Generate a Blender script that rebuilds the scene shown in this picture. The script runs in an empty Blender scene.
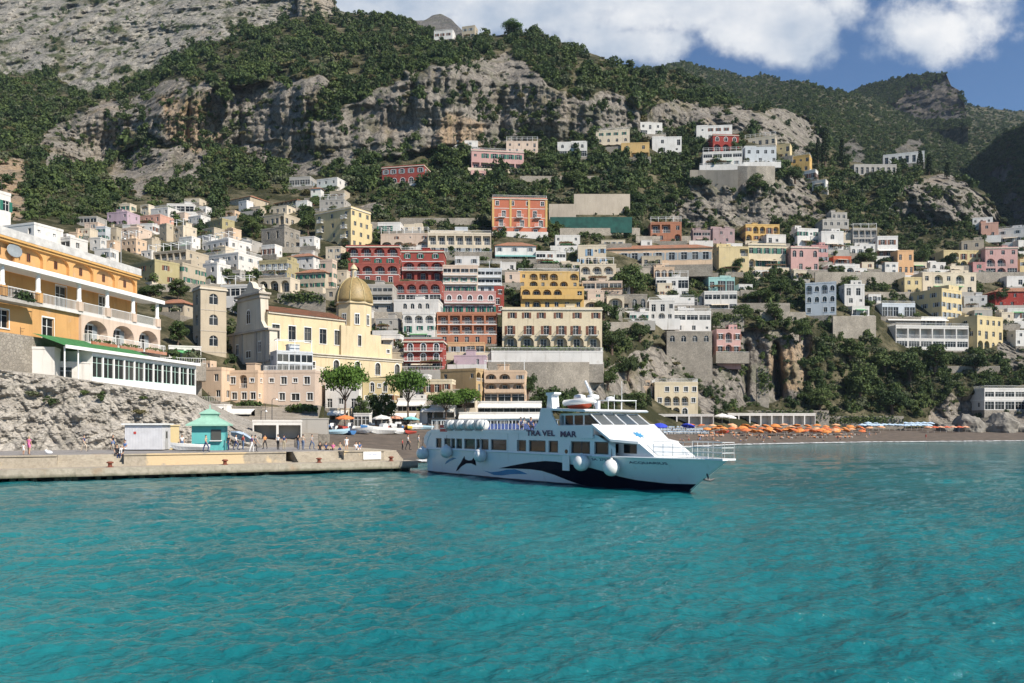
import bpy, bmesh, math, random
import numpy as np
from mathutils import Vector, Matrix
R = math.radians
random.seed(7); RNG = np.random.default_rng(7)
F, CX, HY, CH = 800.0, 512.0, 427.0, 4.5          # focal length in pixels, principal column, horizon row, eye height (m)
def P(px, py, Y): return Vector(((px-CX)/F*Y, Y, CH+(HY-py)/F*Y))
S = bpy.context.scene
COL = bpy.data.collections.new('place'); S.collection.children.link(COL)

# ------------------------------------------------------------------ helpers
def link(o, parent=None):
    COL.objects.link(o)
    if parent: o.parent = parent
    return o
def tag(o, label=None, cat=None, group=None, kind=None):
    if label: o['label'] = label
    if cat: o['category'] = cat
    if group: o['group'] = group
    if kind: o['kind'] = kind
    return o
def empty(name, loc=(0,0,0), rz=0.0, label=None, cat=None, group=None):
    o = bpy.data.objects.new(name, None); o.empty_display_size = .3
    o.location = loc; o.rotation_euler = (0, 0, rz)
    link(o); return tag(o, label, cat, group)
def obj(name, me, parent=None, mats=None, loc=None, rot=None, smooth=False):
    if isinstance(me, bmesh.types.BMesh):
        m = bpy.data.meshes.new(name); me.to_mesh(m); me.free(); me = m
        if smooth:
            for p in me.polygons: p.use_smooth = True
    if mats is not None and len(me.materials) == 0:
        for m in (mats if isinstance(mats, (list, tuple)) else [mats]): me.materials.append(m)
    o = bpy.data.objects.new(name, me)
    if loc is not None: o.location = loc
    if rot is not None: o.rotation_euler = rot
    return link(o, parent)
def copy_tree(o, parent=None):
    c = o.copy(); COL.objects.link(c); c.parent = parent
    for ch in list(o.children): copy_tree(ch, c)
    return c
def quad(bm, pts, mi=0):
    f = bm.faces.new([bm.verts.new(p) for p in pts]); f.material_index = mi; return f
def box(bm, x0, x1, y0, y1, z0, z1, mi=0, M=None):
    c = [Vector((x, y, z)) for z in (z0, z1) for (x, y) in ((x0,y0),(x1,y0),(x1,y1),(x0,y1))]
    if M: c = [M @ p for p in c]
    v = [bm.verts.new(p) for p in c]
    for i in ((3,2,1,0),(4,5,6,7),(0,1,5,4),(1,2,6,5),(2,3,7,6),(3,0,4,7)):
        f = bm.faces.new([v[k] for k in i]); f.material_index = mi
def tube(bm, pts, rad, n=8, mi=0, cap=True):
    pts = [Vector(p) for p in pts]; rings = []
    for i, p in enumerate(pts):
        d = (pts[min(i+1, len(pts)-1)]-pts[max(i-1, 0)]).normalized()
        a = d.cross(Vector((0,0,1)) if abs(d.z) < .95 else Vector((1,0,0))).normalized(); b = d.cross(a)
        r = rad[i] if isinstance(rad, (list, tuple)) else rad
        rings.append([bm.verts.new(p+(a*math.cos(t)+b*math.sin(t))*r) for t in [2*math.pi*k/n for k in range(n)]])
    for r0, r1 in zip(rings, rings[1:]):
        for k in range(n):
            f = bm.faces.new((r0[k], r0[(k+1)%n], r1[(k+1)%n], r1[k])); f.material_index = mi
    if cap:
        for r in (rings[0], rings[-1]):
            f = bm.faces.new(r); f.material_index = mi
def lathe(bm, prof, n=24, mi=0, c=(0,0,0), M=None):
    rings = []
    for r, z in prof:
        ring = [Vector((c[0]+r*math.cos(2*math.pi*k/n), c[1]+r*math.sin(2*math.pi*k/n), c[2]+z)) for k in range(n)]
        rings.append([bm.verts.new(M @ p if M else p) for p in ring])
    for r0, r1 in zip(rings, rings[1:]):
        for k in range(n):
            f = bm.faces.new((r0[k], r0[(k+1)%n], r1[(k+1)%n], r1[k])); f.material_index = mi
    if prof[0][0] > 1e-4: bm.faces.new(rings[0][::-1]).material_index = mi
    if prof[-1][0] > 1e-4: bm.faces.new(rings[-1]).material_index = mi
def prism(bm, poly, y0, y1, mi=0, M=None):
    """polygon in (x,z) extruded from y0 to y1"""
    a = [Vector((x, y0, z)) for x, z in poly]; b = [Vector((x, y1, z)) for x, z in poly]
    if M: a = [M @ p for p in a]; b = [M @ p for p in b]
    a = [bm.verts.new(p) for p in a]; b = [bm.verts.new(p) for p in b]; n = len(a)
    fs = [bm.faces.new(a), bm.faces.new(b[::-1])]+[bm.faces.new((a[i], b[i], b[(i+1)%n], a[(i+1)%n])) for i in range(n)]
    for f in fs: f.material_index = mi
BM = bmesh.new

# ------------------------------------------------------------------ numpy noise
def _h(i, j, k, s):
    n = (i*374761393+j*668265263+k*2147483647+s*1274126177) & 0xffffffff
    n = ((n ^ (n >> 13))*1274126177) & 0xffffffff
    n = ((n ^ (n >> 16))*2246822519) & 0xffffffff
    return ((n ^ (n >> 15)) & 0xffff)/65535.0
def vnoise(x, y, z, s=0):
    xi, yi, zi = [np.floor(a).astype(np.int64) for a in (x, y, z)]
    fx, fy, fz = x-xi, y-yi, z-zi
    fx, fy, fz = [f*f*(3-2*f) for f in (fx, fy, fz)]
    def L(a, b, t): return a+(b-a)*t
    g = lambda a, b, c: _h(xi+a, yi+b, zi+c, s)
    return L(L(L(g(0,0,0), g(1,0,0), fx), L(g(0,1,0), g(1,1,0), fx), fy),
             L(L(g(0,0,1), g(1,0,1), fx), L(g(0,1,1), g(1,1,1), fx), fy), fz)
def fbm(x, y, z, o=5, s=0, ridged=False):
    t = 0; a = .5
    for i in range(o):
        n = vnoise(x*2**i+i*17.3, y*2**i-i*9.1, z*2**i+i*5.7, s+i)
        t = t+a*((1-abs(2*n-1)) if ridged else n); a *= .5
    return t/(1-.5**o)
def inpoly(x, y, poly):
    r = np.zeros(x.shape, bool); n = len(poly)
    for i in range(n):
        x0, y0 = poly[i]; x1, y1 = poly[(i+1) % n]
        if y0 == y1: continue
        c = ((y0 > y) != (y1 > y)) & (x < (x1-x0)*(y-y0)/(y1-y0)+x0)
        r ^= c
    return r

# ------------------------------------------------------------------ materials
MATS = {}
def nmat(name):
    m = bpy.data.materials.new(name); m.use_nodes = True
    return m, m.node_tree.nodes, m.node_tree.links, m.node_tree.nodes['Principled BSDF']
def rgba(c): return (c[0], c[1], c[2], 1)
def mixc(N, L, fac, a, b, mode='MIX'):
    n = N.new('ShaderNodeMix'); n.data_type = 'RGBA'; n.blend_type = mode
    for sock, v in ((n.inputs[0], fac), (n.inputs[6], a), (n.inputs[7], b)):
        if isinstance(v, bpy.types.NodeSocket): L.new(v, sock)
        else: sock.default_value = v if isinstance(v, (int, float)) else rgba(v)
    return n.outputs[2]
def ramp(N, L, src, lo, hi, a=0.0, b=1.0):
    n = N.new('ShaderNodeMapRange'); L.new(src, n.inputs[0])
    for i, v in enumerate((lo, hi, a, b)): n.inputs[i+1].default_value = v
    return n.outputs[0]
def noise(N, L, scale, detail=4, vec=None, rough=.55, xyz=None, kind='noise'):
    if vec is None: vec = N.new('ShaderNodeNewGeometry').outputs['Position']
    if xyz:
        mp = N.new('ShaderNodeMapping'); L.new(vec, mp.inputs[0]); mp.inputs['Scale'].default_value = xyz; vec = mp.outputs[0]
    n = N.new('ShaderNodeTexNoise'); L.new(vec, n.inputs['Vector'])
    n.inputs['Scale'].default_value = scale; n.inputs['Detail'].default_value = detail; n.inputs['Roughness'].default_value = rough
    return n.outputs[0]
def bump(N, L, h, b, strength=.3, dist=.1):
    n = N.new('ShaderNodeBump'); n.inputs['Strength'].default_value = strength; n.inputs['Distance'].default_value = dist
    L.new(h, n.inputs['Height']); L.new(n.outputs[0], b.inputs['Normal'])
def math_(N, L, op, a, b=None, clamp=False):
    n = N.new('ShaderNodeMath'); n.operation = op; n.use_clamp = clamp
    for s, v in zip(n.inputs, (a, b)):
        if v is None: continue
        if isinstance(v, bpy.types.NodeSocket): L.new(v, s)
        else: s.default_value = v
    return n.outputs[0]
def paint(name, c, rough=.5, metal=0.0, var=.12, scale=1.5):
    k = ('p', name)
    if k in MATS: return MATS[k]
    m, N, L, b = nmat(name)
    f = noise(N, L, scale, 3)
    L.new(mixc(N, L, ramp(N, L, f, .3, .7), [v*(1-var) for v in c], [min(1, v*(1+var)) for v in c]), b.inputs['Base Color'])
    b.inputs['Roughness'].default_value = rough; b.inputs['Metallic'].default_value = metal
    MATS[k] = m; return m
def plaster(name, c):
    k = ('w', name)
    if k in MATS: return MATS[k]
    m, N, L, b = nmat('plaster_'+name)
    big = ramp(N, L, noise(N, L, .22, 4), .35, .7)
    col = mixc(N, L, big, c, [v*.84 for v in c])
    st = ramp(N, L, noise(N, L, 1.0, 4, xyz=(1.6, 1.6, .16)), .54, .78)          # vertical rain streaks
    col = mixc(N, L, math_(N, L, 'MULTIPLY', st, .62), col, (c[0]*.5, c[1]*.48, c[2]*.44))
    pt = ramp(N, L, noise(N, L, .6, 5), .6, .72)                                  # peeled patches
    col = mixc(N, L, math_(N, L, 'MULTIPLY', pt, .38), col, (.45, .4, .34))
    oi = N.new('ShaderNodeObjectInfo')
    col = mixc(N, L, ramp(N, L, oi.outputs['Random'], 0, 1, 0, .2), col, (.42, .37, .3))
    L.new(col, b.inputs['Base Color']); b.inputs['Roughness'].default_value = .9
    b.inputs['Specular IOR Level'].default_value = .15
    bump(N, L, noise(N, L, 6, 3), b, .25, .05)
    MATS[k] = m; return m
def stone_mat(name, c1, c2, sc=1.4):
    k = ('s', name)
    if k in MATS: return MATS[k]
    m, N, L, b = nmat(name)
    g = N.new('ShaderNodeNewGeometry').outputs['Position']
    v = N.new('ShaderNodeTexVoronoi'); v.inputs['Scale'].default_value = sc; L.new(g, v.inputs[0])
    cell = N.new('ShaderNodeSeparateColor'); L.new(v.outputs['Color'], cell.inputs[0])
    col = mixc(N, L, cell.outputs[0], c1, c2)
    edge = N.new('ShaderNodeTexVoronoi'); edge.feature = 'DISTANCE_TO_EDGE'; edge.inputs['Scale'].default_value = sc; L.new(g, edge.inputs[0])
    col = mixc(N, L, ramp(N, L, edge.outputs[0], 0, .07, .55, 0), col, [x*.4 for x in c1])
    col = mixc(N, L, ramp(N, L, noise(N, L, .25, 5), .4, .7, 0, .6), col, [x*.62 for x in c1])
    L.new(col, b.inputs['Base Color']); b.inputs['Roughness'].default_value = .95
    b.inputs['Specular IOR Level'].default_value = .1
    bump(N, L, ramp(N, L, edge.outputs[0], 0, .15), b, .5, .08)
    MATS[k] = m; return m
def tile_mat():
    if 'tile' in MATS: return MATS['tile']
    m, N, L, b = nmat('terracotta_tiles')
    w = N.new('ShaderNodeTexWave'); w.inputs['Scale'].default_value = 1.1; w.inputs['Distortion'].default_value = .6
    L.new(N.new('ShaderNodeTexCoord').outputs['Object'], w.inputs[0])
    col = mixc(N, L, ramp(N, L, noise(N, L, 1.2, 5), .3, .7), (.4, .145, .075), (.32, .18, .11))
    col = mixc(N, L, ramp(N, L, noise(N, L, .35, 4), .45, .75, 0, .6), col, (.2, .15, .11))
    L.new(col, b.inputs['Base Color']); b.inputs['Roughness'].default_value = .9
    bump(N, L, w.outputs[1], b, .8, .12)
    MATS['tile'] = m; return m
def glass_mat(name='window_glass', c=(.015, .017, .018)):
    k = ('g', name)
    if k in MATS: return MATS[k]
    m, N, L, b = nmat(name)
    oi = N.new('ShaderNodeObjectInfo')
    L.new(mixc(N, L, ramp(N, L, oi.outputs['Random'], .3, 1, 0, .6), c, (.12, .12, .11)), b.inputs['Base Color'])
    b.inputs['Roughness'].default_value = .18; b.inputs['Specular IOR Level'].default_value = .3
    MATS[k] = m; return m
def leaf_mat(name, dark, light, warm):
    k = ('l', name)
    if k in MATS: return MATS[k]
    m, N, L, b = nmat(name)
    oi = N.new('ShaderNodeObjectInfo')
    col = mixc(N, L, oi.outputs['Random'], dark, light)
    col = mixc(N, L, ramp(N, L, noise(N, L, .035, 3), .45, .75, 0, .7), col, warm)
    g = N.new('ShaderNodeNewGeometry')
    col = mixc(N, L, ramp(N, L, g.outputs['Random Per Island'], 0, 1, 0, .55), col, [v*1.55 for v in light])
    L.new(col, b.inputs['Base Color']); b.inputs['Roughness'].default_value = .75
    b.inputs['Specular IOR Level'].default_value = .2
    tr = N.new('ShaderNodeBsdfTranslucent'); L.new(col, tr.inputs[0])
    mx = N.new('ShaderNodeMixShader'); mx.inputs[0].default_value = .22
    L.new(b.outputs[0], mx.inputs[1]); L.new(tr.outputs[0], mx.inputs[2])
    L.new(mx.outputs[0], N['Material Output'].inputs[0])
    MATS[k] = m; return m
WHITE_PAINT = paint('white_paint', (.78, .78, .76), .4, 0, .05)
DARK_METAL = paint('dark_metal', (.05, .05, .055), .5, .3)
WOOD = paint('brown_wood', (.2, .11, .06), .7)
BARK = paint('bark', (.13, .09, .065), .95, 0, .35, 3)
CONCRETE = paint('concrete', (.36, .34, .31), .9, 0, .22, .6)
LEAF = leaf_mat('leaves', (.042, .068, .024), (.084, .118, .038), (.11, .125, .043))
LEAF_OLIVE = leaf_mat('olive_leaves', (.066, .082, .045), (.11, .126, .07), (.12, .12, .06))
LEAF_EVER = leaf_mat('evergreen_leaves', (.024, .045, .019), (.052, .08, .028), (.06, .074, .027))
LEAF_DRY = leaf_mat('dry_leaves', (.07, .07, .028), (.12, .11, .05), (.13, .1, .05))
LEAF_PINE = leaf_mat('pine_needles', (.05, .1, .02), (.085, .15, .028), (.1, .16, .03))
LEAF_DARK = leaf_mat('cypress_leaves', (.016, .03, .013), (.028, .045, .018), (.03, .042, .016))

# ------------------------------------------------------------------ camera, sun, sky
cam = bpy.data.cameras.new('camera'); co = bpy.data.objects.new('camera', cam); S.collection.objects.link(co)
co.location = (0, 0, CH); co.rotation_euler = (R(90), 0, 0)
cam.sensor_fit = 'HORIZONTAL'; cam.sensor_width = 36; cam.lens = F/1024*36; cam.shift_y = (HY-341.5)/1024
cam.clip_start = .5; cam.clip_end = 20000; S.camera = co
SUN = Vector((.80, -.62, .86)).normalized()        # direction towards the sun: right of and behind the viewer
sd = bpy.data.lights.new('sun', 'SUN'); sd.energy = 5.0; sd.angle = R(.5); sd.color = (1, .92, .8)
so = bpy.data.objects.new('sun', sd); S.collection.objects.link(so); so.rotation_euler = SUN.to_track_quat('Z', 'Y').to_euler()
W = bpy.data.worlds.new('World'); S.world = W; W.use_nodes = True
N, L = W.node_tree.nodes, W.node_tree.links
sky = N.new('ShaderNodeTexSky'); sky.sky_type = 'NISHITA'; sky.sun_disc = False
sky.sun_elevation = math.asin(SUN.z); sky.sun_rotation = math.atan2(SUN.x, SUN.y); sky.altitude = 20; sky.air_density = 1.0; sky.dust_density = .15; sky.ozone_density = 4.0
bg = N['Background']; bg.inputs[1].default_value = .066; L.new(mixc(N, L, 1.0, sky.outputs[0], (.92, 1.1, 1.26), 'MULTIPLY'), bg.inputs[0])
tc = N.new('ShaderNodeTexCoord').outputs['Generated']
sp = N.new('ShaderNodeSeparateXYZ'); L.new(tc, sp.inputs[0])
yy = math_(N, L, 'MAXIMUM', sp.outputs[1], .02)
u = math_(N, L, 'DIVIDE', sp.outputs[0], yy); v = math_(N, L, 'DIVIDE', sp.outputs[2], yy)
mask = None
#      centre u, v, radius u, v, weight      (all are directions in the sky)
for u0, v0, ru, rv, wt in ((.02,.58,.30,.13,1.25),(.20,.555,.18,.07,1.1),(.32,.50,.10,.055,1.1),(.15,.48,.12,.035,.75),(-.14,.53,.16,.1,1.1),(.42,.53,.04,.05,.6),(.53,.50,.10,.055,.95),(.57,.55,.06,.05,.8),(-1.2,.6,.7,.3,1.0),(1.5,.5,.5,.12,.9),(-.5,1.1,.8,.25,.9),(.7,.95,.5,.18,.9)):
    a = math_(N, L, 'DIVIDE', math_(N, L, 'SUBTRACT', u, u0), ru); c = math_(N, L, 'DIVIDE', math_(N, L, 'SUBTRACT', v, v0), rv)
    d = math_(N, L, 'SQRT', math_(N, L, 'ADD', math_(N, L, 'MULTIPLY', a, a), math_(N, L, 'MULTIPLY', c, c)))
    lobe = math_(N, L, 'MULTIPLY', math_(N, L, 'SUBTRACT', 1.25, d), wt)
    mask = lobe if mask is None else math_(N, L, 'MAXIMUM', mask, lobe)
cv = N.new('ShaderNodeCombineXYZ'); L.new(u, cv.inputs[0]); L.new(v, cv.inputs[1])
n1 = noise(N, L, 9, 10, vec=cv.outputs[0], rough=.6)
n2 = noise(N, L, 6, 8, vec=cv.outputs[0], xyz=(1, 1.4, 1), rough=.55)
dens = math_(N, L, 'ADD', math_(N, L, 'MAXIMUM', mask, -.6), math_(N, L, 'MULTIPLY', math_(N, L, 'SUBTRACT', n1, .5), 2.3))
alpha = N.new('ShaderNodeMapRange'); alpha.interpolation_type = 'SMOOTHSTEP'; L.new(dens, alpha.inputs[0]); alpha.inputs[1].default_value = .2; alpha.inputs[2].default_value = .78; alpha.inputs[4].default_value = .96
shade = ramp(N, L, n2, .36, .64)
ccol = mixc(N, L, shade, (.46, .55, .68), (1, 1, 1.0))
cb = N.new('ShaderNodeBackground'); L.new(ccol, cb.inputs[0]); cb.inputs[1].default_value = .72
ms = N.new('ShaderNodeMixShader'); L.new(alpha.outputs[0], ms.inputs[0]); L.new(bg.outputs[0], ms.inputs[1]); L.new(cb.outputs[0], ms.inputs[2])
L.new(ms.outputs[0], N['World Output'].inputs[0])
S.view_settings.view_transform = 'Standard'; S.view_settings.look = 'None'; S.view_settings.gamma = 1; S.view_settings.exposure = .46
S.render.engine = 'CYCLES'
S.cycles.use_denoising = True; S.cycles.max_bounces = 6; S.cycles.diffuse_bounces = 2; S.cycles.glossy_bounces = 2; S.cycles.transparent_max_bounces = 6; S.cycles.volume_bounces = 0
S.cycles.use_adaptive_sampling = True; S.cycles.adaptive_threshold = .02
# ------------------------------------------------------------------ relief: depth control points -> land
def rbf(ctrl):
    c = np.array(ctrl, float); x, y, d = c[:, 0]/100, c[:, 1]/60, np.log(c[:, 2])
    K = np.sqrt((x[:, None]-x)**2+(y[:, None]-y)**2+.02)
    n = len(x); A = np.zeros((n+3, n+3)); A[:n, :n] = K; A[:n, n] = A[n, :n] = 1; A[:n, n+1] = A[n+1, :n] = x; A[:n, n+2] = A[n+2, :n] = y
    A[:n, :n] += np.eye(n)*1e-3*-1
    w = np.linalg.solve(A, np.concatenate([d, [0, 0, 0]]))
    def f(px, py):
        X, Yq = np.asarray(px, float)/100, np.asarray(py, float)/60
        r = w[n]+w[n+1]*X+w[n+2]*Yq
        for i in range(n): r = r+w[i]*np.sqrt((X-x[i])**2+(Yq-y[i])**2+.02)
        return np.exp(r)
    return f
FOOT = [(-260,402,105),(-150,405,105),(0,400,105),(100,400,115),(195,403,158),(240,405,168),(300,406,172),(360,409,180),(420,414,186),(500,416,194),(600,422,206),(680,424,235),(740,425,257),(880,428,285),(960,431,290),(1024,434,285),(1150,434,280),(1300,434,270)]
CTRL = FOOT+[(300,395,176),(300,350,200),(300,300,245),(300,250,300),(300,215,350),(300,190,400),(300,155,452),(300,75,470),(300,20,640),
 (450,395,196),(450,350,225),(450,300,265),(450,250,315),(450,200,380),(450,165,440),(450,150,452),(450,85,464),(450,62,478),(450,37,600),
 (570,395,205),(570,350,230),(570,300,275),(570,250,330),(570,200,400),(570,155,460),(570,130,464),(570,85,474),(570,70,484),(570,47,590),
 (195,390,164),(195,300,215),(195,250,280),(195,215,340),(195,190,390),(195,155,455),(195,88,470),(195,45,620),
 (100,300,190),(100,250,240),(100,215,320),(100,190,380),(100,160,480),(100,108,498),(100,88,640),(0,300,150),(0,260,175),(0,215,260),(0,150,430),(0,90,600),(-150,300,150),(-150,200,260),(-150,90,560),(-260,90,540),
 (680,395,262),(680,345,285),(680,300,320),(680,250,370),(680,220,420),(680,185,455),(680,130,520),(680,85,590),(640,395,242),(640,345,265),(640,300,300),(640,250,350),(640,180,440),(640,130,480),(640,100,490),(640,75,560),
 (760,410,280),(760,330,300),(760,300,330),(760,250,385),(760,222,428),(760,182,446),(760,150,480),(760,112,560),
 (830,410,290),(830,340,310),(830,300,335),(830,250,390),(830,215,440),(830,170,520),(830,140,600),
 (900,415,300),(900,360,325),(900,300,360),(900,255,410),(900,228,450),(900,185,475),(900,168,560),
 (960,425,302),(960,390,312),(960,350,335),(960,300,370),(960,240,430),(960,190,480),(960,176,530),
 (1024,425,297),(1024,390,310),(1024,340,345),(1024,300,375),(1024,255,430),(1024,238,460),(1150,390,300),(1150,300,370),(1150,250,440),(1300,250,440)]
RIDGE = [(-260,70),(-100,76),(0,75),(50,72),(80,94),(120,85),(158,67),(193,49),(246,33),(292,18),(337,16),(383,15),(404,18),(440,35),(478,36),(512,35),(537,33),(569,46),(597,56),(622,67),(646,70),(678,72),(697,84),(720,92),(744,108),(784,108),(817,122),(830,145),(850,162),(900,166),(940,172),(960,178),(985,192),(1003,220),(1030,238),(1100,248),(1300,255)]
D = rbf(CTRL)
def depth(px, py): return float(D(px, py))
ROCK = [[(158,86),(207,82),(226,114),(222,155),(176,142),(130,135),(126,105),(143,93)],[(105,176),(118,150),(155,145),(215,152),(205,175),(150,192),(108,192)],
 [(33,150),(70,110),(122,98),(130,130),(100,168),(48,168)],[(225,82),(323,72),(318,105),(292,140),(267,176),(246,158),(224,147)],[(278,162),(300,130),(350,108),(350,165),(300,178)],
 [(330,116),(376,93),(411,75),(453,65),(481,54),(527,58),(548,79),(572,93),(618,93),(636,114),(660,103),(700,98),(700,130),(660,133),(597,133),(555,143),(506,143),(435,146),(400,160),(365,152),(330,166)],
 [(692,106),(745,108),(790,110),(815,120),(824,148),(800,152),(780,142),(740,132),(698,128)],[(685,186),(740,184),(804,174),(826,219),(760,226),(672,226)],
 [(906,177),(949,177),(973,188),(1003,221),(960,226),(913,226),(890,208)],[(585,372),(650,350),(690,343),(735,348),(747,404),(700,413),(655,385),(600,408)],
 [(735,333),(776,333),(776,402),(738,408)],[(768,328),(812,333),(809,385),(795,402),(772,395)],[(930,408),(965,396),(1030,390),(1040,440),(940,438),(925,424)],[(-60,150),(20,156),(27,205),(22,222),(-60,222)],[(1000,328),(1040,330),(1040,372),(1005,368)],
 [(912,138),(923,140),(925,156),(910,156)],[(488,372),(605,372),(605,398),(488,398)],[(340,205),(380,205),(380,215),(345,220)]]
TAN = [[(-60,150),(20,156),(27,205),(22,222),(-60,222)],[(160,95),(205,95),(223,118),(221,157),(178,142),(165,125)],[(433,118),(480,120),(482,146),(430,150)],[(770,345),(812,348),(808,390),(775,380)]]
def grids(px0, px1, nx, foot, ridge, ny, D_, jit=1.5, seed=0):
    px = np.linspace(px0, px1, nx); f = np.interp(px, [a[0] for a in foot], [a[1] for a in foot]); r = np.interp(px, [a[0] for a in ridge], [a[1] for a in ridge])
    r = r+(fbm(px/11, px*0, px*0, 4, seed)-.5)*2*jit*2
    t = np.linspace(0, 1, ny)[:, None]; PX = np.repeat(px[None], ny, 0); PY = f[None]*(1-t)+r[None]*t
    Y = D_(PX, PY); Y = np.maximum.accumulate(Y, 0)+t*.5
    return PX, PY, Y
def masks(PX, PY, rocks, tans, seed):
    wx = PX+(fbm(PX/14, PY/14, PX*0, 4, seed)-.5)*26; wy = PY+(fbm(PX/14, PY/14, PX*0+9, 4, seed)-.5)*22
    rk = np.zeros(PX.shape); tn = np.zeros(PX.shape)
    for p in rocks: rk = np.maximum(rk, inpoly(wx, wy, p))
    for p in tans: tn = np.maximum(tn, inpoly(wx, wy, p))
    for a in (rk, tn):                       # soften a little
        for _ in range(2): a[1:-1, 1:-1] = (a[1:-1, 1:-1]*2+a[:-2, 1:-1]+a[2:, 1:-1]+a[1:-1, :-2]+a[1:-1, 2:])/6
    return rk, tn
def land_mesh(name, PX, PY, Y, rk, tn, mat, back=(), extra=0, smooth=True, kind='structure'):
    X = (PX-CX)/F*Y; Z = CH+(HY-PY)/F*Y
    if back:                                  # rows behind the crest: the hill's far side
        for dy, dz in back:
            X = np.vstack([X, X[-1:]*((Y[-1:]+dy)/Y[-1:])]); Z = np.vstack([Z, Z[-1:]+dz]); Y = np.vstack([Y, Y[-1:]+dy])
            rk = np.vstack([rk, rk[-1:]]); tn = np.vstack([tn, tn[-1:]])
    if extra:                                 # a row carried down below the foot
        X = np.vstack([X[:1]*.97, X]); Z = np.vstack([Z[:1]-extra, Z]); Y = np.vstack([Y[:1]*.97, Y]); rk = np.vstack([rk[:1], rk]); tn = np.vstack([tn[:1], tn])
    ny, nx = X.shape
    me = bpy.data.meshes.new(name)
    V = np.stack([X, Y, Z], -1).reshape(-1, 3).astype(np.float32)
    i = np.arange(ny*nx).reshape(ny, nx)
    Q = np.stack([i[:-1, :-1], i[:-1, 1:], i[1:, 1:], i[1:, :-1]], -1).reshape(-1, 4).astype(np.int32)
    me.vertices.add(len(V)); me.vertices.foreach_set('co', V.ravel())
    me.loops.add(Q.size); me.loops.foreach_set('vertex_index', Q.ravel())
    me.polygons.add(len(Q)); me.polygons.foreach_set('loop_start', np.arange(0, Q.size, 4, dtype=np.int32))
    me.polygons.foreach_set('use_smooth', np.full(len(Q), smooth))
    me.update(calc_edges=True)
    for an, arr in (('rock', rk), ('tan', tn)):
        at = me.attributes.new(an, 'FLOAT', 'POINT'); at.data.foreach_set('value', arr.ravel().astype(np.float32))
    o = obj(name, me, None, mat); o['kind'] = kind
    return o
def rough(PX, PY, Y, rk, amp, sx=16, seed=0, base=.8):
    """push the surface in and out: fissured cliffs, gently uneven slopes"""
    X = (PX-CX)/F*Y; Z = CH+(HY-PY)/F*Y
    wq = 5*(fbm(X/11, Y/40, Z/11, 4, seed+7)-.5)*sx/13; X = X+wq; Z = Z+wq*.8
    big = fbm(X/(sx*2.6), Y/(sx*4), Z/(sx*3.5), 4, seed)-.5
    fis = fbm(X/sx, Y/(sx*3), Z/(sx*9), 5, seed+20, True)-.55
    led = fbm(X/(sx*4), Y/90, Z/(sx*.42), 3, seed+33)-.5
    cr = fbm(X/(sx*.28), Y/(sx*.5), Z/(sx*2.6), 5, seed+50, True)-.55
    d = rk*amp*(big*1.3+fis*.95+led*.5+cr*.33+.22*(fbm(X/(sx*.12), Y/(sx*.2), Z/(sx*.1), 3, seed+90)-.5))+(1-rk)*base*(fbm(X/7, Y/7, Z/7, 4, seed+70)-.5)*2
    return Y+d
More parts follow.
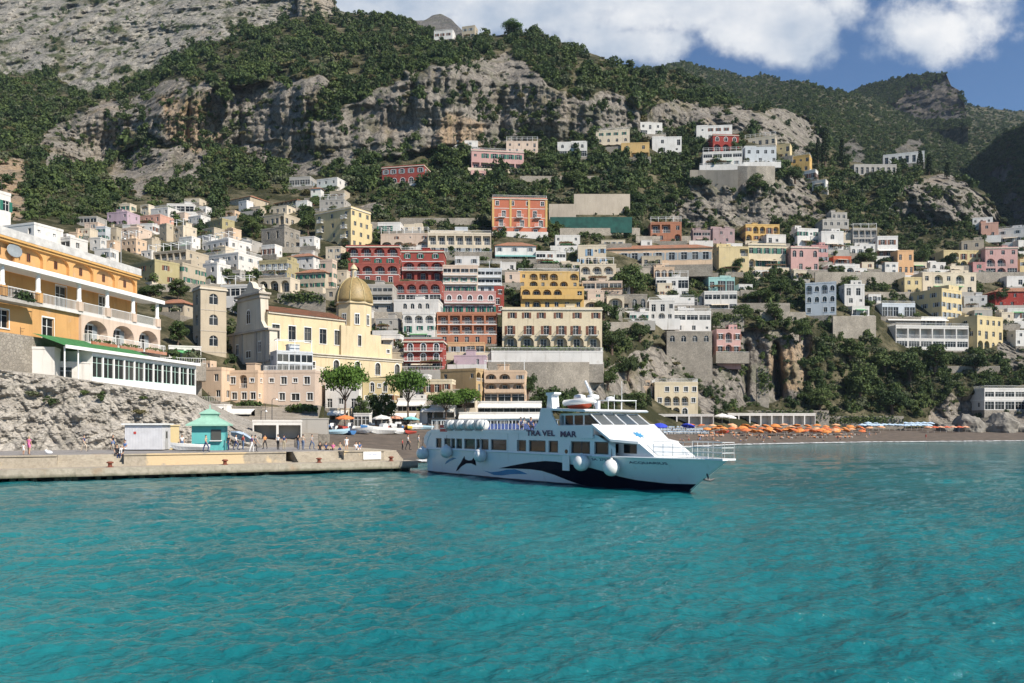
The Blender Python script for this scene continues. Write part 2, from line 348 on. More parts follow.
def rock_mat(name, c1, c2, tanc, soil, veg=.5, sc=1.0, strata=.55):
    m, N, L, b = nmat(name)
    a1 = N.new('ShaderNodeAttribute'); a1.attribute_name = 'rock'; a2 = N.new('ShaderNodeAttribute'); a2.attribute_name = 'tan'
    n_big = noise(N, L, .02*sc, 5); n_str = noise(N, L, .12*sc, 6, xyz=(1, 1, .18), rough=.65); n_f = noise(N, L, .45*sc, 6, rough=.68)
    n_strata = noise(N, L, .16*sc, 5, xyz=(.22, .22, 1.6), rough=.6)
    col = mixc(N, L, ramp(N, L, n_big, .35, .65), c1, c2)
    col = mixc(N, L, ramp(N, L, n_str, .42, .72, 0, .75), col, [v*.36 for v in c1])
    col = mixc(N, L, ramp(N, L, n_f, .35, .7, 0, .6), col, [min(1, v*1.45) for v in c2])
    col = mixc(N, L, ramp(N, L, n_strata, .55, .75, 0, strata), col, [v*.42 for v in c2])
    tf = math_(N, L, 'MULTIPLY', a2.outputs['Fac'], ramp(N, L, n_str, .3, .6, .35, .95))
    tf2 = math_(N, L, 'MAXIMUM', tf, ramp(N, L, noise(N, L, .035*sc, 5), .56, .72, 0, .5))
    col = mixc(N, L, tf2, col, tanc)
    gp = N.new('ShaderNodeNewGeometry').outputs['Position']; wn = N.new('ShaderNodeTexNoise'); wn.inputs['Scale'].default_value = .11*sc; wn.inputs['Detail'].default_value = 5; L.new(gp, wn.inputs['Vector'])
    wv = N.new('ShaderNodeVectorMath'); wv.operation = 'MULTIPLY_ADD'; L.new(wn.outputs['Color'], wv.inputs[0]); wv.inputs[1].default_value = (9/sc,)*3; L.new(gp, wv.inputs[2])
    for vs_, sq, wid, dk in ((.075*sc, .4, .035, .42), (.2*sc, .55, .05, .55), (.5*sc, .7, .07, .68)):          # joints and cracks
        mp = N.new('ShaderNodeMapping'); mp.inputs['Scale'].default_value = (1, 1, sq); L.new(wv.outputs[0], mp.inputs[0])
        ve = N.new('ShaderNodeTexVoronoi'); ve.feature = 'DISTANCE_TO_EDGE'; ve.inputs['Scale'].default_value = vs_; L.new(mp.outputs[0], ve.inputs['Vector'])
        col = mixc(N, L, ramp(N, L, ve.outputs[0], wid*.3, wid, 1-dk, 0), col, [v*.3 for v in c1])
    vv = math_(N, L, 'MULTIPLY', ramp(N, L, noise(N, L, .07*sc, 7, rough=.7), .52, .6), veg)
    col = mixc(N, L, vv, col, (.05, .065, .025))
    so_ = mixc(N, L, ramp(N, L, noise(N, L, .09, 6, rough=.7), .45, .65), soil, (.16, .14, .09))
    col = mixc(N, L, ramp(N, L, math_(N, L, 'ADD', a1.outputs['Fac'], math_(N, L, 'MULTIPLY', math_(N, L, 'SUBTRACT', n_f, .5), .6)), .35, .65), so_, col)
    L.new(col, b.inputs['Base Color']); b.inputs['Roughness'].default_value = 1; b.inputs['Specular IOR Level'].default_value = .05
    h = math_(N, L, 'ADD', n_f, math_(N, L, 'MULTIPLY', n_str, 1.4))
    bump(N, L, h, b, .85, 1.5/sc)
    return m
ROCKM = rock_mat('limestone_hillside', (.175, .161, .143), (.27, .243, .208), (.36, .255, .16), (.04, .042, .022), .4)
PALEM = rock_mat('pale_limestone', (.21, .2, .183), (.32, .3, .26), (.3, .245, .18), (.045, .05, .024), .85, .8)
FARM = rock_mat('wooded_far_slope', (.11, .108, .1), (.155, .143, .127), (.16, .125, .09), (.025, .034, .02), .3, .5)

PX, PY, Y0 = grids(-240, 1260, 900, FOOT, RIDGE, 330, D, 1.2, 3)
rk, tn = masks(PX, PY, ROCK, TAN, 5)
butt = np.interp(PX, [60,100,126,160,226,240,323,352,430,500,560,640,700,760,826,900,950,1003], [0,6,8,-15,17,20,-10,-4,-17,6,-6,8,-4,-8,8,2,-8,12])*np.clip((Y0-400)/40, 0, 1)
cleft = 13*np.exp(-((PX-777-(PY-360)*.06)/3.6)**2)*np.clip((PY-335)/12, 0, 1)*np.clip((408-PY)/10, 0, 1)+7*np.exp(-((PX-746)/3.0)**2)*np.clip((PY-340)/12, 0, 1)*np.clip((408-PY)/10, 0, 1)-3*np.exp(-((PX-795)/14)**2)*np.clip((PY-335)/12, 0, 1)*np.clip((405-PY)/10, 0, 1)
Yd = Y0+(rough(PX, PY, Y0, rk, 20, 13, 1, 1.0)-Y0)*np.clip(Y0/470, .45, 1)+butt*rk+cleft*rk
land_mesh('hillside', PX, PY, Yd, rk, tn, ROCKM, back=((60, -12), (180, -60)), extra=8)
def at_land(px, py):
    j = np.clip((np.asarray(px, float)+240)/1500*899, 0, 899)
    f = np.interp(px, PX[0], PY[0]); r = np.interp(px, PX[0], PY[-1])
    i = np.clip((f-py)/(f-r)*329, 0, 329)
    ii, jj = i.astype(int), j.astype(int)
    return Yd[ii, jj], rk[ii, jj], (py <= f) & (py >= r)

# pale mountain behind, upper left, with a rock tower
mr = [(-300,-120),(-100,-110),(60,-70),(200,-40),(285,-16),(296,-5),(300,-8),(318,-6),(333,-6),(336,6),(340,12),(360,14),(400,30),(460,48),(600,60)]
mf = [(-300,130),(60,110),(120,100),(200,66),(300,38),(340,34),(460,56),(600,80)]
Dm = rbf([(-300,130,700),(-300,-120,1150),(0,110,690),(0,40,820),(0,-60,1080),(120,100,700),(120,40,800),(120,-50,1050),(220,60,720),(220,10,820),(220,-30,900),(300,36,760),(300,15,800),(300,-5,815),(335,20,790),(335,0,815),(400,40,800),(400,30,900),(500,60,900),(600,80,900)])
mx_, my_, mY = grids(-300, 480, 420, mf, mr, 190, Dm, 1.5, 11)
mrk = np.clip(.25+1.5*(fbm(mx_/30, my_/14, mx_*0, 5, 41)-.28)*1.6, 0, 1); mrk = np.maximum(mrk, ((mx_ > 297) & (mx_ < 337) & (my_ < 17))*1.0)
tow = ((mx_ > 299) & (mx_ < 336) & (my_ < 17))*1.0; mlit = tow*.8; mY = mY-28*tow*np.clip((336-mx_)/30, .2, 1)  # warm sunlight on the tower is put into its colour as tan
mY2 = rough(mx_, my_, mY, mrk, 34, 28, 9, 2)
land_mesh('mountain', mx_, my_, mY2, mrk, mlit, PALEM, back=((80, -10), (300, -120)), extra=40)

# grey peak lost in cloud, above the ridge
gx, gy, gY = grids(335, 500, 100, [(335,60),(500,60)], [(335,14),(352,13),(372,16),(395,15),(410,19),(424,20),(432,15),(440,14),(452,20),(462,31),(480,42),(500,52)], 40, lambda a, b: 1500+(60-b)*6, .8, 23)
land_mesh('far_peak', gx, gy, rough(gx, gy, gY, gx*0+1, 30, 40, 4), gx*0+.8, gx*0, FARM, back=((100, -30), (300, -200)), extra=100)

# wooded mountains on the right, with the cliffed headland and the shaded spur
fr = [(560,72),(640,68),(660,66),(682,62),(715,70),(748,77),(766,75),(784,81),(806,82),(836,91),(865,96),(900,98),(960,104),(978,107),(1024,112),(1120,118),(1300,126)]
ff = [(560,130),(700,150),(820,205),(1030,260),(1300,270)]
Df = rbf([(560,130,640),(560,72,900),(700,150,640),(640,68,1250),(700,100,900),(700,70,1450),(760,76,1500),(820,205,640),(820,150,760),(820,110,900),(820,85,1150),(900,205,650),(900,160,800),(900,130,1000),(900,98,1500),(1024,260,640),(1024,180,850),(1024,140,1100),(1024,112,1700),(1300,270,640),(1300,126,1700)])
fx, fy, fY = grids(560, 1300, 420, ff, fr, 170, Df, 1.0, 31)
frk, ftn = masks(fx, fy, [[(800,112),(818,122),(822,148),(805,150)],[(836,150),(860,140),(862,172),(840,176)],[(890,150),(925,138),(926,158),(895,165)]], [], 8)
land_mesh('far_mountain', fx, fy, rough(fx, fy, fY, frk, 20, 20, 6, 6), frk, ftn, FARM, back=((200, -20), (600, -200)), extra=60)
hr = [(838,101),(850,94),(865,86),(894,79),(924,74),(946,74),(951,86),(961,92),(965,106),(966,113),(968,124)]
hf = [(838,112),(870,128),(920,132),(968,128)]
hx, hy, hY = grids(838, 968, 130, hf, hr, 60, lambda a, b: 1330+(130-b)*4.0-(a-838)*2.6, .6, 37)
hrk, htn = masks(hx, hy, [[(846,112),(880,103),(915,92),(946,80),(951,84),(963,93),(968,120),(905,122),(872,122)]], [[(900,95),(960,92),(964,112),(905,118)]], 12)
land_mesh('headland', hx, hy, rough(hx, hy, hY, hrk, 45, 40, 15, 5), hrk, htn*.4, FARM, back=((150, -5), (500, -120)), extra=60)
xr = [(966,172),(975,162),(985,150),(1000,138),(1024,126),(1080,100),(1200,60),(1300,40)]
xf = [(966,178),(985,200),(1000,228),(1024,250),(1300,300)]
xx, xy, xY = grids(966, 1300, 170, xf, xr, 110, lambda a, b: 760+(240-b)*1.0-230*np.tanh((a-966)/110), 1.5, 43)
xrk, xtn = masks(xx, xy, [[(1000,200),(1024,190),(1040,240),(1015,236)],[(985,168),(1010,160),(1012,182),(990,184)]], [], 18)
land_mesh('mountain_spur', xx, xy, rough(xx, xy, xY, xrk, 25, 22, 19, 4), xrk, xtn, FARM, back=((60, -10), (200, -100)), extra=40)

# ------------------------------------------------------------------ beach
WL = [(-400,120),(-14,99),(-4,112),(20,148),(38,176),(56,199),(80,217),(104,232),(135,243),(160,251),(240,262)]      # waterline in plan (x, y)
BK = [(-400,140),(-45,135),(-30,158),(5,180),(22,205),(50,240),(76,262),(112,278),(135,292),(158,300),(182,300),(260,300)]
def beach_pts(t, d):
    wl = np.array(WL, float); bk = np.array(BK, float)
    def ip(a, t):
        s = np.linspace(0, 1, len(a)); return np.stack([np.interp(t, s, a[:, 0]), np.interp(t, s, a[:, 1])], -1)
    return ip(wl, t)*(1-d[..., None])+ip(bk, t)*d[..., None]
tt, dd = np.meshgrid(np.linspace(0, 1, 400), np.array([-.9, -.3, -.12, -.04, 0, .03, .08, .15, .25, .4, .55, .7, .85, 1, 1.15]))
bp = beach_pts(tt, dd)
bz = np.interp(dd, [-.9, -.12, 0, .08, .25, 1, 1.2], [-4, -.6, -.02, .5, 1.3, 4.6, 5.4])+(fbm(bp[..., 0]/4, bp[..., 1]/4, tt*0, 4, 61)-.5)*.35*(dd > .03)
def sand():
    m, N, L, b = nmat('beach_sand')
    col = mixc(N, L, ramp(N, L, noise(N, L, .5, 6), .35, .65), (.10, .082, .068), (.16, .128, .102))
    col = mixc(N, L, ramp(N, L, noise(N, L, 5, 4), .4, .65, 0, .5), col, (.11, .095, .08))
    z = N.new('ShaderNodeSeparateXYZ'); L.new(N.new('ShaderNodeNewGeometry').outputs['Position'], z.inputs[0])
    col = mixc(N, L, ramp(N, L, math_(N, L, 'ADD', z.outputs[2], math_(N, L, 'MULTIPLY', noise(N, L, .3, 3), .5)), .55, .75, 1, 0), col, (.10, .09, .08))   # wet strip
    L.new(col, b.inputs['Base Color']); b.inputs['Roughness'].default_value = .95; b.inputs['Specular IOR Level'].default_value = .15
    bump(N, L, noise(N, L, 4, 5), b, .6, .12); return m
me = bpy.data.meshes.new('beach'); ny, nx = tt.shape; i = np.arange(ny*nx).reshape(ny, nx)
me.from_pydata(np.concatenate([bp, bz[..., None]], -1).reshape(-1, 3).tolist(), [], np.stack([i[:-1, :-1], i[:-1, 1:], i[1:, 1:], i[1:, :-1]], -1).reshape(-1, 4).tolist())
for p in me.polygons: p.use_smooth = True
tag(obj('beach', me, None, sand()), kind='structure')
def beach_z(x, y):
    d2 = ((bp[..., 0]-x)**2+(bp[..., 1]-y)**2); k = np.unravel_index(np.argmin(d2), d2.shape); return float(bz[k])
def beach_at(px, py):
    """point of the sand seen in the direction px, py"""
    X, Yb = bp[5:, :, 0], bp[5:, :, 1]; qx = CX+F*X/Yb; qy = HY+F*(CH-bz[5:])/Yb
    k = np.unravel_index(np.argmin((qx-px)**2+((qy-py)*3)**2), qx.shape)
    return Vector(((px-CX)/F*Yb[k], Yb[k], bz[5:][k]))
# foam along the waterline
bm = BM(); prev = None
for k in range(260):
    t = np.array([.12+.86*k/259]); w = .012+.03*float(fbm(np.array([k*.13]), np.array([0.]), np.array([0.]), 4, 77)[0])
    q = []
    for dq in (-w*1.3, w*.55):
        pnt = beach_pts(t, np.array([dq]))[0]; q.append(bm.verts.new((pnt[0], pnt[1], .13 if dq < 0 else .30)))
    if prev: bm.faces.new((prev[0], q[0], q[1], prev[1]))
    prev = q
m, N, L, b = nmat('foam')
b.inputs['Base Color'].default_value = (.75, .77, .76, 1); b.inputs['Roughness'].default_value = .9
al = ramp(N, L, noise(N, L, .8, 6, rough=.7), .42, .56); L.new(al, b.inputs['Alpha'])
tag(obj('surf_foam', bm, None, m), kind='stuff', label='white foam of small waves along the waterline', cat='foam')

# ------------------------------------------------------------------ sea
rows = np.concatenate([np.array([8000., 2400, 1500, 1100]), np.concatenate([np.arange(860, 700, -1.2), np.arange(700, 429.5, -.5)])])
cols = np.concatenate([np.arange(-3500, -300, 25.), np.arange(-300, 1330, 1.7), np.arange(1330, 4600, 25.)])
Yw = CH*F/(rows-HY); GX, GY = np.meshgrid((cols-CX)/F, Yw); GX = GX*GY
cell = np.maximum(GY*1.7/F, (np.abs(np.gradient(Yw)))[:, None]+GX*0)
Zw = np.zeros_like(GX); rw = np.random.default_rng(3)
for k in range(52):
    lam = .34*(1.068**k); th = R(-72)+rw.normal(0, .62 if lam > 1.5 else .95); kx, ky = math.cos(th)*2*math.pi/lam, math.sin(th)*2*math.pi/lam
    amp = lam*(.0100 if lam < 1.3 else .0076)*(1.0 if lam < 1.6 else (1.6/lam)**.75)
    env = .35+1.3*fbm(GX/(lam*3.5)+k*7, GY/(lam*6), GX*0+k, 2, 100+k)**1.3
    ph = kx*GX+ky*GY+rw.uniform(0, 6.28)+2.2*fbm(GX/(lam*4), GY/(lam*4), GX*0, 2, 200+k)*2
    fade = np.clip((lam/cell-1.9)/2, 0, 1)
    s_ = np.sin(ph); Zw += amp*env*fade*(s_+.35*(1-np.abs(s_))*2-.3)
me = bpy.data.meshes.new('sea'); ny, nx = GX.shape; i = np.arange(ny*nx).reshape(ny, nx)
V = np.stack([GX, GY, Zw], -1).reshape(-1, 3).astype(np.float32); V = np.vstack([V, np.array([[-4000,-4000,-.5],[4000,-4000,-.5],[4000,900,-.5],[-4000,900,-.5]], np.float32)])
Q = np.stack([i[:-1, :-1], i[:-1, 1:], i[1:, 1:], i[1:, :-1]], -1).reshape(-1, 4).astype(np.int32); Q = np.vstack([Q, np.array([[ny*nx, ny*nx+1, ny*nx+2, ny*nx+3]], np.int32)])
me.vertices.add(len(V)); me.vertices.foreach_set('co', V.ravel()); me.loops.add(Q.size); me.loops.foreach_set('vertex_index', Q.ravel())
me.polygons.add(len(Q)); me.polygons.foreach_set('loop_start', np.arange(0, Q.size, 4, dtype=np.int32)); me.polygons.foreach_set('use_smooth', np.ones(len(Q), bool)); me.update(calc_edges=True)
m, N, L, b = nmat('sea_water')
col = mixc(N, L, ramp(N, L, noise(N, L, .05, 4, xyz=(1, .5, 1)), .35, .68), (.004, .105, .122), (.014, .172, .186))
L.new(col, b.inputs['Base Color']); b.inputs['Roughness'].default_value = .07; b.inputs['IOR'].default_value = 1.33; b.inputs['Specular IOR Level'].default_value = .5
hb = math_(N, L, 'ADD', noise(N, L, 4.2, 6, xyz=(.7, 1, 1), rough=.62), math_(N, L, 'ADD', math_(N, L, 'MULTIPLY', noise(N, L, .9, 4, xyz=(.6, 1, 1)), 1.6), math_(N, L, 'MULTIPLY', noise(N, L, 9, 3, xyz=(.6, 1, 1)), .45)))
bump(N, L, hb, b, 1.0, .10)
tag(obj('sea', me, None, m), kind='structure')
# ------------------------------------------------------------------ foliage
def leaf_cloud(bm, n, cen, rad, size, seed, shell=.62, flat=.0, mi=0):
    r = np.random.default_rng(seed)
    for _ in range(n):
        d = r.normal(size=3); d /= np.linalg.norm(d)
        if d[2] < -.55: d[2] *= -.6
        k = shell+(1.06-shell)*r.random()**.6
        p = Vector((cen[0]+d[0]*rad[0]*k, cen[1]+d[1]*rad[1]*k, cen[2]+d[2]*rad[2]*k))
        nn = Vector(d)+Vector(r.normal(size=3))*.55; nn.z += flat; nn.normalize()
        a = nn.orthogonal().normalized(); a.rotate(Matrix.Rotation(r.random()*6.28, 3, nn)); b = nn.cross(a)
        s = size*(.6+.8*r.random()); c = nn*s*.35
        v = [bm.verts.new(p+a*s), bm.verts.new(p+b*s*.8+c), bm.verts.new(p-a*s), bm.verts.new(p-b*s*.8-c)]
        bm.faces.new(v).material_index = mi
def shrub_mesh(seed, n=260):
    r = random.Random(seed); bm = BM()
    tall = (1, .75, 1.5, 1.15, 2.0, .55, .9, .8, 1.3, 1.7)[seed % 10]; nb = 5+seed % 4
    for k in range(nb):
        a = r.random()*6.28; q = r.random()**.7*.75; q2 = .28+.34*r.random()
        leaf_cloud(bm, n//nb, (math.cos(a)*q, math.sin(a)*q, (.3+.55*r.random()*(1-q*.5))*tall), (q2, q2, q2*.85*tall**.5), .13, seed*9+k, .45)
    bmesh.ops.create_icosphere(bm, subdivisions=1, radius=.4, matrix=Matrix.Translation((0, 0, .3*tall)) @ Matrix.Diagonal((1, 1, tall, 1)))
    me = bpy.data.meshes.new('shrub'); bm.to_mesh(me); bm.free(); me.materials.append((LEAF, LEAF_OLIVE, LEAF_EVER, LEAF, LEAF_EVER, LEAF_DRY, LEAF, LEAF_OLIVE, LEAF_EVER, LEAF)[seed % 10]); return me
shrubs = bpy.data.collections.new('shrub_kinds')
for k in range(10): shrubs.objects.link(bpy.data.objects.new('shrub', shrub_mesh(k+1)))
def scatter(name, pts, scl, seed, label, coll=shrubs):
    me = bpy.data.meshes.new(name); me.from_pydata([tuple(p) for p in pts], [], [])
    at = me.attributes.new('scl', 'FLOAT', 'POINT'); at.data.foreach_set('value', np.asarray(scl, np.float32))
    o = obj(name, me); tag(o, label, 'vegetation', None, 'stuff')
    g = bpy.data.node_groups.new(name, 'GeometryNodeTree')
    g.interface.new_socket('Geometry', in_out='INPUT', socket_type='NodeSocketGeometry'); g.interface.new_socket('Geometry', in_out='OUTPUT', socket_type='NodeSocketGeometry')
    n, l = g.nodes, g.links; gi, go = n.new('NodeGroupInput'), n.new('NodeGroupOutput')
    ip = n.new('GeometryNodeInstanceOnPoints'); ci = n.new('GeometryNodeCollectionInfo'); ci.inputs['Collection'].default_value = coll
    ci.inputs['Separate Children'].default_value = True; ci.inputs['Reset Children'].default_value = True
    ip.inputs['Pick Instance'].default_value = True
    ri = n.new('FunctionNodeRandomValue'); ri.data_type = 'INT'; ri.inputs[4].default_value = 0; ri.inputs[5].default_value = 60; ri.inputs['Seed'].default_value = seed
    rr = n.new('FunctionNodeRandomValue'); rr.data_type = 'FLOAT_VECTOR'; rr.inputs[0].default_value = (-.15, -.15, 0); rr.inputs[1].default_value = (.15, .15, 6.28); rr.inputs['Seed'].default_value = seed+1
    sa = n.new('GeometryNodeInputNamedAttribute'); sa.data_type = 'FLOAT'; sa.inputs[0].default_value = 'scl'
    l.new(gi.outputs[0], ip.inputs['Points']); l.new(ci.outputs[0], ip.inputs['Instance']); l.new(ri.outputs[2], ip.inputs['Instance Index'])
    l.new(rr.outputs[0], ip.inputs['Rotation']); l.new(sa.outputs[0], ip.inputs['Scale']); l.new(ip.outputs[0], go.inputs[0])
    md = o.modifiers.new('scatter', 'NODES'); md.node_group = g
    return o
def blocked(px, py):
    b = np.zeros(px.shape, bool)
    for x0, x1, yt, yb in BOXES: b |= (px > x0) & (px < x1) & (py > yt-1) & (py < yb+.5)
    return b
def plant_hillside():
    r = np.random.default_rng(21)
    n = 330000; px = r.uniform(-235, 1255, n); py = r.uniform(5, 432, n)
    yv, rv, ok = at_land(px, py)
    wood = fbm(px/22, py/16, px*0, 4, 88)
    town = np.clip((py-185)/40, 0, 1)
    pr = np.clip((yv/560)**2, 0, 1)*np.where(rv > .4, np.where(wood > .53, .5, .09), 1)
    pr *= np.where(town > .5, 1.5, 1)
    pr = np.where(py > 418, pr*.15, pr)
    gap = np.clip((fbm(px/9, py/6, px*0+3, 3, 93)-.36)/.12, .12+.3*town, 1)
    keep = ok & (r.random(n) < pr*.5*gap) & ~blocked(px, py)
    keep &= ~((px < 140) & (py > 300))
    px, py, yv = px[keep], py[keep], yv[keep]; tw = town[keep]
    sc = (.9+4.6*r.random(len(px))**2.6)*(1-.45*tw)*np.where(rv[keep] > .4, .62, 1)
    pts = np.stack([(px-CX)/F*yv, yv, CH+(HY-py)/F*yv-.25*sc], -1)
    scatter('hillside_scrub', pts, sc, 4, 'dense green shrubs and low trees covering the slopes')
    # far woods
    def far(gx, gy, gY, gr, n, s0, s1, name, seed, label, thin=.05):
        i = r.integers(0, gx.shape[0], n); j = r.integers(0, gx.shape[1], n); Yq = gY[i, j]
        k = r.random(n) < np.where(gr[i, j] > .45, thin, 1); i, j, Yq = i[k], j[k], Yq[k]
        sc = s0+(s1-s0)*r.random(len(i))
        qx = gx[i, j]+r.uniform(-.8, .8, len(i)); scatter(name, np.stack([(qx-CX)/F*Yq, Yq, CH+(HY-gy[i, j])/F*Yq-.3*sc], -1), sc, seed, label)
    far(fx, fy, fY, frk, 30000, 1.6, 4.2, 'far_wood', 7, 'dark woods on the far mountain slopes')
    far(hx, hy, hY, hrk, 4500, 1.8, 4, 'headland_wood', 8, 'woods on top of the cliffed headland')
    far(xx, xy, xY, xrk, 12000, 1.5, 3.8, 'spur_wood', 9, 'dark woods on the steep spur at the edge')
    far(mx_, my_, mY2, mrk, 14000, 1.0, 3.6, 'mountain_scrub', 10, 'sparse bushes on the pale rocky mountain', .07)
def tree_pine(seed, h, w, nleaf=2600, flat=.55, mat=None):
    """returns trunk mesh, crown mesh; crown rests on forked limbs"""
    r = random.Random(seed); bt, bc = BM(), BM()
    top = h*.62; lean = r.uniform(-.06, .06)*h
    tube(bt, [(0,0,-.5),(lean*.3,0,h*.25),(lean,0,top*.8)], [h*.032, h*.026, h*.02], 8)
    nb = 9
    for k in range(nb):
        a = 2*math.pi*k/nb+r.random()*.6; q = w*.5*(.35+.45*r.random()); zc = h*(.62+.24*r.random())
        e = Vector((lean+math.cos(a)*q, math.sin(a)*q, zc-h*.06))
        tube(bt, [(lean*.9,0,top*(.62+.2*r.random())), (lean+math.cos(a)*q*.5, math.sin(a)*q*.5, zc-h*.12), e], [h*.013, h*.009, h*.004], 5)
        rr = w*(.2+.1*r.random())
        leaf_cloud(bc, nleaf//(nb+2), (e.x, e.y, zc+h*.02), (rr, rr, rr*flat*(1+.4*r.random())), w*.024, seed*31+k, .35, .3)
    leaf_cloud(bc, 2*nleaf//(nb+2), (lean, 0, h*.86), (w*.3, w*.3, h*.12), w*.024, seed*31+91, .4, .3)
    return bt, bc
def add_tree(name, kind, px, pyb, h_px, w_px, Y, label, group='trees between the houses', mat=None, z=None, proto={}):
    base = P(px, pyb, Y)
    if z is not None: base.z = z
    k = (kind, random.Random(px*7).randrange(3))
    if k not in proto:
        if kind == 'cypress':
            bt, bc = BM(), BM(); tube(bt, [(0,0,-.5),(0,0,3)], [.25, .15], 7)
            for q in range(7): leaf_cloud(bc, 150, (0, 0, 1.4+q*1.25), (.95*(1-(q/8)**2)+.12, .95*(1-(q/8)**2)+.12, 1.1), .2, q*5+k[1]*77, .55)
        elif kind == 'broad':
            r_ = random.Random(k[1]*5+2); bt, bc = BM(), BM(); tube(bt, [(0,0,-1),(0,0,2),(.3,.2,5)], [.45,.36,.2], 8)
            for q in range(9):
                a = q*2.4; d_ = (0 if q == 0 else 2.6*r_.uniform(.6,1.15)); zq = r_.uniform(2.6,7.4); rr = r_.uniform(1.5,2.5); tube(bt, [(0,0,1.6),(math.cos(a)*d_*.6, math.sin(a)*d_*.6, zq-.6),(math.cos(a)*d_, math.sin(a)*d_, zq)], [.2,.12,.05], 5)
                leaf_cloud(bc, 330, (math.cos(a)*d_, math.sin(a)*d_, zq), (rr, rr, rr*.8), .27, q*7+k[1]*50, .3)
        else: bt, bc = tree_pine(k[1]+11, 10, 10, 3600, .62)
        m1 = bpy.data.meshes.new('trunk'); bt.to_mesh(m1); bt.free(); m1.materials.append(BARK)
        m2 = bpy.data.meshes.new('crown'); bc.to_mesh(m2); bc.free(); m2.materials.append({'cypress': LEAF_DARK, 'broad': (LEAF, LEAF_EVER, LEAF)[k[1]]}.get(kind, LEAF_PINE))
        proto[k] = (m1, m2)
    e = empty(name, base, random.Random(px).random()*6, label, 'tree', group)
    hm, wm = h_px*Y/F, w_px*Y/F
    t = obj('trunk', proto[k][0], e); c = obj('crown', proto[k][1], e)
    e.scale = (wm/10, wm/10, hm/10) if kind != 'cypress' else (wm/2.2, wm/2.2, hm/10.2)
    return e
# ------------------------------------------------------------------ houses
PAL = dict(white=(.7,.68,.65), cream=(.65,.56,.43), yellow=(.62,.5,.27), gold=(.62,.4,.14), orange=(.62,.36,.18), peach=(.64,.47,.33), pink=(.57,.33,.31), rose=(.5,.26,.25), salmon=(.6,.34,.26), red=(.3,.045,.036),
 orangered=(.5,.13,.065), terracotta=(.4,.16,.09), beige=(.47,.4,.3), grey=(.4,.38,.35), stone=(.33,.29,.24), lilac=(.48,.36,.43), mauve=(.36,.26,.26), ochre=(.42,.29,.14), olive=(.38,.33,.18), bluewhite=(.56,.6,.64), paleyellow=(.68,.58,.41), palepink=(.64,.5,.4), teal=(.3,.5,.48))
def wallmat(c): return stone_mat('rubble_stone', (.26,.235,.2), (.36,.325,.275), 2.6) if c == 'rubble' else plaster(c, PAL[c])
ROOF = paint('roof_slab', (.36,.33,.3), .9, 0, .3, .8)
GLASS = glass_mat(); GREEN_SH = paint('green_shutters', (.02,.13,.09), .5); BROWN_SH = paint('brown_shutters', (.16,.06,.03), .6); GREY_SH = paint('grey_shutters', (.25,.28,.3), .6); BLUE_SH = paint('blue_shutters', (.2,.32,.45), .5)
SHUT = {'g': GREEN_SH, 'b': BROWN_SH, 'y': GREY_SH, 'u': BLUE_SH}
BOXES = []; HOUSES = []; WCACHE = {}
TYPES = {'w': (1.15,.95,2.4,0,.22,.5), 'd': (1.3,.08,2.35,0,.22,.55), 's': (.8,1.3,2.1,0,.22,.4), 'a': (1.3,.85,2.5,1,.28,.55), 'D': (1.6,.05,2.6,1,.28,.6), 'L': (99,.05,2.8,1,1.3,.8), 'R': (99,.05,2.75,0,1.3,.84), 'g': (99,.9,2.5,0,.15,.88), 'G': (99,.1,2.65,0,.18,.9), 'W': (2.0,.9,2.3,0,.2,.62), 'o': (99,.05,2.7,0,3.0,.9), 'n': (1.0,.3,2.5,0,.5,.5)}
def outline(xa, xb, z0, z1, arch):
    """opening outline, counter-clockwise from bottom left"""
    if not arch: return [(xa, z0), (xb, z0), (xb, z1), (xa, z1)]
    r = (xb-xa)/2; rise = min(r, (z1-z0)*.5); m = (xa+xb)/2; n = 8
    return [(xa, z0), (xb, z0)]+[(m+r*math.cos(math.pi*k/n), z1-rise+rise*math.sin(math.pi*k/n)) for k in range(n+1)]
def x_seed(o, i, j): return o.x*7.1+i*3.7+j*5.3+o.y*2.3
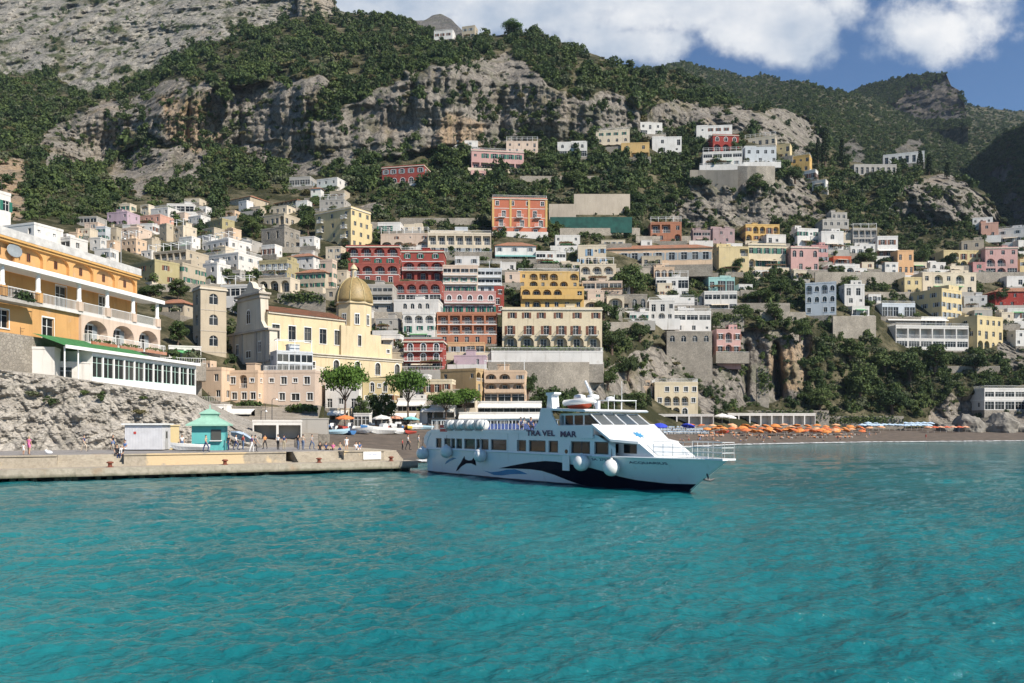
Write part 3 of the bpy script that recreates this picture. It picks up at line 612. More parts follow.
def facade(bm, o, ux, nn, Wd, zs, specs, out, base):
    """wall with real openings; out collects (type, local point, width, height, arch, depth)"""
    o, ux, nn = Vector(o), Vector(ux), Vector(nn)
    def p(x, z, y=0): return o+ux*x+Vector((0, 0, z))-nn*y
    def q(x0, x1, z0, z1):
        if x1-x0 > 1e-4 and z1-z0 > 1e-4: quad(bm, [p(x0, z0), p(x1, z0), p(x1, z1), p(x0, z1)])
    if base > -1e-6 or zs[0] > 1e-6: q(0, Wd, base, zs[0])
    for i, sp in enumerate(specs):
        z0, z1 = zs[i], zs[i+1]; hs = z1-z0; s = hs/3.2; n = len(sp)
        ops = []
        for j, c in enumerate(sp):
            if c == '.': continue
            w0, sill, head, arch, dep, mx = TYPES[c]; cell = Wd/n
            w_ = min(w0*s, mx*cell); cx = (j+.5)*cell; sl = cell-w_; k0 = math.sin(x_seed(o, i, j))*.22*sl if c in 'wsd' else 0; cx += k0
            ops.append((cx-w_/2, cx+w_/2, z0+sill*s, z0+head*s, arch, dep, c))
        if not ops: q(0, Wd, z0, z1); continue
        x = 0
        for xa, xb, za, zb, arch, dep, c in ops:
            q(x, xa, z0, z1); q(xa, xb, z0, za); q(xa, xb, zb, z1)
            ol = outline(xa, xb, za, zb, arch)
            if arch:
                arc = ol[2:]; h = len(arc)//2; m = (xa+xb)/2
                for half, cor in ((arc[:h+1], (xb, zb)), (arc[h:], (xa, zb))):
                    for a, b in zip(half, half[1:]):
                        quad2 = [p(*cor), p(*b), p(*a)]
                        f = bm.faces.new([bm.verts.new(v) for v in quad2])
            for (a, b) in zip(ol, ol[1:]+ol[:1]):
                quad(bm, [p(*a), p(*b), p(b[0], b[1], dep), p(a[0], a[1], dep)])
            if dep > 1: quad(bm, [p(xa-.01, za, dep), p(xb+.01, za, dep), p(xb+.01, zb, dep), p(xa-.01, zb, dep)])
            out.append((c, p((xa+xb)/2, za), xb-xa, zb-za, arch, dep, nn.copy(), s)); x = xb
        q(x, Wd, z0, z1)
    return zs[-1]
def window_mesh(w, h, arch, dep, shut, trim, fm, kind):
    k = (round(w, 1), round(h, 1), arch, dep, shut, trim, kind)
    if k in WCACHE: return WCACHE[k]
    w, h = max(.3, k[0]), max(.3, k[1]); bm = BM(); ol = outline(-w/2-.03, w/2+.03, 0, h, arch)
    bm.faces.new([bm.verts.new((x, -.004, z)) for x, z in ol]).material_index = 1
    t = .07; n = 2 if w < 1.6 else max(2, int(w/1.1))
    if kind in 'wdsaDWn':
        ins = [(x*(1-2*t/w), t+(z)*(1-2*t/h)) for x, z in ol]
        for (a, b, c, d) in zip(ol, ol[1:]+ol[:1], ins[1:]+ins[:1], ins):
            quad(bm, [(a[0], -.05, a[1]), (b[0], -.05, b[1]), (c[0], -.05, c[1]), (d[0], -.05, d[1])])
    else:
        box(bm, -w/2, w/2, -.08, 0, 0, .09); box(bm, -w/2, w/2, -.08, 0, h-.09, h)
    for j in range(1, n): x = -w/2+w*j/n; box(bm, x-.035, x+.035, -.06, 0, .05, h-.05)
    if h > 1.7: box(bm, -w/2+.05, w/2-.05, -.055, -.005, h*.68, h*.68+.05)
    if shut:
        for sx in (-1, 1):
            x0, x1 = sorted((sx*w*.51, sx*w*1.0)); box(bm, x0, x1, -dep-.06, -dep-.01, 0, h*.96, 2)
    if trim:
        for a, b in zip(ol[1:], ol[2:]+ol[:1]):
            m = Vector((0, 0, h*.45)); A, B = Vector((a[0], 0, a[1])), Vector((b[0], 0, b[1]))
            oa, ob = A+(A-m).normalized()*.2, B+(B-m).normalized()*.2
            quad(bm, [(A.x, -dep-.035, A.z), (B.x, -dep-.035, B.z), (ob.x, -dep-.035, ob.z), (oa.x, -dep-.035, oa.z)], 3)
        box(bm, -w/2-.12, w/2+.12, -dep-.12, -dep-.002, -.12, -.002, 3)
    me = bpy.data.meshes.new('window'); bm.to_mesh(me); bm.free()
    for m in (fm, GLASS, shut and SHUT[shut] or WHITE_PAINT, WHITE_PAINT): me.materials.append(m)
    WCACHE[k] = me; return me
def railing_mesh(w, h=1.0, gap=.32, d=0, kind='bars'):
    k = ('rail', round(w, 1), h, gap, round(d, 1), kind)
    if k in WCACHE: return WCACHE[k]
    bm = BM(); segs = [((-w/2, 0), (w/2, 0))]
    if d: segs += [((-w/2, 0), (-w/2, d)), ((w/2, 0), (w/2, d))]
    for a, b in segs:
        a, b = Vector((a[0], a[1], 0)), Vector((b[0], b[1], 0)); L_ = (b-a).length; ang = math.atan2(b.y-a.y, b.x-a.x); M = Matrix.Translation(a) @ Matrix.Rotation(ang, 4, 'Z')
        if kind == 'solid': box(bm, 0, L_, -.05, .05, 0, h, 0, M); continue
        box(bm, 0, L_, -.03, .03, h-.07, h, 0, M); box(bm, 0, L_, -.02, .02, .06, .1, 0, M)
        for j in range(int(L_/gap)+1): x = min(j*gap, L_-.02); box(bm, x-.018, x+.018, -.015, .015, 0, h-.05, 0, M)
    me = bpy.data.meshes.new('railing'); bm.to_mesh(me); bm.free(); WCACHE[k] = me; return me
def with_mat(me, m):
    k = (me.name, m.name)
    if k not in WCACHE:
        me2 = me.copy(); me2.materials.clear(); me2.materials.append(m); WCACHE[k] = me2
    return WCACHE[k]
FABRIC = lambda n, c: paint('fabric_'+n, c, .85, 0, .15, 2)
def H(x0, x1, yt, yb, yaw, col, floors, label, roof='flat', shut=None, trim=0, name='house', Y=None, dr=.75, fl='', side=None, fd=5.0, cat='house', group='houses on the hillside', dmax=11, rail='white', backY=0, fm=None):
    BOXES.append((x0, x1, yt, yb)); yaw = yaw+9 if x0 > 700 and -13 < yaw <= 0 else yaw; ya = R(yaw)
    Yc = Y or depth((x0+x1)/2, yb)-1.2
    u_ = ((x0+x1)/2-CX)/F; e = ya+math.atan(u_); k = Yc/F; T = (x1-x0)*k
    w = T/(math.cos(e)+dr*abs(math.sin(e))); d = w*dr
    if d > dmax: d = dmax; w = (T-d*abs(math.sin(e)))/math.cos(e)
    ux = Vector((math.cos(ya), math.sin(ya), 0)); uy = Vector((-math.sin(ya), math.cos(ya), 0))
    cpx = x0+w*math.cos(e)/k if e < 0 else x0+d*abs(math.sin(e))/k
    C = P(cpx, yb, Yc); o = C-ux*(w/2) if e < 0 else C+ux*(w/2)
    Ht = (yb-yt)*k; fls = floors.split('/')[::-1]; n = len(fls)
    Hw = Ht; rh = 0
    if roof in ('tile', 'gable'): rh = min(.2*min(w, d)+.3, Ht*.3); Hw = Ht-rh
    par = 0 if rh else min(.6, Ht*.08)
    zs = [(Hw-par)*i/n for i in range(n+1)]
    root = empty(name, o, ya, label, cat, group)
    vr = random.Random(int(x0*13+yt*7+x1)); plain = cat == 'house' and 'V' not in fl
    if shut is None and plain and vr.random() < .5: shut = vr.choice('gbyy')
    def vary(sp): return ''.join((vr.choice('.sdsw') if (c == 'w' and plain and vr.random() < .3) else c) for c in sp)
    bm = BM(); outs = []; clean = [vary(f.lstrip('+_=!')) for f in fls]
    facade(bm, (-w/2, 0, 0), (1, 0, 0), (0, -1, 0), w, zs, clean, outs, 0)
    vis = 1 if e < 0 else -1
    nside = lambda f: max(1, round(len(f)*d/w*.8))
    sspec = side.split('/')[::-1] if side else [''.join(random.choice('wws.' if d > 4 else 'w.') for _ in range(nside(f))) for f in clean]
    sspec = (sspec+[sspec[-1]]*n)[:n]; blank = ['.']*n; o2 = []
    facade(bm, (w/2, 0, 0), (0, 1, 0), (1, 0, 0), d, zs, sspec if vis > 0 else blank, outs if vis > 0 else o2, 0)
    facade(bm, (-w/2, d, 0), (0, -1, 0), (-1, 0, 0), d, zs, sspec if vis < 0 else blank, outs if vis < 0 else o2, 0)
    facade(bm, (w/2, d, 0), (-1, 0, 0), (0, 1, 0), w, zs, blank, o2, 0)
    if par:
        zt = Hw-par
        for xa, xb, ya_, yb_ in ((-w/2-.06, w/2+.06, -.06, .2), (-w/2-.06, w/2+.06, d-.2, d+.06), (-w/2-.06, -w/2+.2, .2, d-.2), (w/2-.2, w/2+.06, .2, d-.2)): box(bm, xa, xb, ya_, yb_, zt, Hw)
    bmesh.ops.remove_doubles(bm, verts=bm.verts, dist=.002)
    wm = wallmat(col); obj('wall', bm, root, wm)
    b = BM(); box(b, -w/2-.12, w/2+.12, -.12, d, -fd, -.004); obj('foundation', b, root, wallmat('rubble' if vr.random() < .85 or Ht > 14 else col))
    fm = fm or WHITE_PAINT; trimmat = trim
    for (c, pt, ww, hh, arch, dep, nn, s) in outs:
        rz = math.atan2(nn.x, -nn.y)
        if c in 'LRo':
            if c != 'o':
                wd = min(1.5*s, ww*.6); dm = window_mesh(wd, min(2.3*s, hh*.85), 0, .1, None, 0, fm, 'd'); obj('door', dm, root, None, pt-nn*(dep-.02), (0, 0, rz))
            if pt.z > 1.5: obj('railing', with_mat(railing_mesh(ww, .95*s), {'white': WHITE_PAINT, 'dark': DARK_METAL}.get(rail) or wm), root, None, pt-nn*.12, (0, 0, rz))
        else:
            sh = shut if c in 'wd' else None
            obj('door' if c in 'dD' and pt.z < 1 else 'window', window_mesh(ww, hh, arch, dep, sh, trim if c != 'g' else 0, fm, c), root, None, pt-nn*dep, (0, 0, rz))
    for i, f in enumerate(fls):                                    # balconies of the front
        if i == 0: continue
        z = zs[i]; s = (zs[1])/3.2; dp = 1.0*s
        spans = []
        if f[0] in '+=': spans = [(0, w*.97)]
        elif f[0] == '_': spans = [((j+.5)*w/len(clean[i])-w/2, min(2.2*s, .8*w/len(clean[i]))) for j, c in enumerate(clean[i]) if c == 'd']
        for cx, bw in spans:
            b = BM(); box(b, -bw/2, bw/2, -dp, -.003, -.14, .02)
            bo = obj('balcony', b, root, wm if f[0] == '=' else WHITE_PAINT, (cx, 0, z))
            obj('railing', with_mat(railing_mesh(bw, 1.0*s, .3, dp-.05, 'solid' if f[0] == '=' else 'bars'), wm if f[0] == '=' else {'white': WHITE_PAINT, 'dark': DARK_METAL}.get(rail) or wm), bo, None, (0, -dp+.04, .02))
    if rh:
        b = BM(); ov = .45; a = [(-w/2-ov, -ov), (w/2+ov, -ov), (w/2+ov, d+ov), (-w/2-ov, d+ov)]; hip = 0 if roof == 'gable' else min(w, d)*.45
        top = [b.verts.new((-w/2-ov*(roof == 'gable')+hip, d/2, Hw+rh)), b.verts.new((w/2+ov*(roof == 'gable')-hip, d/2, Hw+rh))]
        v = [b.verts.new((x, y, Hw-.02)) for x, y in a]; lo = [b.verts.new((x, y, Hw-.16)) for x, y in a]
        b.faces.new((v[0], v[1], top[1], top[0])); b.faces.new((v[2], v[3], top[0], top[1])); b.faces.new((v[1], v[2], top[1])); b.faces.new((v[3], v[0], top[0]))
        for j in range(4): b.faces.new((lo[j], lo[(j+1)%4], v[(j+1)%4], v[j]))
        b.faces.new(lo[::-1]); ro = obj('roof', b, root, tile_mat())
    else:
        b = BM(); box(b, -w/2+.2, w/2-.2, .2, d-.2, Hw-par-.1, Hw-par+.05); ro = obj('roof', b, root, ROOF)
        rr = random.Random(x0*31+yt)
        if 'h' in fl or (rr.random() < .3 and w > 6 and 'H' not in fl):
            b = BM(); hw = min(2.6, w*.3); cx = rr.uniform(-w*.3, w*.3); box(b, cx-hw/2, cx+hw/2, d*.35, d*.35+2.6, Hw-par, Hw+1.5); box(b, cx-hw/2-.15, cx+hw/2+.15, d*.35-.15, d*.35+2.75, Hw+1.5, Hw+1.65); obj('stair_hut', b, ro, wm)
        if rr.random() < .35:
            b = BM(); cx = rr.uniform(-w*.4, w*.4); tube(b, [(cx, d*.4, Hw-par), (cx, d*.4, Hw+2.2)], .03, 5); tube(b, [(cx-.5, d*.4, Hw+2), (cx+.5, d*.4, Hw+2)], .02, 4); tube(b, [(cx-.35, d*.4, Hw+1.7), (cx+.35, d*.4, Hw+1.7)], .02, 4); obj('aerial', b, ro, DARK_METAL)
    if 'r' in fl: obj('roof_railing', with_mat(railing_mesh(w-.1, 1.0, .35, d-.2), WHITE_PAINT), root, None, (0, .1, Hw-.02))
    if 'c' in fl:
        b = BM(); cx = random.uniform(-.35, .35)*w; box(b, cx-.35, cx+.35, d*.5-.3, d*.5+.3, Hw-.3, Hw+max(1.2, rh+.6)); box(b, cx-.45, cx+.45, d*.5-.4, d*.5+.4, Hw+max(1.2, rh+.6), Hw+max(1.2, rh+.6)+.12); obj('chimney', b, ro, wm)
    if 'p' in fl:
        b = BM(); nx = max(3, int(w/2.5)); dp = min(3.2, d*.5)
        for j in range(nx):
            x = -w/2+.2+(w-.4)*j/(nx-1); box(b, x-.07, x+.07, .15, .29, Hw-.05, Hw+2.3); box(b, x-.05, x+.05, .1, dp, Hw+2.4, Hw+2.52)
        box(b, -w/2, w/2, .15, .29, Hw+2.3, Hw+2.4); box(b, -w/2, w/2, dp-.2, dp-.06, Hw+2.3, Hw+2.4); obj('pergola', b, root, WHITE_PAINT)
    for fc, nm, cc in (('A', 'red', (.55,.07,.04)), ('W', 'white', (.75,.73,.68)), ('Y', 'yellow', (.6,.42,.1)), ('E', 'teal', (.15,.35,.33))):
        if fc in fl:
            b = BM(); z = zs[1]*.86; quad(b, [(-w/2, -.02, z), (w/2, -.02, z), (w/2, -1.9, z-.7), (-w/2, -1.9, z-.7)]); quad(b, [(-w/2, -1.9, z-.7), (w/2, -1.9, z-.7), (w/2, -1.91, z-1), (-w/2, -1.91, z-1)])
            obj('awning', b, root, [FABRIC(nm, cc)] if fc != 'A' else [FABRIC('white', (.75,.73,.68)), FABRIC(nm, cc)])
            if fc == 'A':
                for p_ in root.children[-1].data.polygons: p_.material_index = 1 if p_.index else 0
    if 'k' in fl:
        b = BM()
        for xa, xb, y0, y1 in ((-w/2-.28, w/2+.28, -.28, -.065), (-w/2-.28, -w/2-.065, -.06, d), (w/2+.065, w/2+.28, -.06, d)): box(b, xa, xb, y0, y1, Hw-par-.25, Hw-par+.12)
        obj('cornice', b, root, plaster('cornice', (.66,.6,.5)))
    if 'b' in fl or 'B' in fl:
        b = BM()
        for i in range(1, n):
            box(b, -w/2-.06, w/2+.06, -.07, -.003, zs[i]-.18, zs[i]+.0); box(b, vis*w/2+(0.003 if vis > 0 else -.06), vis*w/2+(.06 if vis > 0 else -.003), 0, d, zs[i]-.18, zs[i])
        obj('string_course', b, root, WHITE_PAINT if 'b' in fl else plaster('front_trim', (.36,.31,.25)))
    if plain and 'T' not in fl and w > 4.5 and vr.random() < .72:
        tc_ = vr.choice(('rubble','rubble','rubble','cream','grey','white')); xl, xr = -w/2-vr.uniform(.3,2.6), w/2+vr.uniform(.3,2.6); dp = vr.uniform(1.8,3.6); b = BM()
        box(b, xl, xr, -dp, -.02, -3.2, -.08); box(b, xl, xr, -dp, -dp+.18, -.08, .75 if vr.random() < .5 else .06); to = obj('terrace', b, root, wallmat(tc_))
        if vr.random() < .6: obj('railing', with_mat(railing_mesh(xr-xl-.1, 1.0, .4), WHITE_PAINT if vr.random() < .7 else DARK_METAL), to, None, ((xl+xr)/2, -dp+.1, 0))
        if vr.random() < .85:
            for q in range(vr.randint(2,5)): b = BM(); cx = vr.uniform(xl+.4, xr-.4); rr = vr.uniform(.4,1.0)+(vr.random() < .3)*.8; leaf_cloud(b, 80, (cx, -dp*.6, rr*.7), (rr, rr*.8, rr), .1+.16*rr, int(x0*5+q), .3); obj('foliage', b, to, vr.choice((LEAF, LEAF_OLIVE, LEAF_EVER)))
        if vr.random() < .22:
            b = BM(); x_a = vr.uniform(-w/2, 0); x_b = x_a+w*.5
            for x in (x_a, x_b): box(b, x-.06, x+.06, -dp+.2, -dp+.32, 0, 2.3)
            for q in range(6): yq = -dp+.1+q*(dp-.2)/5; box(b, x_a-.2, x_b+.2, yq-.04, yq+.04, 2.3, 2.4)
            obj('pergola', b, to, WOOD)
            b = BM(); leaf_cloud(b, 110, ((x_a+x_b)/2, -dp/2, 2.5), ((x_b-x_a)/2, dp/2, .25), .2, int(x0), .2); obj('vine', b, to, LEAF)
        if vr.random() < .2: b = BM(); z = zs[1]*.8; quad(b, [(-w*.3, -.03, z), (w*.25, -.03, z), (w*.25, -1.7, z-.6), (-w*.3, -1.7, z-.6)]); obj('awning', b, root, FABRIC('sand', (.55,.48,.38)) if vr.random() < .6 else FABRIC('green', (.1,.34,.13)))
    if plain and not rh and w > 5 and 'h' not in fl and 'p' not in fl and 'H' not in fl and vr.random() < .3:
        aw = w*vr.uniform(.3,.55); cx = vr.choice((-1,1))*(w-aw)/2*.9; ah = min(2.6, Ht*.3); bm = BM(); outs = []
        for o_, ux_, nn_, wd_, sp_ in (((cx-aw/2, d*.4, 0), (1,0,0), (0,-1,0), aw, 'sd'), ((cx+aw/2, d*.4, 0), (0,1,0), (1,0,0), d*.5, 's'), ((cx-aw/2, d*.9, 0), (0,-1,0), (-1,0,0), d*.5, 's'), ((cx+aw/2, d*.9, 0), (-1,0,0), (0,1,0), aw, '.')): facade(bm, o_, ux_, nn_, wd_, [Hw-par, Hw-par+ah], [sp_], outs, Hw-par)
        quad(bm, [(cx-aw/2, d*.4, Hw-par+ah), (cx+aw/2, d*.4, Hw-par+ah), (cx+aw/2, d*.9, Hw-par+ah), (cx-aw/2, d*.9, Hw-par+ah)]); ao = obj('roof_room', bm, root, wm)
        for (c, pt, ww, hh, arch, dep, nn, s) in outs: obj('window', window_mesh(ww, hh, arch, dep, None, 0, fm, c), ao, None, pt-nn*dep, (0, 0, math.atan2(nn.x, -nn.y)))
    HOUSES.append((root, w, d, Hw, zs)); return root, w, d, Hw, zs
def retaining(x0, x1, yt, yb, label, col='rubble', Y=None, name='retaining_wall', t=.8):
    """a long wall that follows the slope between two directions"""
    BOXES.append((x0, x1, yt, yb)); bm = BM(); n = max(2, int((x1-x0)/8)); pts = []
    for i in range(n+1):
        px = x0+(x1-x0)*i/n; Yc = (Y or depth(px, yb)-.8); pts.append((P(px, yt, Yc), P(px, yb, Yc)))
    for (a, b), (c, d) in zip(pts, pts[1:]):
        dn = Vector((0, 0, -3)); bk = Vector((0, t, 0))
        quad(bm, [b+dn, d+dn, c, a]); quad(bm, [a, c, c+bk, a+bk]); quad(bm, [c+bk, d+dn+bk, b+dn+bk, a+bk])
    for a, b in (pts[0], pts[-1]): quad(bm, [a, a+bk, b+dn+bk, b+dn])
    bmesh.ops.remove_doubles(bm, verts=bm.verts, dist=.001); bmesh.ops.recalc_face_normals(bm, faces=bm.faces)
    return tag(obj(name, bm, None, wallmat(col)), label, 'wall', 'terrace walls of the hillside')
# ------------------------------------------------------------------ the town, house by house
# --- ridge and upper slope
H(434,456,30,43,-10,'white','www/ddd','white villa with dark windows on the wooded ridge', fl='r')
H(462,478,25,38,-15,'beige','ww/ww','small beige tower house standing highest on the wooded ridge')
H(382,431,164,184,-12,'red','wwwww/DDDDD','long dark red house with white window frames among trees under the cliff', trim=1, fl='k')
H(407,430,156,166,-12,'cream','www','cream upper storey set back behind the long dark red house under the cliff', Y=462, dmax=7)
H(453,478,140,150,5,'white','ww/GG','low white house with a dark terrace front under the cave in the cliff')
H(469,524,149,171,8,'pink','wwwwww/RRRRRR','wide pink villa with a dark colonnade below the big cliff', fl='kr', shut='g')
H(470,486,170,180,8,'pink','DD','small pink annex at the foot of the wide pink villa', dmax=5)
H(506,538,141,153,0,'palepink','wwww/wwww','pale pink flat-roofed house right of the pink villa under the cliff', fl='p')
H(557,587,142,157,-3,'white','aaa/GGG','white house with three big arched blue windows under the cliff')
H(596,630,129,149,-8,'cream','wwww/aaaa/LLLL','tall cream house with balconies and arches on the cliff terrace', fl='r')
H(620,649,143,160,-5,'gold','ww/RRR','mustard yellow house below the tall cream house near the cliff')
H(650,681,137,154,-4,'white','.w.w/.w.w','plain white block with few windows beside the villa spur', fl='')
H(636,662,122,135,5,'white','wdw/G.G','white stepped house high under the cliff, left of the spur', fl='h')
vil = H(490,547,197,236,4,'orangered','wwww/_ddd/_ddd/www','big orange red villa with yellow corner strips and roof balustrade', trim=1, fl='krb', name='villa', cat='villa', dmax=14)
for q_x in (-.49,-.17,.17,.49):
    b = BM(); box(b, vil[1]*q_x-.45, vil[1]*q_x+.45, -.16, -.004, vil[4][1], vil[3]-.9); obj('pilaster', b, vil[0], plaster('gold', PAL['gold']))
b = BM(); box(b, -vil[1]/2-.3, vil[1]/2+.3, -1.2, -.13, -5, vil[4][1]*.45); obj('base_terrace', b, vil[0], plaster('white', PAL['white']))
retaining(549,576,204,221,'left grey concrete terrace wall beside the orange red villa','stone')
retaining(574,630,194,214,'tall grey concrete wall above the green building site netting','stone')
# --- spur with villas
H(694,731,126,141,-6,'white','wwww/aa.w','white villa with arched windows topmost on the rocky spur')
H(707,738,134,151,-5,'red','aaa/LLL','dark red villa with white trimmed arches on the spur', trim=1, fl='k')
H(746,777,135,146,-22,'cream','wwwww','long cream house behind the blue white villa on the spur', fl='p')
H(740,775,147,164,-10,'bluewhite','wwww/w.w.w','pale blue villa at the rim of the spur terrace', fl='r')
H(700,741,152,167,-6,'white','gggg/wwww','white terraced house below the dark red villa on the spur', fl='p')
H(773,792,143,158,-28,'yellow','www/www','pale yellow house stepping down the right side of the spur')
H(787,812,154,172,-28,'gold','wwww/wwww','yellow orange house at the right end of the spur', fl='r')
retaining(690,738,170,190,'tall whitish terrace wall on the left flank of the spur','stone')
retaining(738,775,166,184,'grey stone terrace wall under the pale blue villa on the spur')
H(803,818,169,180,-35,'white','ww','upper small white house on the steps below the spur', dmax=6)
H(813,828,179,191,-35,'white','ww','lower small white house on the steps below the spur', dmax=6)
# --- cemetery terraces and far right hamlet
H(849,893,164,175,-8,'grey','nnnnnnnn','lower grey cemetery terrace with rows of dark niches near the cypresses', name='cemetery_block', cat='cemetery', dmax=8)
H(882,920,155,166,-20,'white','nnnnnn','upper pale cemetery terrace rising right of the lower one', name='cemetery_block', cat='cemetery', dmax=8)
H(969,990,218,230,-15,'white','www/www','white house left of the pink red one on the far right crag')
H(978,996,223,238,-15,'salmon','w/w','salmon red house on the far right crag')
H(996,1020,229,244,-25,'white','ww/ddw','white stepped house at the end of the far right crag', fl='r')
# --- upper left cluster
H(169,199,204,214,5,'white','GGG','low modern white house with glass front above the left cluster', dmax=7)
H(229,268,191,208,-30,'beige','wwwww/www.w','long beige house with tiled roof highest on the left', roof='tile', dmax=12)
H(239,253,200,212,-30,'white','w/w','small white cube house in front of the long beige tiled house', dmax=6)
H(275,314,195,209,-30,'beige','RRRRR/ww.ww','long beige house with tiled roof and loggia row, second from the left top', roof='tile')
H(311,324,186,200,-10,'white','w/w','narrow white tower house at the forest edge', roof='tile')
H(317,347,177,191,-20,'white','www/www','white house with terrace at the forest edge above the yellow block')
H(290,317,176,188,-10,'grey','gggg','grey low house with solar panels beside the forest')
H(320,351,199,212,-8,'grey','wwwww/wwwww','grey white long house just above the big yellow block', fl='p')
H(315,371,206,247,-33,'yellow','_dwd/_dwd/_dwd/LLL','big yellow apartment block with balconies above the church nave', dr=.9, fl='k', name='apartment_building', cat='building', side='www/www/www/www')
H(354,372,222,243,-33,'yellow','ww/ww','lower yellow wing right of the big yellow apartment block', dmax=6, fl='')
H(109,139,211,226,-15,'lilac','ww.w/LLww','lilac house with cream roof edge in the left cluster')
H(152,179,207,219,-20,'white','www/www','white house behind the salmon house in the left cluster', fl='r')
H(141,154,204,215,-20,'cream','L/w','cream belvedere tower above the salmon house', fl='')
H(141,173,214,227,-18,'salmon','wwww/w.ww','salmon house with many small windows in the left cluster')
H(125,164,223,233,-12,'white','..w..w','long plain white house under the salmon and lilac houses', dmax=7)
H(119,151,227,241,-15,'palepink','LLww/wwLw','cream pink house with two loggias in the left cluster')
H(122,146,238,253,-18,'peach','www/wLw','peach orange house with a terrace under the cream pink loggia house', fl='p')
H(97,110,226,240,-10,'bluewhite','ww/ww','pale blue white cube house at the left of the cluster')
H(91,106,237,252,-12,'white','a/w','white stepped house under the pale blue white cube house')
H(109,121,227,241,-12,'beige','w/w','beige narrow house between white cube and loggia house', fl='c')
H(79,106,216,228,-8,'grey','GGG/www','dark terraced grey house with panel roof at the forest edge left')
H(70,82,232,247,-10,'peach','w/w','small peach house at the far left of the cluster', fl='c')
H(78,97,228,240,-10,'cream','ww/aw','small cream house beside the far left peach one')
H(160,173,223,241,-30,'beige','w/w/w','narrow tall beige house left of the arched white one')
H(170,196,225,244,-30,'cream','wLw/aww/www','cream grey house with a central arch window in the left cluster', fl='p')
H(189,210,215,226,-25,'white','www/www','white flat house with terraces above the olive house', fl='r')
H(206,234,218,234,-36,'olive','www/www','olive yellow house with a bright orange right wall', dr=.5, side='w/w')
H(203,224,227,239,-30,'beige','ww/ww','beige small house under the olive yellow one')
H(224,241,228,240,-30,'peach','w/w','peach small house right under the olive yellow one', dmax=6)
H(203,251,238,257,-30,'white','wwwww/WaWaW','big white villa with roof terrace right of the olive house', fl='pr', name='villa', cat='villa')
H(260,300,213,226,-25,'beige','wwwwL','beige house on top of the big stone bastion', fl='')
H(262,300,226,249,-25,'rubble','.n.n./.....','round shouldered stone bastion under the beige house', dr=.8, fd=8, name='bastion', cat='bastion', group='stone bastions')
H(150,208,249,268,-20,'beige','RRRRRR/LwLwLw','long beige arcade building with dark openings in the left cluster', fl='p', dmax=10)
H(199,262,252,270,-25,'white','aawaawa/LaLaLa','white house with vaulted arches below the big white villa', fl='r')
H(200,230,262,284,-25,'white','wa/LL','white terrace house with climbing plants over its arches')
H(124,178,259,283,-35,'olive','wwwww/wwwww','olive beige house with a bright yellow orange right wall', dr=.45, side='w/w')
H(260,299,259,279,-14,'olive','_ddddd/+ddddd','olive yellow house with long balconies behind the church front', fl='')
H(259,300,277,292,-14,'cream','LLL','cream arcade base under the olive yellow balcony house', dmax=6)
H(285,326,250,269,-16,'white','www/wwww','white house with terracotta roof above the ivy wall', roof='tile', fl='c')
H(297,336,266,289,-14,'beige','wwwww/wwaww','beige house with tiled roof and green shutters above the ivy wall', roof='tile', shut='g')
H(320,337,259,289,-14,'palepink','ww/ww/ww','taller palepink end house right of the tiled beige house', shut='g', dmax=6)
H(222,262,284,315,-12,'white','GGG/wsw/Gww','white house with blue glass terraces behind the bell tower', fl='p')
H(158,197,297,316,-10,'beige','www','low beige house with orange tiled roof left of the bell tower', roof='tile')
H(150,205,262,284,-20,'beige','w.ww.w/w.www.','beige hillside house half hidden by trees above the hotel roof')
# --- centre: red hotel and terraces above
H(381,434,233,247,-4,'palepink','wwww/LLwL','pale pink house with roof terrace above the red hotel', fl='p')
H(428,492,233,256,2,'cream','RRRRRRR/+ddddddd','long cream house with two balcony floors above the hotels', fl='r', dmax=12)
H(455,468,227,240,2,'bluewhite','w','small pale blue roof room on the long cream house', Y=333, dmax=4)
H(494,536,239,262,2,'white','www/_ddd','white house with tiled roof and green canopy under the orange red villa', roof='tile', shut='y', fl='E')
H(554,580,235,249,0,'white','w.w/w.w','small white house under the concrete wall')
H(534,566,251,267,2,'white','gwg/www','white flat house with dark windows above the golden hotel')
H(347,404,245,266,0,'red','LLLL/+dddd','upper dark red hotel wing with white framed arched loggias', trim=1, name='hotel', cat='hotel', group='wings of the red hotel', fl='kb', shut='g')
H(349,404,263,284,0,'red','LLLL/+dddd','second dark red hotel wing with arches, right under the upper one', trim=1, name='hotel', cat='hotel', group='wings of the red hotel', fl='b', Y=276)
H(352,398,284,312,0,'grey','=gggg/+gggg/wwww','grey and red hotel base with wide glazed balconies beside the dome', name='hotel', cat='hotel', group='wings of the red hotel')
H(402,447,250,280,0,'red','www/+LLL/+LLL','dark red hotel wing with green shuttered doors under white arches', trim=1, name='hotel', cat='hotel', group='wings of the red hotel', fl='kb', shut='g')
H(394,446,281,303,-2,'red','LLLL/GGGG','red terrace wing with white arches on slender columns', trim=1, name='hotel', cat='hotel', group='wings of the red hotel', fl='')
H(394,444,299,322,-3,'white','.aaaa./a.w.a.','white block with green arched windows below the red terrace wing', name='house')
H(443,479,265,293,1,'palepink','+gggg/+wwww/+dddd','pale pink hotel wing with blue glass balconies', trim=1, name='hotel', cat='hotel', group='pale hotel wings', shut='g')
H(477,502,268,293,1,'bluewhite','+ggg/+ggg/+ddd','pale blue hotel wing with conservatory balconies beside the golden hotel', name='hotel', cat='hotel', group='pale hotel wings', fl='p')
H(444,497,291,314,1,'rose','+aaaaa/+ddddd','pink white hotel wing with a row of green shuttered arches', trim=1, name='hotel', cat='hotel', group='pale hotel wings', shut='g')
H(494,504,286,313,1,'red','w/w/w','narrow red house end wall left of the golden hotel', trim=1)
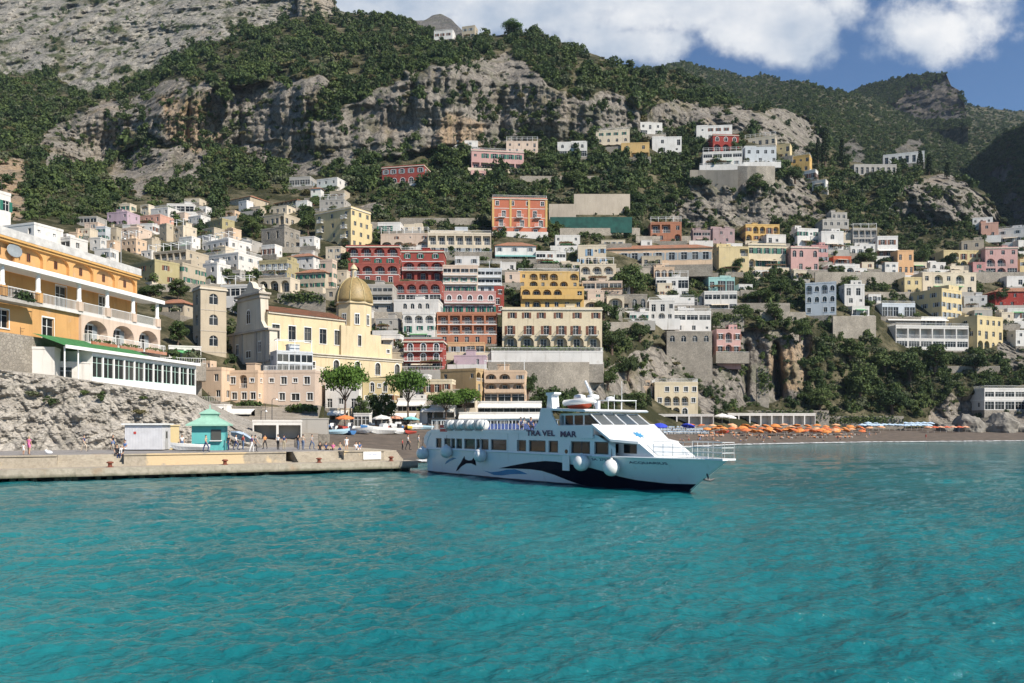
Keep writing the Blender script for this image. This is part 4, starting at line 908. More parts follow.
H(516,579,271,288,2,'gold','wLRL.L/=dLdLLd','upper golden yellow hotel wing with loggias', name='hotel', cat='hotel', group='golden hotel wings', fl='r', rail='same')
H(518,584,286,310,2,'gold','=LLLL.d/=dLdwdw','lower golden yellow hotel wing with arched loggias', name='hotel', cat='hotel', group='golden hotel wings', rail='same')
H(499,602,307,348,1,'paleyellow','wwwwww/_dddddd/LLLLLL','wide pale yellow hotel with brown shutters and six ground arches', shut='b', name='hotel', cat='hotel', group='wide hotels', fl='k', rail='dark', dmax=14)
H(490,603,351,364,1,'white','............','white terrace base with planters under the wide pale yellow hotel', dmax=6, name='terrace', cat='terrace', fl='rH')
retaining(488,604,362,384,'high grey stone wall under the white hotel terrace')
H(437,499,312,344,0,'terracotta','RRRRR/RRRRR/+ddddd','terracotta hotel with a white grid of columns and balconies', name='hotel', cat='hotel', group='wide hotels', fl='b')
H(448,486,342,356,0,'orange','wwgg','orange ground floor wing under the terracotta hotel', dmax=8)
H(403,438,312,342,-2,'white','LLL/dww/w.w','white house with a columned roof terrace left of the terracotta hotel', trim=1, fl='')
H(404,447,339,371,-2,'red','+DDD/+DDD/+ggg','dark wine red house with white arched doors near the church apse', trim=1, fl='k')
H(454,488,355,368,-2,'lilac','.w..w.','long lilac house under the orange wing', dmax=7)
H(440,487,368,402,-28,'ochre','w.w/w.w/.wd','ochre front block with a shaded left wall behind the beach pines', dr=.5, side='LL/dd/LL', name='house', Y=188)
H(484,528,370,402,-5,'peach','=LLd/=LLL/GGG','peach house with stepped loggias beside the ochre block', name='house', Y=190, rail='same', fl='p')
H(424,456,379,404,-6,'paleyellow','wdw/w.d','pale yellow small house with brown doors behind the beach pines', shut='b', Y=182)
H(403,432,374,398,-6,'white','ww/dw','white small house right under the wine red house', Y=184)
# --- centre right
H(577,606,245,266,-3,'cream','wwww/wLLw','cream house with blue grey shutters left of the long tiled one', shut='u')
H(604,710,243,266,-5,'peach','wwwwwwwww','very long cream peach building with brown tiled roof', roof='tile', trim=1, dmax=12)
H(578,614,264,284,-2,'cream','LLL/wLLw','cream terrace house with arches right of the golden hotel', fl='p')
H(580,622,281,296,-2,'palepink','GGG/w.ww','pale terrace house half hidden behind the big round tree')
H(647,681,222,243,-2,'terracotta','RRw/Lw.L','terracotta house with terraces above the very long tiled building', fl='p')
H(690,710,230,244,0,'mauve','gg/ww','mauve house with white glazed porch')
H(706,734,228,243,0,'mauve','.w.w/w.w.','dark mauve block under the spur cliff')
H(738,778,224,242,3,'gold','wLLwL/LwLwL','bright golden house with stair and loggias under the spur', rail='same')
H(790,817,228,247,-2,'white','wwww/....','white house with tall green shutters under the spur', shut='g')
H(711,748,246,273,-4,'yellow','..R/w.w/.D.','yellow house with a big square window and a roof loggia', dmax=12)
H(739,784,243,270,-4,'paleyellow','wwwww/LwwLw','long pale yellow house next to the yellow one with the roof loggia', fl='k')
H(782,817,246,273,-4,'pink','aa.a/.w.w','pink house with a crenellated roof line and round arches', fl='k')
H(806,827,245,263,-4,'rose','www/www','rose house right behind the crenellated pink one')
H(828,850,256,267,-6,'orangered','www','low house with a bright red front among the trees', dmax=6)
H(821,853,265,276,-4,'white','LwL','white porch house under the bright red front', dmax=7, fl='r')
retaining(815,905,272,284,'long grey stone road wall under the right hand villas')
H(815,847,219,235,-8,'grey','wwww/gggg','grey white modern house highest of the right terraces', fl='h')
H(815,842,231,251,-8,'white','.a./awa','white house with one big round arch in the right terraces')
H(846,875,228,246,-10,'grey','RRRR/GGGG','grey terraced house with dark deep balconies on the right', fl='p')
H(872,896,236,259,-12,'white','ww/dwd','white house with awning at the right end of the terraces', fl='W')
H(891,912,250,276,6,'orange','w.w/www','orange house at the bend of the road on the right', fl='')
H(805,834,283,316,-20,'bluewhite','LaLa/aaaa/w.ww','pale blue white villa with pointed arches above the sea cliff', name='villa', cat='villa', trim=1)
H(839,863,284,306,-10,'white','ww/ww','white house hidden by pines beside the pale blue villa')
retaining(833,876,316,336,'broad grey stone terrace wall above the wooded cliff')
H(873,912,303,319,-5,'bluewhite','GGG.GG','white house with blue glass doors above the big restaurant', fl='r', dmax=8)
H(876,940,316,328,-4,'white','GGGGGG','white pavilion with a row of cream awnings above the big restaurant', fl='W', dmax=8)
H(880,961,325,350,-3,'white','oooooo/gggggg','big white restaurant terrace with pillars and glass on the cliff edge', name='restaurant', cat='restaurant', group='cliff restaurants', fl='r', rail='white', dmax=12)
H(945,1000,315,350,-64,'yellow','ww/ww/w.','yellow hotel block with arcades at the right end of the restaurant', dr=1.2, dmax=17, name='hotel', cat='hotel', side='wwww/wdwd/LLaL')
H(907,960,288,319,-60,'yellow','www/www/www','large yellow block in the middle of the right cluster', dr=1.0, side='wwww/wdwd/dwww', dmax=15)
H(898,920,277,296,-6,'yellow','ww/ww','small yellow house above the large yellow block')
H(910,970,272,294,-5,'cream','wLwLw/=dwdwd','cream terraced house with planted balconies on the right', fl='')
H(932,979,250,268,-6,'yellow','wLwww/wwLww','yellow house with white arches behind dark trees on the right')
H(959,981,241,258,-20,'beige','ww/ww','beige cube house behind the yellow arched one')
H(975,1013,247,276,-12,'pink','www/LLw/=GLG','pink villa with arches and white balcony at the right', fl='k', name='villa', cat='villa')
H(1010,1040,259,276,-8,'yellow','www/www','yellow house cut by the frame at the right')
H(983,1036,286,308,-10,'red','wwww/awaw','red house with tiled roof at the right edge', roof='tile')
retaining(965,1030,272,282,'stone road wall with arches under the pink villa at the right')
H(966,1028,388,410,-4,'white','ggggg/GGGGG','white beach restaurant with a ribbon of windows built on the rocks', name='restaurant', cat='restaurant', group='cliff restaurants', dmax=12, fl='rb', fd=9)
# --- right of centre
H(647,674,300,322,-4,'white','ddw/wLw','white stepped house with many terraces above the stone bastion house', fl='r')
H(654,710,311,333,2,'white','gggg/wwww','white block with glazed roof terrace on the stone bastion', fl='r')
H(659,711,331,357,2,'rubble','aaaa/....','stone bastion with four dark arches under the white block', fd=10, name='bastion', cat='bastion', group='stone bastions')
H(710,740,329,355,-3,'pink','wLw/dLd','pink house with two arches beside the stone bastion', trim=1)
H(652,688,277,299,-2,'white','GwG/GGw','white house with blue glass terraces behind the big round tree', fl='p')
H(619,647,294,312,0,'rubble','aaa','old stone house with dark arches under the big round tree')
H(652,674,267,281,-3,'peach','LLL','peach terrace pavilion in front of the very long tiled building', dmax=6)
H(694,712,258,276,-4,'cream','w/L','small cream house with an arch at the end of the very long tiled building', dmax=7)
H(702,734,277,292,-4,'teal','wGG','teal green terrace house above the white and yellow one')
H(700,736,291,312,-4,'white','gggg/=gggg','white house with a pale yellow balcony band', rail='same')
H(650,697,382,417,-3,'paleyellow','.wwww/wLLLw/.oLD.','pale yellow beach villa with a big arched porch under the sea cliff', name='villa', cat='villa', Y=246, trim=1, fl='r')
H(619,652,386,416,-3,'peach','www/www','peach wing left of the pale yellow beach villa', Y=248)
# --- church front row
H(197,234,367,402,-14,'peach','w.w/w.w','peach beige corner house left of the church', side='w/w', Y=166)
H(230,268,370,404,-8,'peach','wLw/www','peach house with an arched window in front of the church', Y=168, shut=None, trim=1, fl='')
H(265,327,370,405,-3,'palepink','swsw/wwWw','pale pink house with white windows in front of the church', Y=170, trim=1, fl='r')
H(363,400,378,404,-4,'yellow','.DwD./wDDw','yellow house with white door frames between the beach pines', Y=176, trim=1)
H(326,366,380,408,-4,'white','w.w/dwd','white low house behind the tallest beach pine', Y=174)
H(398,428,398,416,0,'white','GGG','white shop row with canopies behind the beach', Y=178, fl='W', dmax=6)
H(478,543,401,415,-2,'white','GGGGG','restaurant with red and white striped awnings on the promenade', Y=186, fl='A', name='restaurant', cat='restaurant', group='beach restaurants', dmax=8)
H(718,812,413,425,-3,'white','oooooooo','long low beach restaurant with white canopy roof under the sea cliff', Y=262, name='restaurant', cat='restaurant', group='beach restaurants', dmax=8, fl='H')
H(-12,9,190,262,-20,'white','w/w/w','tall narrow white tower at the left edge above the hotel', Y=168, dmax=8)
H(6,60,222,250,-20,'white','w.w/www','white terraced house above the orange hotel roof', Y=165, dmax=10)
H(52,86,236,262,-20,'white','gg/ww','white house with two tall windows above the orange hotel roof', Y=170, dmax=8)

# --- smaller houses and terraces between the others
for a in ((600,616,264,280,-4,'cream','w/L','small cream house with an arch left of the big round tree'),(671,697,297,307,-3,'grey','GGG','low grey garden room with flat roof below the teal terrace house'),(855,874,244,256,-10,'white','ww/w','white cube under the grey terraced house on the right'),(872,888,256,268,-8,'white','w.w','low white annex below the house with awning'),(858,873,262,272,-8,'cream','w/w','cream hut among the leafy trees of the right terraces'),
 (300,320,236,250,-15,'white','ww/w','small white house between the stone bastion and the big yellow block'),(326,346,246,260,-12,'cream','ww/ww','cream house right of the white terracotta roofed one'),(262,282,244,258,-20,'white','www','low white house under the stone bastion'),(236,262,240,253,-22,'grey','www/ww','grey house squeezed left of the stone bastion base'),(214,234,246,258,-25,'cream','w/L','cream porch house below the big white villa'),
 (180,200,236,249,-22,'white','ww/w','white cube in front of the cream grey arched house'),(140,160,238,250,-18,'beige','w.w/w','beige cube right of the peach orange terrace house'),(96,118,248,260,-12,'white','ww','low white terrace house beneath the stepped white one'),(86,104,222,233,-8,'palepink','ww/w','palepink cube before the dark panel roof house'),(185,206,198,206,-10,'cream','ww','small cream house behind the low modern white one'),
 (270,296,205,214,-20,'cream','www','low cream house under the second tiled house'),(330,350,190,200,-15,'beige','ww','beige house right under the forest edge terrace house'),(296,312,200,210,-15,'white','w/w','white cube right of the second tiled house'),(350,374,226,236,-8,'beige','ww/w','beige house at the right foot of the big yellow block'),(378,404,222,234,-4,'white','ww.','low white house above the pale pink roof terrace house'),
 (404,424,224,234,-2,'cream','w.w','small cream hut above the red hotel wings'),(500,516,262,272,0,'white','ww','small white house left of the golden hotel roof'),(505,520,272,286,0,'palepink','w/w','palepink strip house between blue and golden hotels'),(582,602,266,280,-3,'white','ww/w','white house behind the golden hotel end'),(560,580,262,272,0,'cream','www','cream roof house right of the white flat one'),
 (600,625,240,247,-3,'cream','www','cream attic house behind the very long tiled roof'),(640,652,240,247,-2,'white','w','tiny white house under the terracotta house'),(722,742,243,252,-2,'white','ww','white strip house above the yellow roof loggia'),(760,785,234,246,-2,'white','ww.','white house left of the green shuttered one'),(806,824,236,247,-4,'white','ww','white house behind the rose one'),
 (850,866,268,277,-6,'white','w.','small white garage at the road wall'),(905,925,262,274,-8,'cream','ww','cream house behind the orange one at the bend'),(918,938,268,277,-6,'white','www','white terrace row with green awning above the cream terraced house'),(968,984,262,274,-8,'rose','w/w','rose house left of the pink villa'),(1000,1022,276,288,-10,'white','ww','white house under the pink villa road wall'),
 (960,984,296,310,-15,'white','ww/w','white house left of the red tiled house'),(1000,1024,308,322,-10,'white','w.w','white terrace house below the red tiled house'),(968,990,310,320,-10,'grey','ww','grey annex above the yellow hotel block roof'),(846,868,306,318,-5,'white','w.w','white low house under the pines beside the pale blue villa'),(735,752,284,293,-4,'white','ww','white hut left of the wide dark tree'),
 (676,694,308,318,-2,'white','GG','white conservatory on the right of the white stepped house'),(628,648,312,322,-2,'white','w.w','white garden house below the old stone arches'),(606,624,296,308,-4,'cream','L','cream arch house next to the old stone arches'),(640,662,256,268,-3,'beige','www','beige terrace house hidden behind the big round tree'),(455,480,256,266,0,'white','www','white strip house between the long cream house and the hotels'),
 (404,440,330,341,-2,'grey','www','grey house behind the columned roof terrace'),(352,376,310,322,-4,'white','w/w','white house just right of the dome'),(376,402,318,334,-4,'grey','ww/ww','grey house in the shade right of the dome'),(378,404,334,350,-4,'white','w.w','white house above the church apse'),(392,410,352,366,-4,'beige','w/w','beige house between the apse and the wine red house')):
    H(*a)
for x0, x1, yt, yb, c, lab in ((199,232,404,418,'white','white canopy stall left of the pale pink house ramp'),(330,352,408,420,'cream','cream canopy cafe left behind the tallest pine'),(366,392,410,421,'white','white canopy cafe under the low leafy trees'),(392,420,411,421,'beige','beige canopy cafe under the second tall pine'),(422,458,405,418,'white','white canopy bar left of the long white canopy restaurant'),(438,478,396,408,'cream','cream porch bar under the pale yellow house'),(232,262,406,420,'rubble','stone vault row left of the boat store')):
    H(x0,x1,yt,yb,-3,c,'ooo',lab,Y=float(np.interp((x0+x1)/2,[200,300,420,460],[140,150,172,178])),name='cafe' if 'c' in lab[:12] else 'vault_row',cat='cafe',group='waterfront cafes',dmax=5,fl='W',fd=4)

for a in ((872,886,242,250,4,'white','w.','white hut beside the house with awning'),(880,897,262,274,4,'white','ww/w','white house behind the orange house roof'),(846,862,246,256,4,'white','aw','white arched hut in the middle of the right terraces'),(838,850,240,249,4,'cream','ww','cream room between the arch house and the grey terraced house'),(826,846,212,220,4,'grey','www','grey flat roof room on top of the right terraces'),(898,914,284,293,4,'white','ww.','white garden house below the orange house'),(864,880,294,303,4,'white','wGw','white glazed pavilion above the blue glass door house'),(924,944,262,272,4,'white','aa','white twin arch porch before the yellow arched house'),(944,962,266,276,4,'cream','www','cream strip house under the dark trees'),
 (1012,1030,240,252,4,'white','ww/w','white house behind the pink villa top'),(985,1000,250,258,4,'white','GG','white glazed balcony room on the pink villa flank'),(996,1012,312,326,4,'cream','w/w','cream house below the white terrace house on the right'),(1008,1030,330,346,4,'white','ww/ww','white house lowest at the right edge'),(966,982,300,310,4,'palepink','ww','palepink hut in front of the white house left of the red one'),(776,792,248,258,4,'cream','w','cream corner house left of the crenellated one'),(790,806,270,280,4,'cream','a.','cream arch house under the crenellated one'),(752,768,270,278,4,'white','w.','small white shed under the long pale yellow house'),
 (686,704,262,270,2,'white','ww','white shed right of the peach pavilion'),(655,672,283,296,2,'cream','w/w','cream house left half of the blue glass terraces'),(688,702,296,306,2,'white','w.','white cube right of the blue glass terrace house'),(614,630,284,294,2,'white','ww','white house below the pale terrace house'),(606,622,308,316,2,'grey','w','grey shed left of the old stone arches'),(586,604,292,304,2,'palepink','w/w','palepink house at the right flank of the lower golden wing'),(582,600,300,310,2,'cream','L','cream loggia below the palepink flank house'),
 (120,136,203,212,-14,'cream','ww','cream house behind the lilac one'),(176,190,212,220,-18,'palepink','w.','palepink cube below the low modern white house'),(196,212,206,214,-18,'white','www','white strip house left of the long beige tiled one'),(142,158,250,258,-18,'white','ww','white strip above the arcade building'),(66,80,244,256,-8,'white','w/w','white cube lowest at the left of the cluster'),(104,120,240,250,-10,'peach','ww','peach hut under the beige narrow house'),(226,240,210,219,-20,'peach','w.','peach hut under the long beige tiled house'),(250,266,206,214,-20,'beige','ww','beige hut right of the small white cube'),
 (244,262,258,268,-20,'white','aa','white twin vault house right of the vaulted one'),(262,282,266,276,-14,'palepink','w.w','palepink strip behind the olive balcony house'),(228,246,270,280,-14,'grey','ww','grey house above the blue glass terraces behind the tower'),(300,318,250,258,-14,'grey','w.','grey hut left of the white terracotta roofed one'),(336,350,270,284,-10,'cream','w/w','cream strip house left of the red hotel base'),(338,352,286,300,-8,'white','w/w','white house right above the dome'),(326,340,288,300,-8,'beige','w','beige hut behind the dome'),(400,430,245,252,0,'white','www','white terrace strip above the third red wing')):
    H(*a)
# ------------------------------------------------------------------ landmark buildings
class Plane:
    def __init__(s, C, yaw): s.C = C; s.ux = Vector((math.cos(yaw), math.sin(yaw), 0)); s.uy = Vector((-math.sin(yaw), math.cos(yaw), 0))
    def at(s, px, py=None, y=0.0):
        c = s.C+s.uy*y; u_ = (px-CX)/F; t = (u_*c.y-c.x)/(s.ux.x-u_*s.ux.y); Yq = c.y+t*s.ux.y
        return t if py is None else (t, CH+(HY-py)/F*Yq-s.C.z)
def win(root, x, z, w, h, arch=0, dep=.25, shut=None, trim=1, kind='w', y=0, rz=0, name='window', fm=None):
    return obj(name, window_mesh(w, h, arch, dep, shut, trim, fm or WHITE_PAINT, kind), root, None, (x, y, z), (0, 0, rz))
# --- the church
cy = R(45); C0 = P(271, 376, 178); pl = Plane(C0, cy)
BOXES.append((235, 402, 283, 404))
ch = empty('church', C0, cy, 'yellow church with a majolica dome and terracotta nave roof above the beach', 'church')
CW, CWD = plaster('church_yellow', (.66,.54,.34)), plaster('church_front', (.62,.56,.46))
ze = pl.at(300, 314)[1]; xn = pl.at(345)-1
def wall_block(x0, x1, y0, y1, z0, z1, parent, mat, name, front=None, floors=None, left=None):
    bm = BM(); outs = []
    fr = front or ['.']; zs = [z0+(z1-z0)*i/len(fr) for i in range(len(fr)+1)]
    facade(bm, (x0, y0, 0), (1,0,0), (0,-1,0), x1-x0, zs, fr, outs, z0)
    facade(bm, (x0, y1, 0), (0,-1,0), (-1,0,0), y1-y0, [z0, z1], ['.'], outs, z0); facade(bm, (x1, y0, 0), (0,1,0), (1,0,0), y1-y0, [z0, z1], ['.'], outs, z0); facade(bm, (x1, y1, 0), (-1,0,0), (0,1,0), x1-x0, [z0, z1], ['.'], outs, z0)
    quad(bm, [(x0, y0, z1), (x1, y0, z1), (x1, y1, z1), (x0, y1, z1)])
    bmesh.ops.remove_doubles(bm, verts=bm.verts, dist=.002); o = obj(name, bm, parent, mat)
    for (c, pt, ww, hh, arch, dep, nn, s) in outs: obj('window', window_mesh(ww, hh, arch, dep, None, 1 if c != 'a' else 0, paint('grey_frame', (.3,.28,.25)), c), parent, None, pt-nn*dep, (0, 0, math.atan2(nn.x, -nn.y)))
    return o
TYPES['c'] = (1.25, 1.15, 2.3, 0, .3, .45); TYPES['v'] = (1.25, .9, 2.5, 1, .35, .5)
za = pl.at(300, 352)[1]
wall_block(0, xn+2, 1.5, 14, za-1, ze, ch, CW, 'nave_wall', ['c.c.c.c.c'.replace('.', '')])
xe = pl.at(402)
wall_block(.5, xe, 0, 16, -6, za, ch, CW, 'aisle_wall', ['..........', 's..s.v.v.v.v'])
b = BM()
for z, q in ((za, .35), (za-.55, .2)): box(b, .45, xe+q, -q, -.003, z-.25, z); box(b, xe+.003, xe+q, 0, 16, z-.25, z)
box(b, .1, xn+2, 1.15, 1.497, ze-.35, ze+.05)
obj('cornice', b, ch, plaster('cornice', (.66,.6,.5)))
b = BM(); zr = ze+2.3
quad(b, [(.2, 1.0, ze), (xn+2, 1.0, ze), (xn+2, 7.5, zr), (.2, 7.5, zr)]); quad(b, [(.2, 7.5, zr), (xn+2, 7.5, zr), (xn+2, 14.4, ze), (.2, 14.4, ze)]); quad(b, [(.2, 1.0, ze), (.2, 7.5, zr), (.2, 14.4, ze)][:3]+[(.2, 7.5, ze-.1)])
bmesh.ops.solidify(b, geom=b.faces[:], thickness=.18); obj('nave_roof', b, ch, tile_mat())
# stepped crossing, drum and dome
x1, zc = pl.at(343), pl.at(365, 327)[1]; x2 = pl.at(379)
wall_block(x1, x2-2, .8, 14, za, zc, ch, CW, 'crossing_wall', ['..c.'])
wall_block(x2-2, x2+1.5, 1.2, 13, za, zc-1.6, ch, CW, 'crossing_step'); wall_block(x2+1.5, pl.at(396), 1.6, 12, za, zc-3.6, ch, CW, 'crossing_step', ['s'])
dc = Vector((pl.at(353)+3.2, 6.6, 0)); Yd_ = (C0+pl.ux*dc.x+pl.uy*dc.y).y
dc.x += ((353-CX)/F*Yd_-(C0+pl.ux*dc.x+pl.uy*dc.y).x)/pl.ux.x
zz = lambda py: CH+(HY-py)/F*Yd_-C0.z
zd, zt = zz(303), zz(277); rd = 19.0*Yd_/F
b = BM(); lathe(b, [(rd*.93, zc-.3), (rd*.93, zd-.5), (rd*1.02, zd-.45), (rd*1.02, zd)], 8, 0, (dc.x, dc.y, 0), None); obj('drum', b, ch, CW)
for k in range(8):
    a = math.pi*2*(k+.5)/8; r_ = rd*.93*math.cos(math.pi/8)
    win(ch, dc.x+math.cos(a)*(r_+.06), zc+.9, 1.1, 2.6, 0, .02, None, 1, 'w', dc.y+math.sin(a)*(r_+.06), a+math.pi/2)
b = BM(); n = 12; lathe(b, [(rd*.99*math.cos(t*math.pi/2*k0), zd+.001+(zt-zd)*math.sin(t*math.pi/2*k0)) for k0 in (.97,) for t in [i/n for i in range(n+1)]], 40, 0, (dc.x, dc.y, 0))
m, N, L, bs = nmat('majolica_tiles'); g = N.new('ShaderNodeTexCoord').outputs['Object']
vr = N.new('ShaderNodeTexVoronoi'); vr.inputs['Scale'].default_value = 3.2; L.new(g, vr.inputs[0]); sc_ = N.new('ShaderNodeSeparateColor'); L.new(vr.outputs['Color'], sc_.inputs[0])
L.new(mixc(N, L, sc_.outputs[0], mixc(N, L, ramp(N, L, noise(N, L, .7, 4), .4, .6), (.27,.19,.075), (.2,.155,.068)), (.33,.235,.1)), bs.inputs['Base Color']); bs.inputs['Roughness'].default_value = .55
obj('dome', b, ch, m, smooth=True)
b = BM()
for k in range(8):
    a = math.pi*2*k/8; tube(b, [(dc.x+math.cos(a)*rd*1.0*math.cos(t*math.pi/2*.95), dc.y+math.sin(a)*rd*1.0*math.cos(t*math.pi/2*.95), zd+.05+(zt-zd)*math.sin(t*math.pi/2*.95)) for t in [i/8 for i in range(9)]], .13, 5)
obj('dome_rib', b, ch, paint('rib_ochre', (.38,.3,.14), .5))
b = BM(); rl = 3.4*Yd_/F; zl = zz(269); lathe(b, [(rl*1.25, zt-.5), (rl*1.25, zt), (rl*.8, zt+.05), (rl*.8, zl), (rl*1.15, zl+.05), (rl*1.1, zl+.25), (rl*.7, zl+.9), (rl*.2, zl+1.3), (.06, zl+1.5), (.05, zl+2.6)], 12, 0, (dc.x, dc.y, 0)); ln = obj('lantern', b, ch, CW)
for k in range(4): a = math.pi/4+k*math.pi/2-cy; win(ln, dc.x+math.cos(a)*(rl*.8+.02), zt+.25, .5, 1.4, 1, .01, None, 0, 'a', dc.y+math.sin(a)*(rl*.8+.02), a+math.pi/2)
# front facade seen from the side: two tiers with scrolls and a curved gable
zf1, zf2 = pl.at(271, 329)[1], pl.at(271, 291)[1]
b = BM(); MX = Matrix.Rotation(R(90), 4, 'Z')
prism(b, [(-1.2, -8), (18.5, -8), (18.5, zf1-1), (18, zf1), (15.5, zf1+.4), (14.4, zf1+2), (14, zf2-1), (14, zf2), (3, zf2), (3, zf2-1), (2.6, zf1+2), (1.2, zf1+.4), (-1.2, zf1)], -.9, 1.0, 0, Matrix([[0,-1,0,0],[1,0,0,0],[0,0,1,0],[0,0,0,1]]) @ Matrix.Rotation(0, 4, 'Z'))
obj('front_wall', b, ch, CWD)
b = BM()
for z, y0, y1, q in ((zf1, -1.6, 18.9, .5), (zf2, 2.4, 14.6, .6), (zf2-.9, 2.7, 14.3, .3), (zf1-7, -1.4, 18.7, .3)): box(b, -1.0-q-.02, 1.0+q*.6, y0, y1, z-.35, z+.1)
obj('cornice', b, ch, plaster('front_trim', (.46,.41,.35)))
b = BM(); prism(b, [(3, zf2+.1), (14, zf2+.1), (12.5, zf2+.9), (10.3, zf2+1.4), (9.6, zf2+2.6), (8.5, zf2+3.2), (7.4, zf2+2.6), (6.7, zf2+1.4), (4.5, zf2+.9)], -.7, .7, 0, Matrix([[0,-1,0,0],[1,0,0,0],[0,0,1,0],[0,0,0,1]])); obj('gable', b, ch, CWD)
b = BM(); tube(b, [(0, 8.5, zf2+3), (0, 8.5, zf2+5)], .07, 5); tube(b, [(0, 7.9, zf2+4.4), (0, 9.1, zf2+4.4)], .06, 5); lathe(b, [(.5, zf2+.1), (.35, zf2+.8), (.5, zf2+1), (.1, zf2+1.9)], 10, 0, (0, 3.6, 0)); obj('finial', b, ch, CWD)
for y in (1.2, 5, 12, 16):
    b = BM(); box(b, -1.22, -1.02, y-.5, y+.5, -6, zf1-.36); obj('pilaster', b, ch, plaster('front_trim', (.46,.41,.35)))
for y, z, w_, h_, a in ((8.5, zf1+1.8, 1.8, 3.2, 1), (8.5, zf1-6, 2.2, 1.6, 0), (3.2, zf1-5, 1.2, 2.4, 0), (14, zf1-5, 1.2, 2.4, 0), (8.5, -4, 2.6, 5, 1)): win(ch, -1.02, z, w_, h_, a, .03, None, 1, 'w', y, -R(90), 'window' if z > 0 else 'door')
tw = H(193,225,285,372,38,'beige','a/a/a/.','square cream bell tower with arched openings left of the church','flat', None, 0, 'bell_tower', 181, 1.0, 'kB', side='a/a/a/.', cat='bell tower', group=None, fd=8)
H(270,312,350,372,30,'bluewhite','GGG/GGG','glazed blue terrace building attached before the church front', Y=171, dmax=6, fl='p')

# --- the orange hotel on the rock, left
hang = R(80.2); HC = Vector((-60.8, 95, 0)); ph = Plane(HC, hang)
BOXES.append((-40, 197, 226, 400))
ho = empty("hotel", HC, hang, 'orange hotel with blind arches, white columned terrace and green awning on the rock', 'hotel')
OR, ORW = plaster('hotel_orange', (.6,.335,.13)), WHITE_PAINT
x0, x1 = -16, ph.at(137)
bm = BM(); outs = []
TYPES['B'] = (99, .35, 2.7, 1, .5, .86)
nb = 9
facade(bm, (x0, 0, 0), (1,0,0), (0,-1,0), x1-x0, [19.5, 24.2, 27.2], ['d.d..d.d.', 'B'*nb], outs, 6)
quad(bm, [(x1, 0, 6), (x1, 9, 6), (x1, 9, 27.2), (x1, 0, 27.2)]); quad(bm, [(x0, 0, 27.2), (x1, 0, 27.2), (x1, 9, 27.2), (x0, 9, 27.2)]); quad(bm, [(x1, 9, 6), (x0, 9, 6), (x0, 9, 27.2), (x1, 9, 27.2)])
bmesh.ops.remove_doubles(bm, verts=bm.verts, dist=.002); obj('wall', bm, ho, OR)
for (c, pt, ww, hh, arch, dep, nn, s) in outs:
    if c == 'B':
        b = BM(); quad(b, [(pt.x-ww/2-.05, .42, pt.z-.05), (pt.x+ww/2+.05, .42, pt.z-.05), (pt.x+ww/2+.05, .42, pt.z+hh+.05), (pt.x-ww/2-.05, .42, pt.z+hh+.05)]); obj('blind_arch', b, ho, OR)
        obj('window', window_mesh(.5, 1.0, 0, .05, None, 0, BROWN_SH, 's'), ho, None, (pt.x, .40, pt.z+.6), (0,0,0))
    else: obj('door', window_mesh(ww, hh, 0, dep, None, 1, WHITE_PAINT, 'd'), ho, None, pt-nn*dep, (0,0,0))
b = BM()
for z, q in ((24.2, .25), (27.2, .5), (26.9, .3)): box(b, x0, x1+q, -q, -.003, z-.2, z+.05)
obj('cornice', b, ho, plaster('hotel_trim', (.62,.36,.12)))
b = BM(); box(b, x0, x1+.4, -.45, -.3, 27.3, 28.3); box(b, x1+.3, x1+.42, -.3, 9, 27.3, 28.3); obj('roof_parapet', b, ho, paint('pale_parapet', (.5,.49,.47), .8, 0, .2, 1.2))
b = BM(); lathe(b, [(.01, -.06), (.75, -.05), (.8, 0), (.75, .04), (.01, .05)], 20, 0, (0,0,0), Matrix.Translation((ph.at(14), -.1, 25.9)) @ Matrix.Scale(1.5, 4, (1,0,0)) @ Matrix.Rotation(R(90), 4, 'X')); obj('oval_plaque', b, ho, GREY_SH)
x1b = ph.at(159, None, -3.2)
b = BM(); box(b, x0, ph.at(84, None, -3.3), -3.5, -3.02, 8, 15.3); obj('stone_base', b, ho, wallmat('rubble'))
b = BM(); box(b, x0, ph.at(36, None, -4.4), -5.0, -3.42, 18.7, 19.08); bo = obj('balcony', b, ho, plaster('grey', PAL['grey'])); obj('railing', with_mat(railing_mesh(ph.at(36, None, -4.4)-x0, 1.1, .2), DARK_METAL), bo, None, ((x0+ph.at(36, None, -4.4))/2, -4.9, 19.08))
b = BM(); leaf_cloud(b, 420, (ph.at(22, None, -4.4), -4.7, 19.4), (1.6, .5, .9), .16, 5, .3); obj('foliage', b, bo, LEAF_EVER)
# terrace floor and pergola roof on columns
b = BM(); box(b, x0, x1b+.2, -3.4, -.003, 19.1, 19.5); obj('terrace_floor', b, ho, plaster('white', PAL['white']))
b = BM(); box(b, x0, x1b+.3, -3.8, -.26, 23.15, 23.45); box(b, x0, x1b+.35, -3.95, -3.82, 22.95, 23.5); obj('pergola_roof', b, ho, WHITE_PAINT)
for px in (-34, 2, 38, 79, 107, 133, 157):
    x = ph.at(px, None, -3.2); b = BM(); box(b, x-.42, x+.42, -3.55, -2.85, 19.5, 20.7); obj('column_pier', b, ho, OR if px < 60 else plaster('palepink', PAL['palepink']))
    b = BM(); lathe(b, [(.34, 20.7), (.34, 20.9), (.27, 21), (.25, 22.9), (.36, 23.0), (.36, 23.14)], 16, 0, (x, -3.2, 0)); obj('column', b, ho, ORW)
for a, c in ((-34, 2), (2, 38), (38, 79), (79, 107), (107, 133), (133, 157)):
    xa, xb = ph.at(a, None, -3.2)+.45, ph.at(c, None, -3.2)-.45; obj('railing', with_mat(railing_mesh(xb-xa, 1.25, .22), WHITE_PAINT), ho, None, ((xa+xb)/2, -3.25, 19.5))
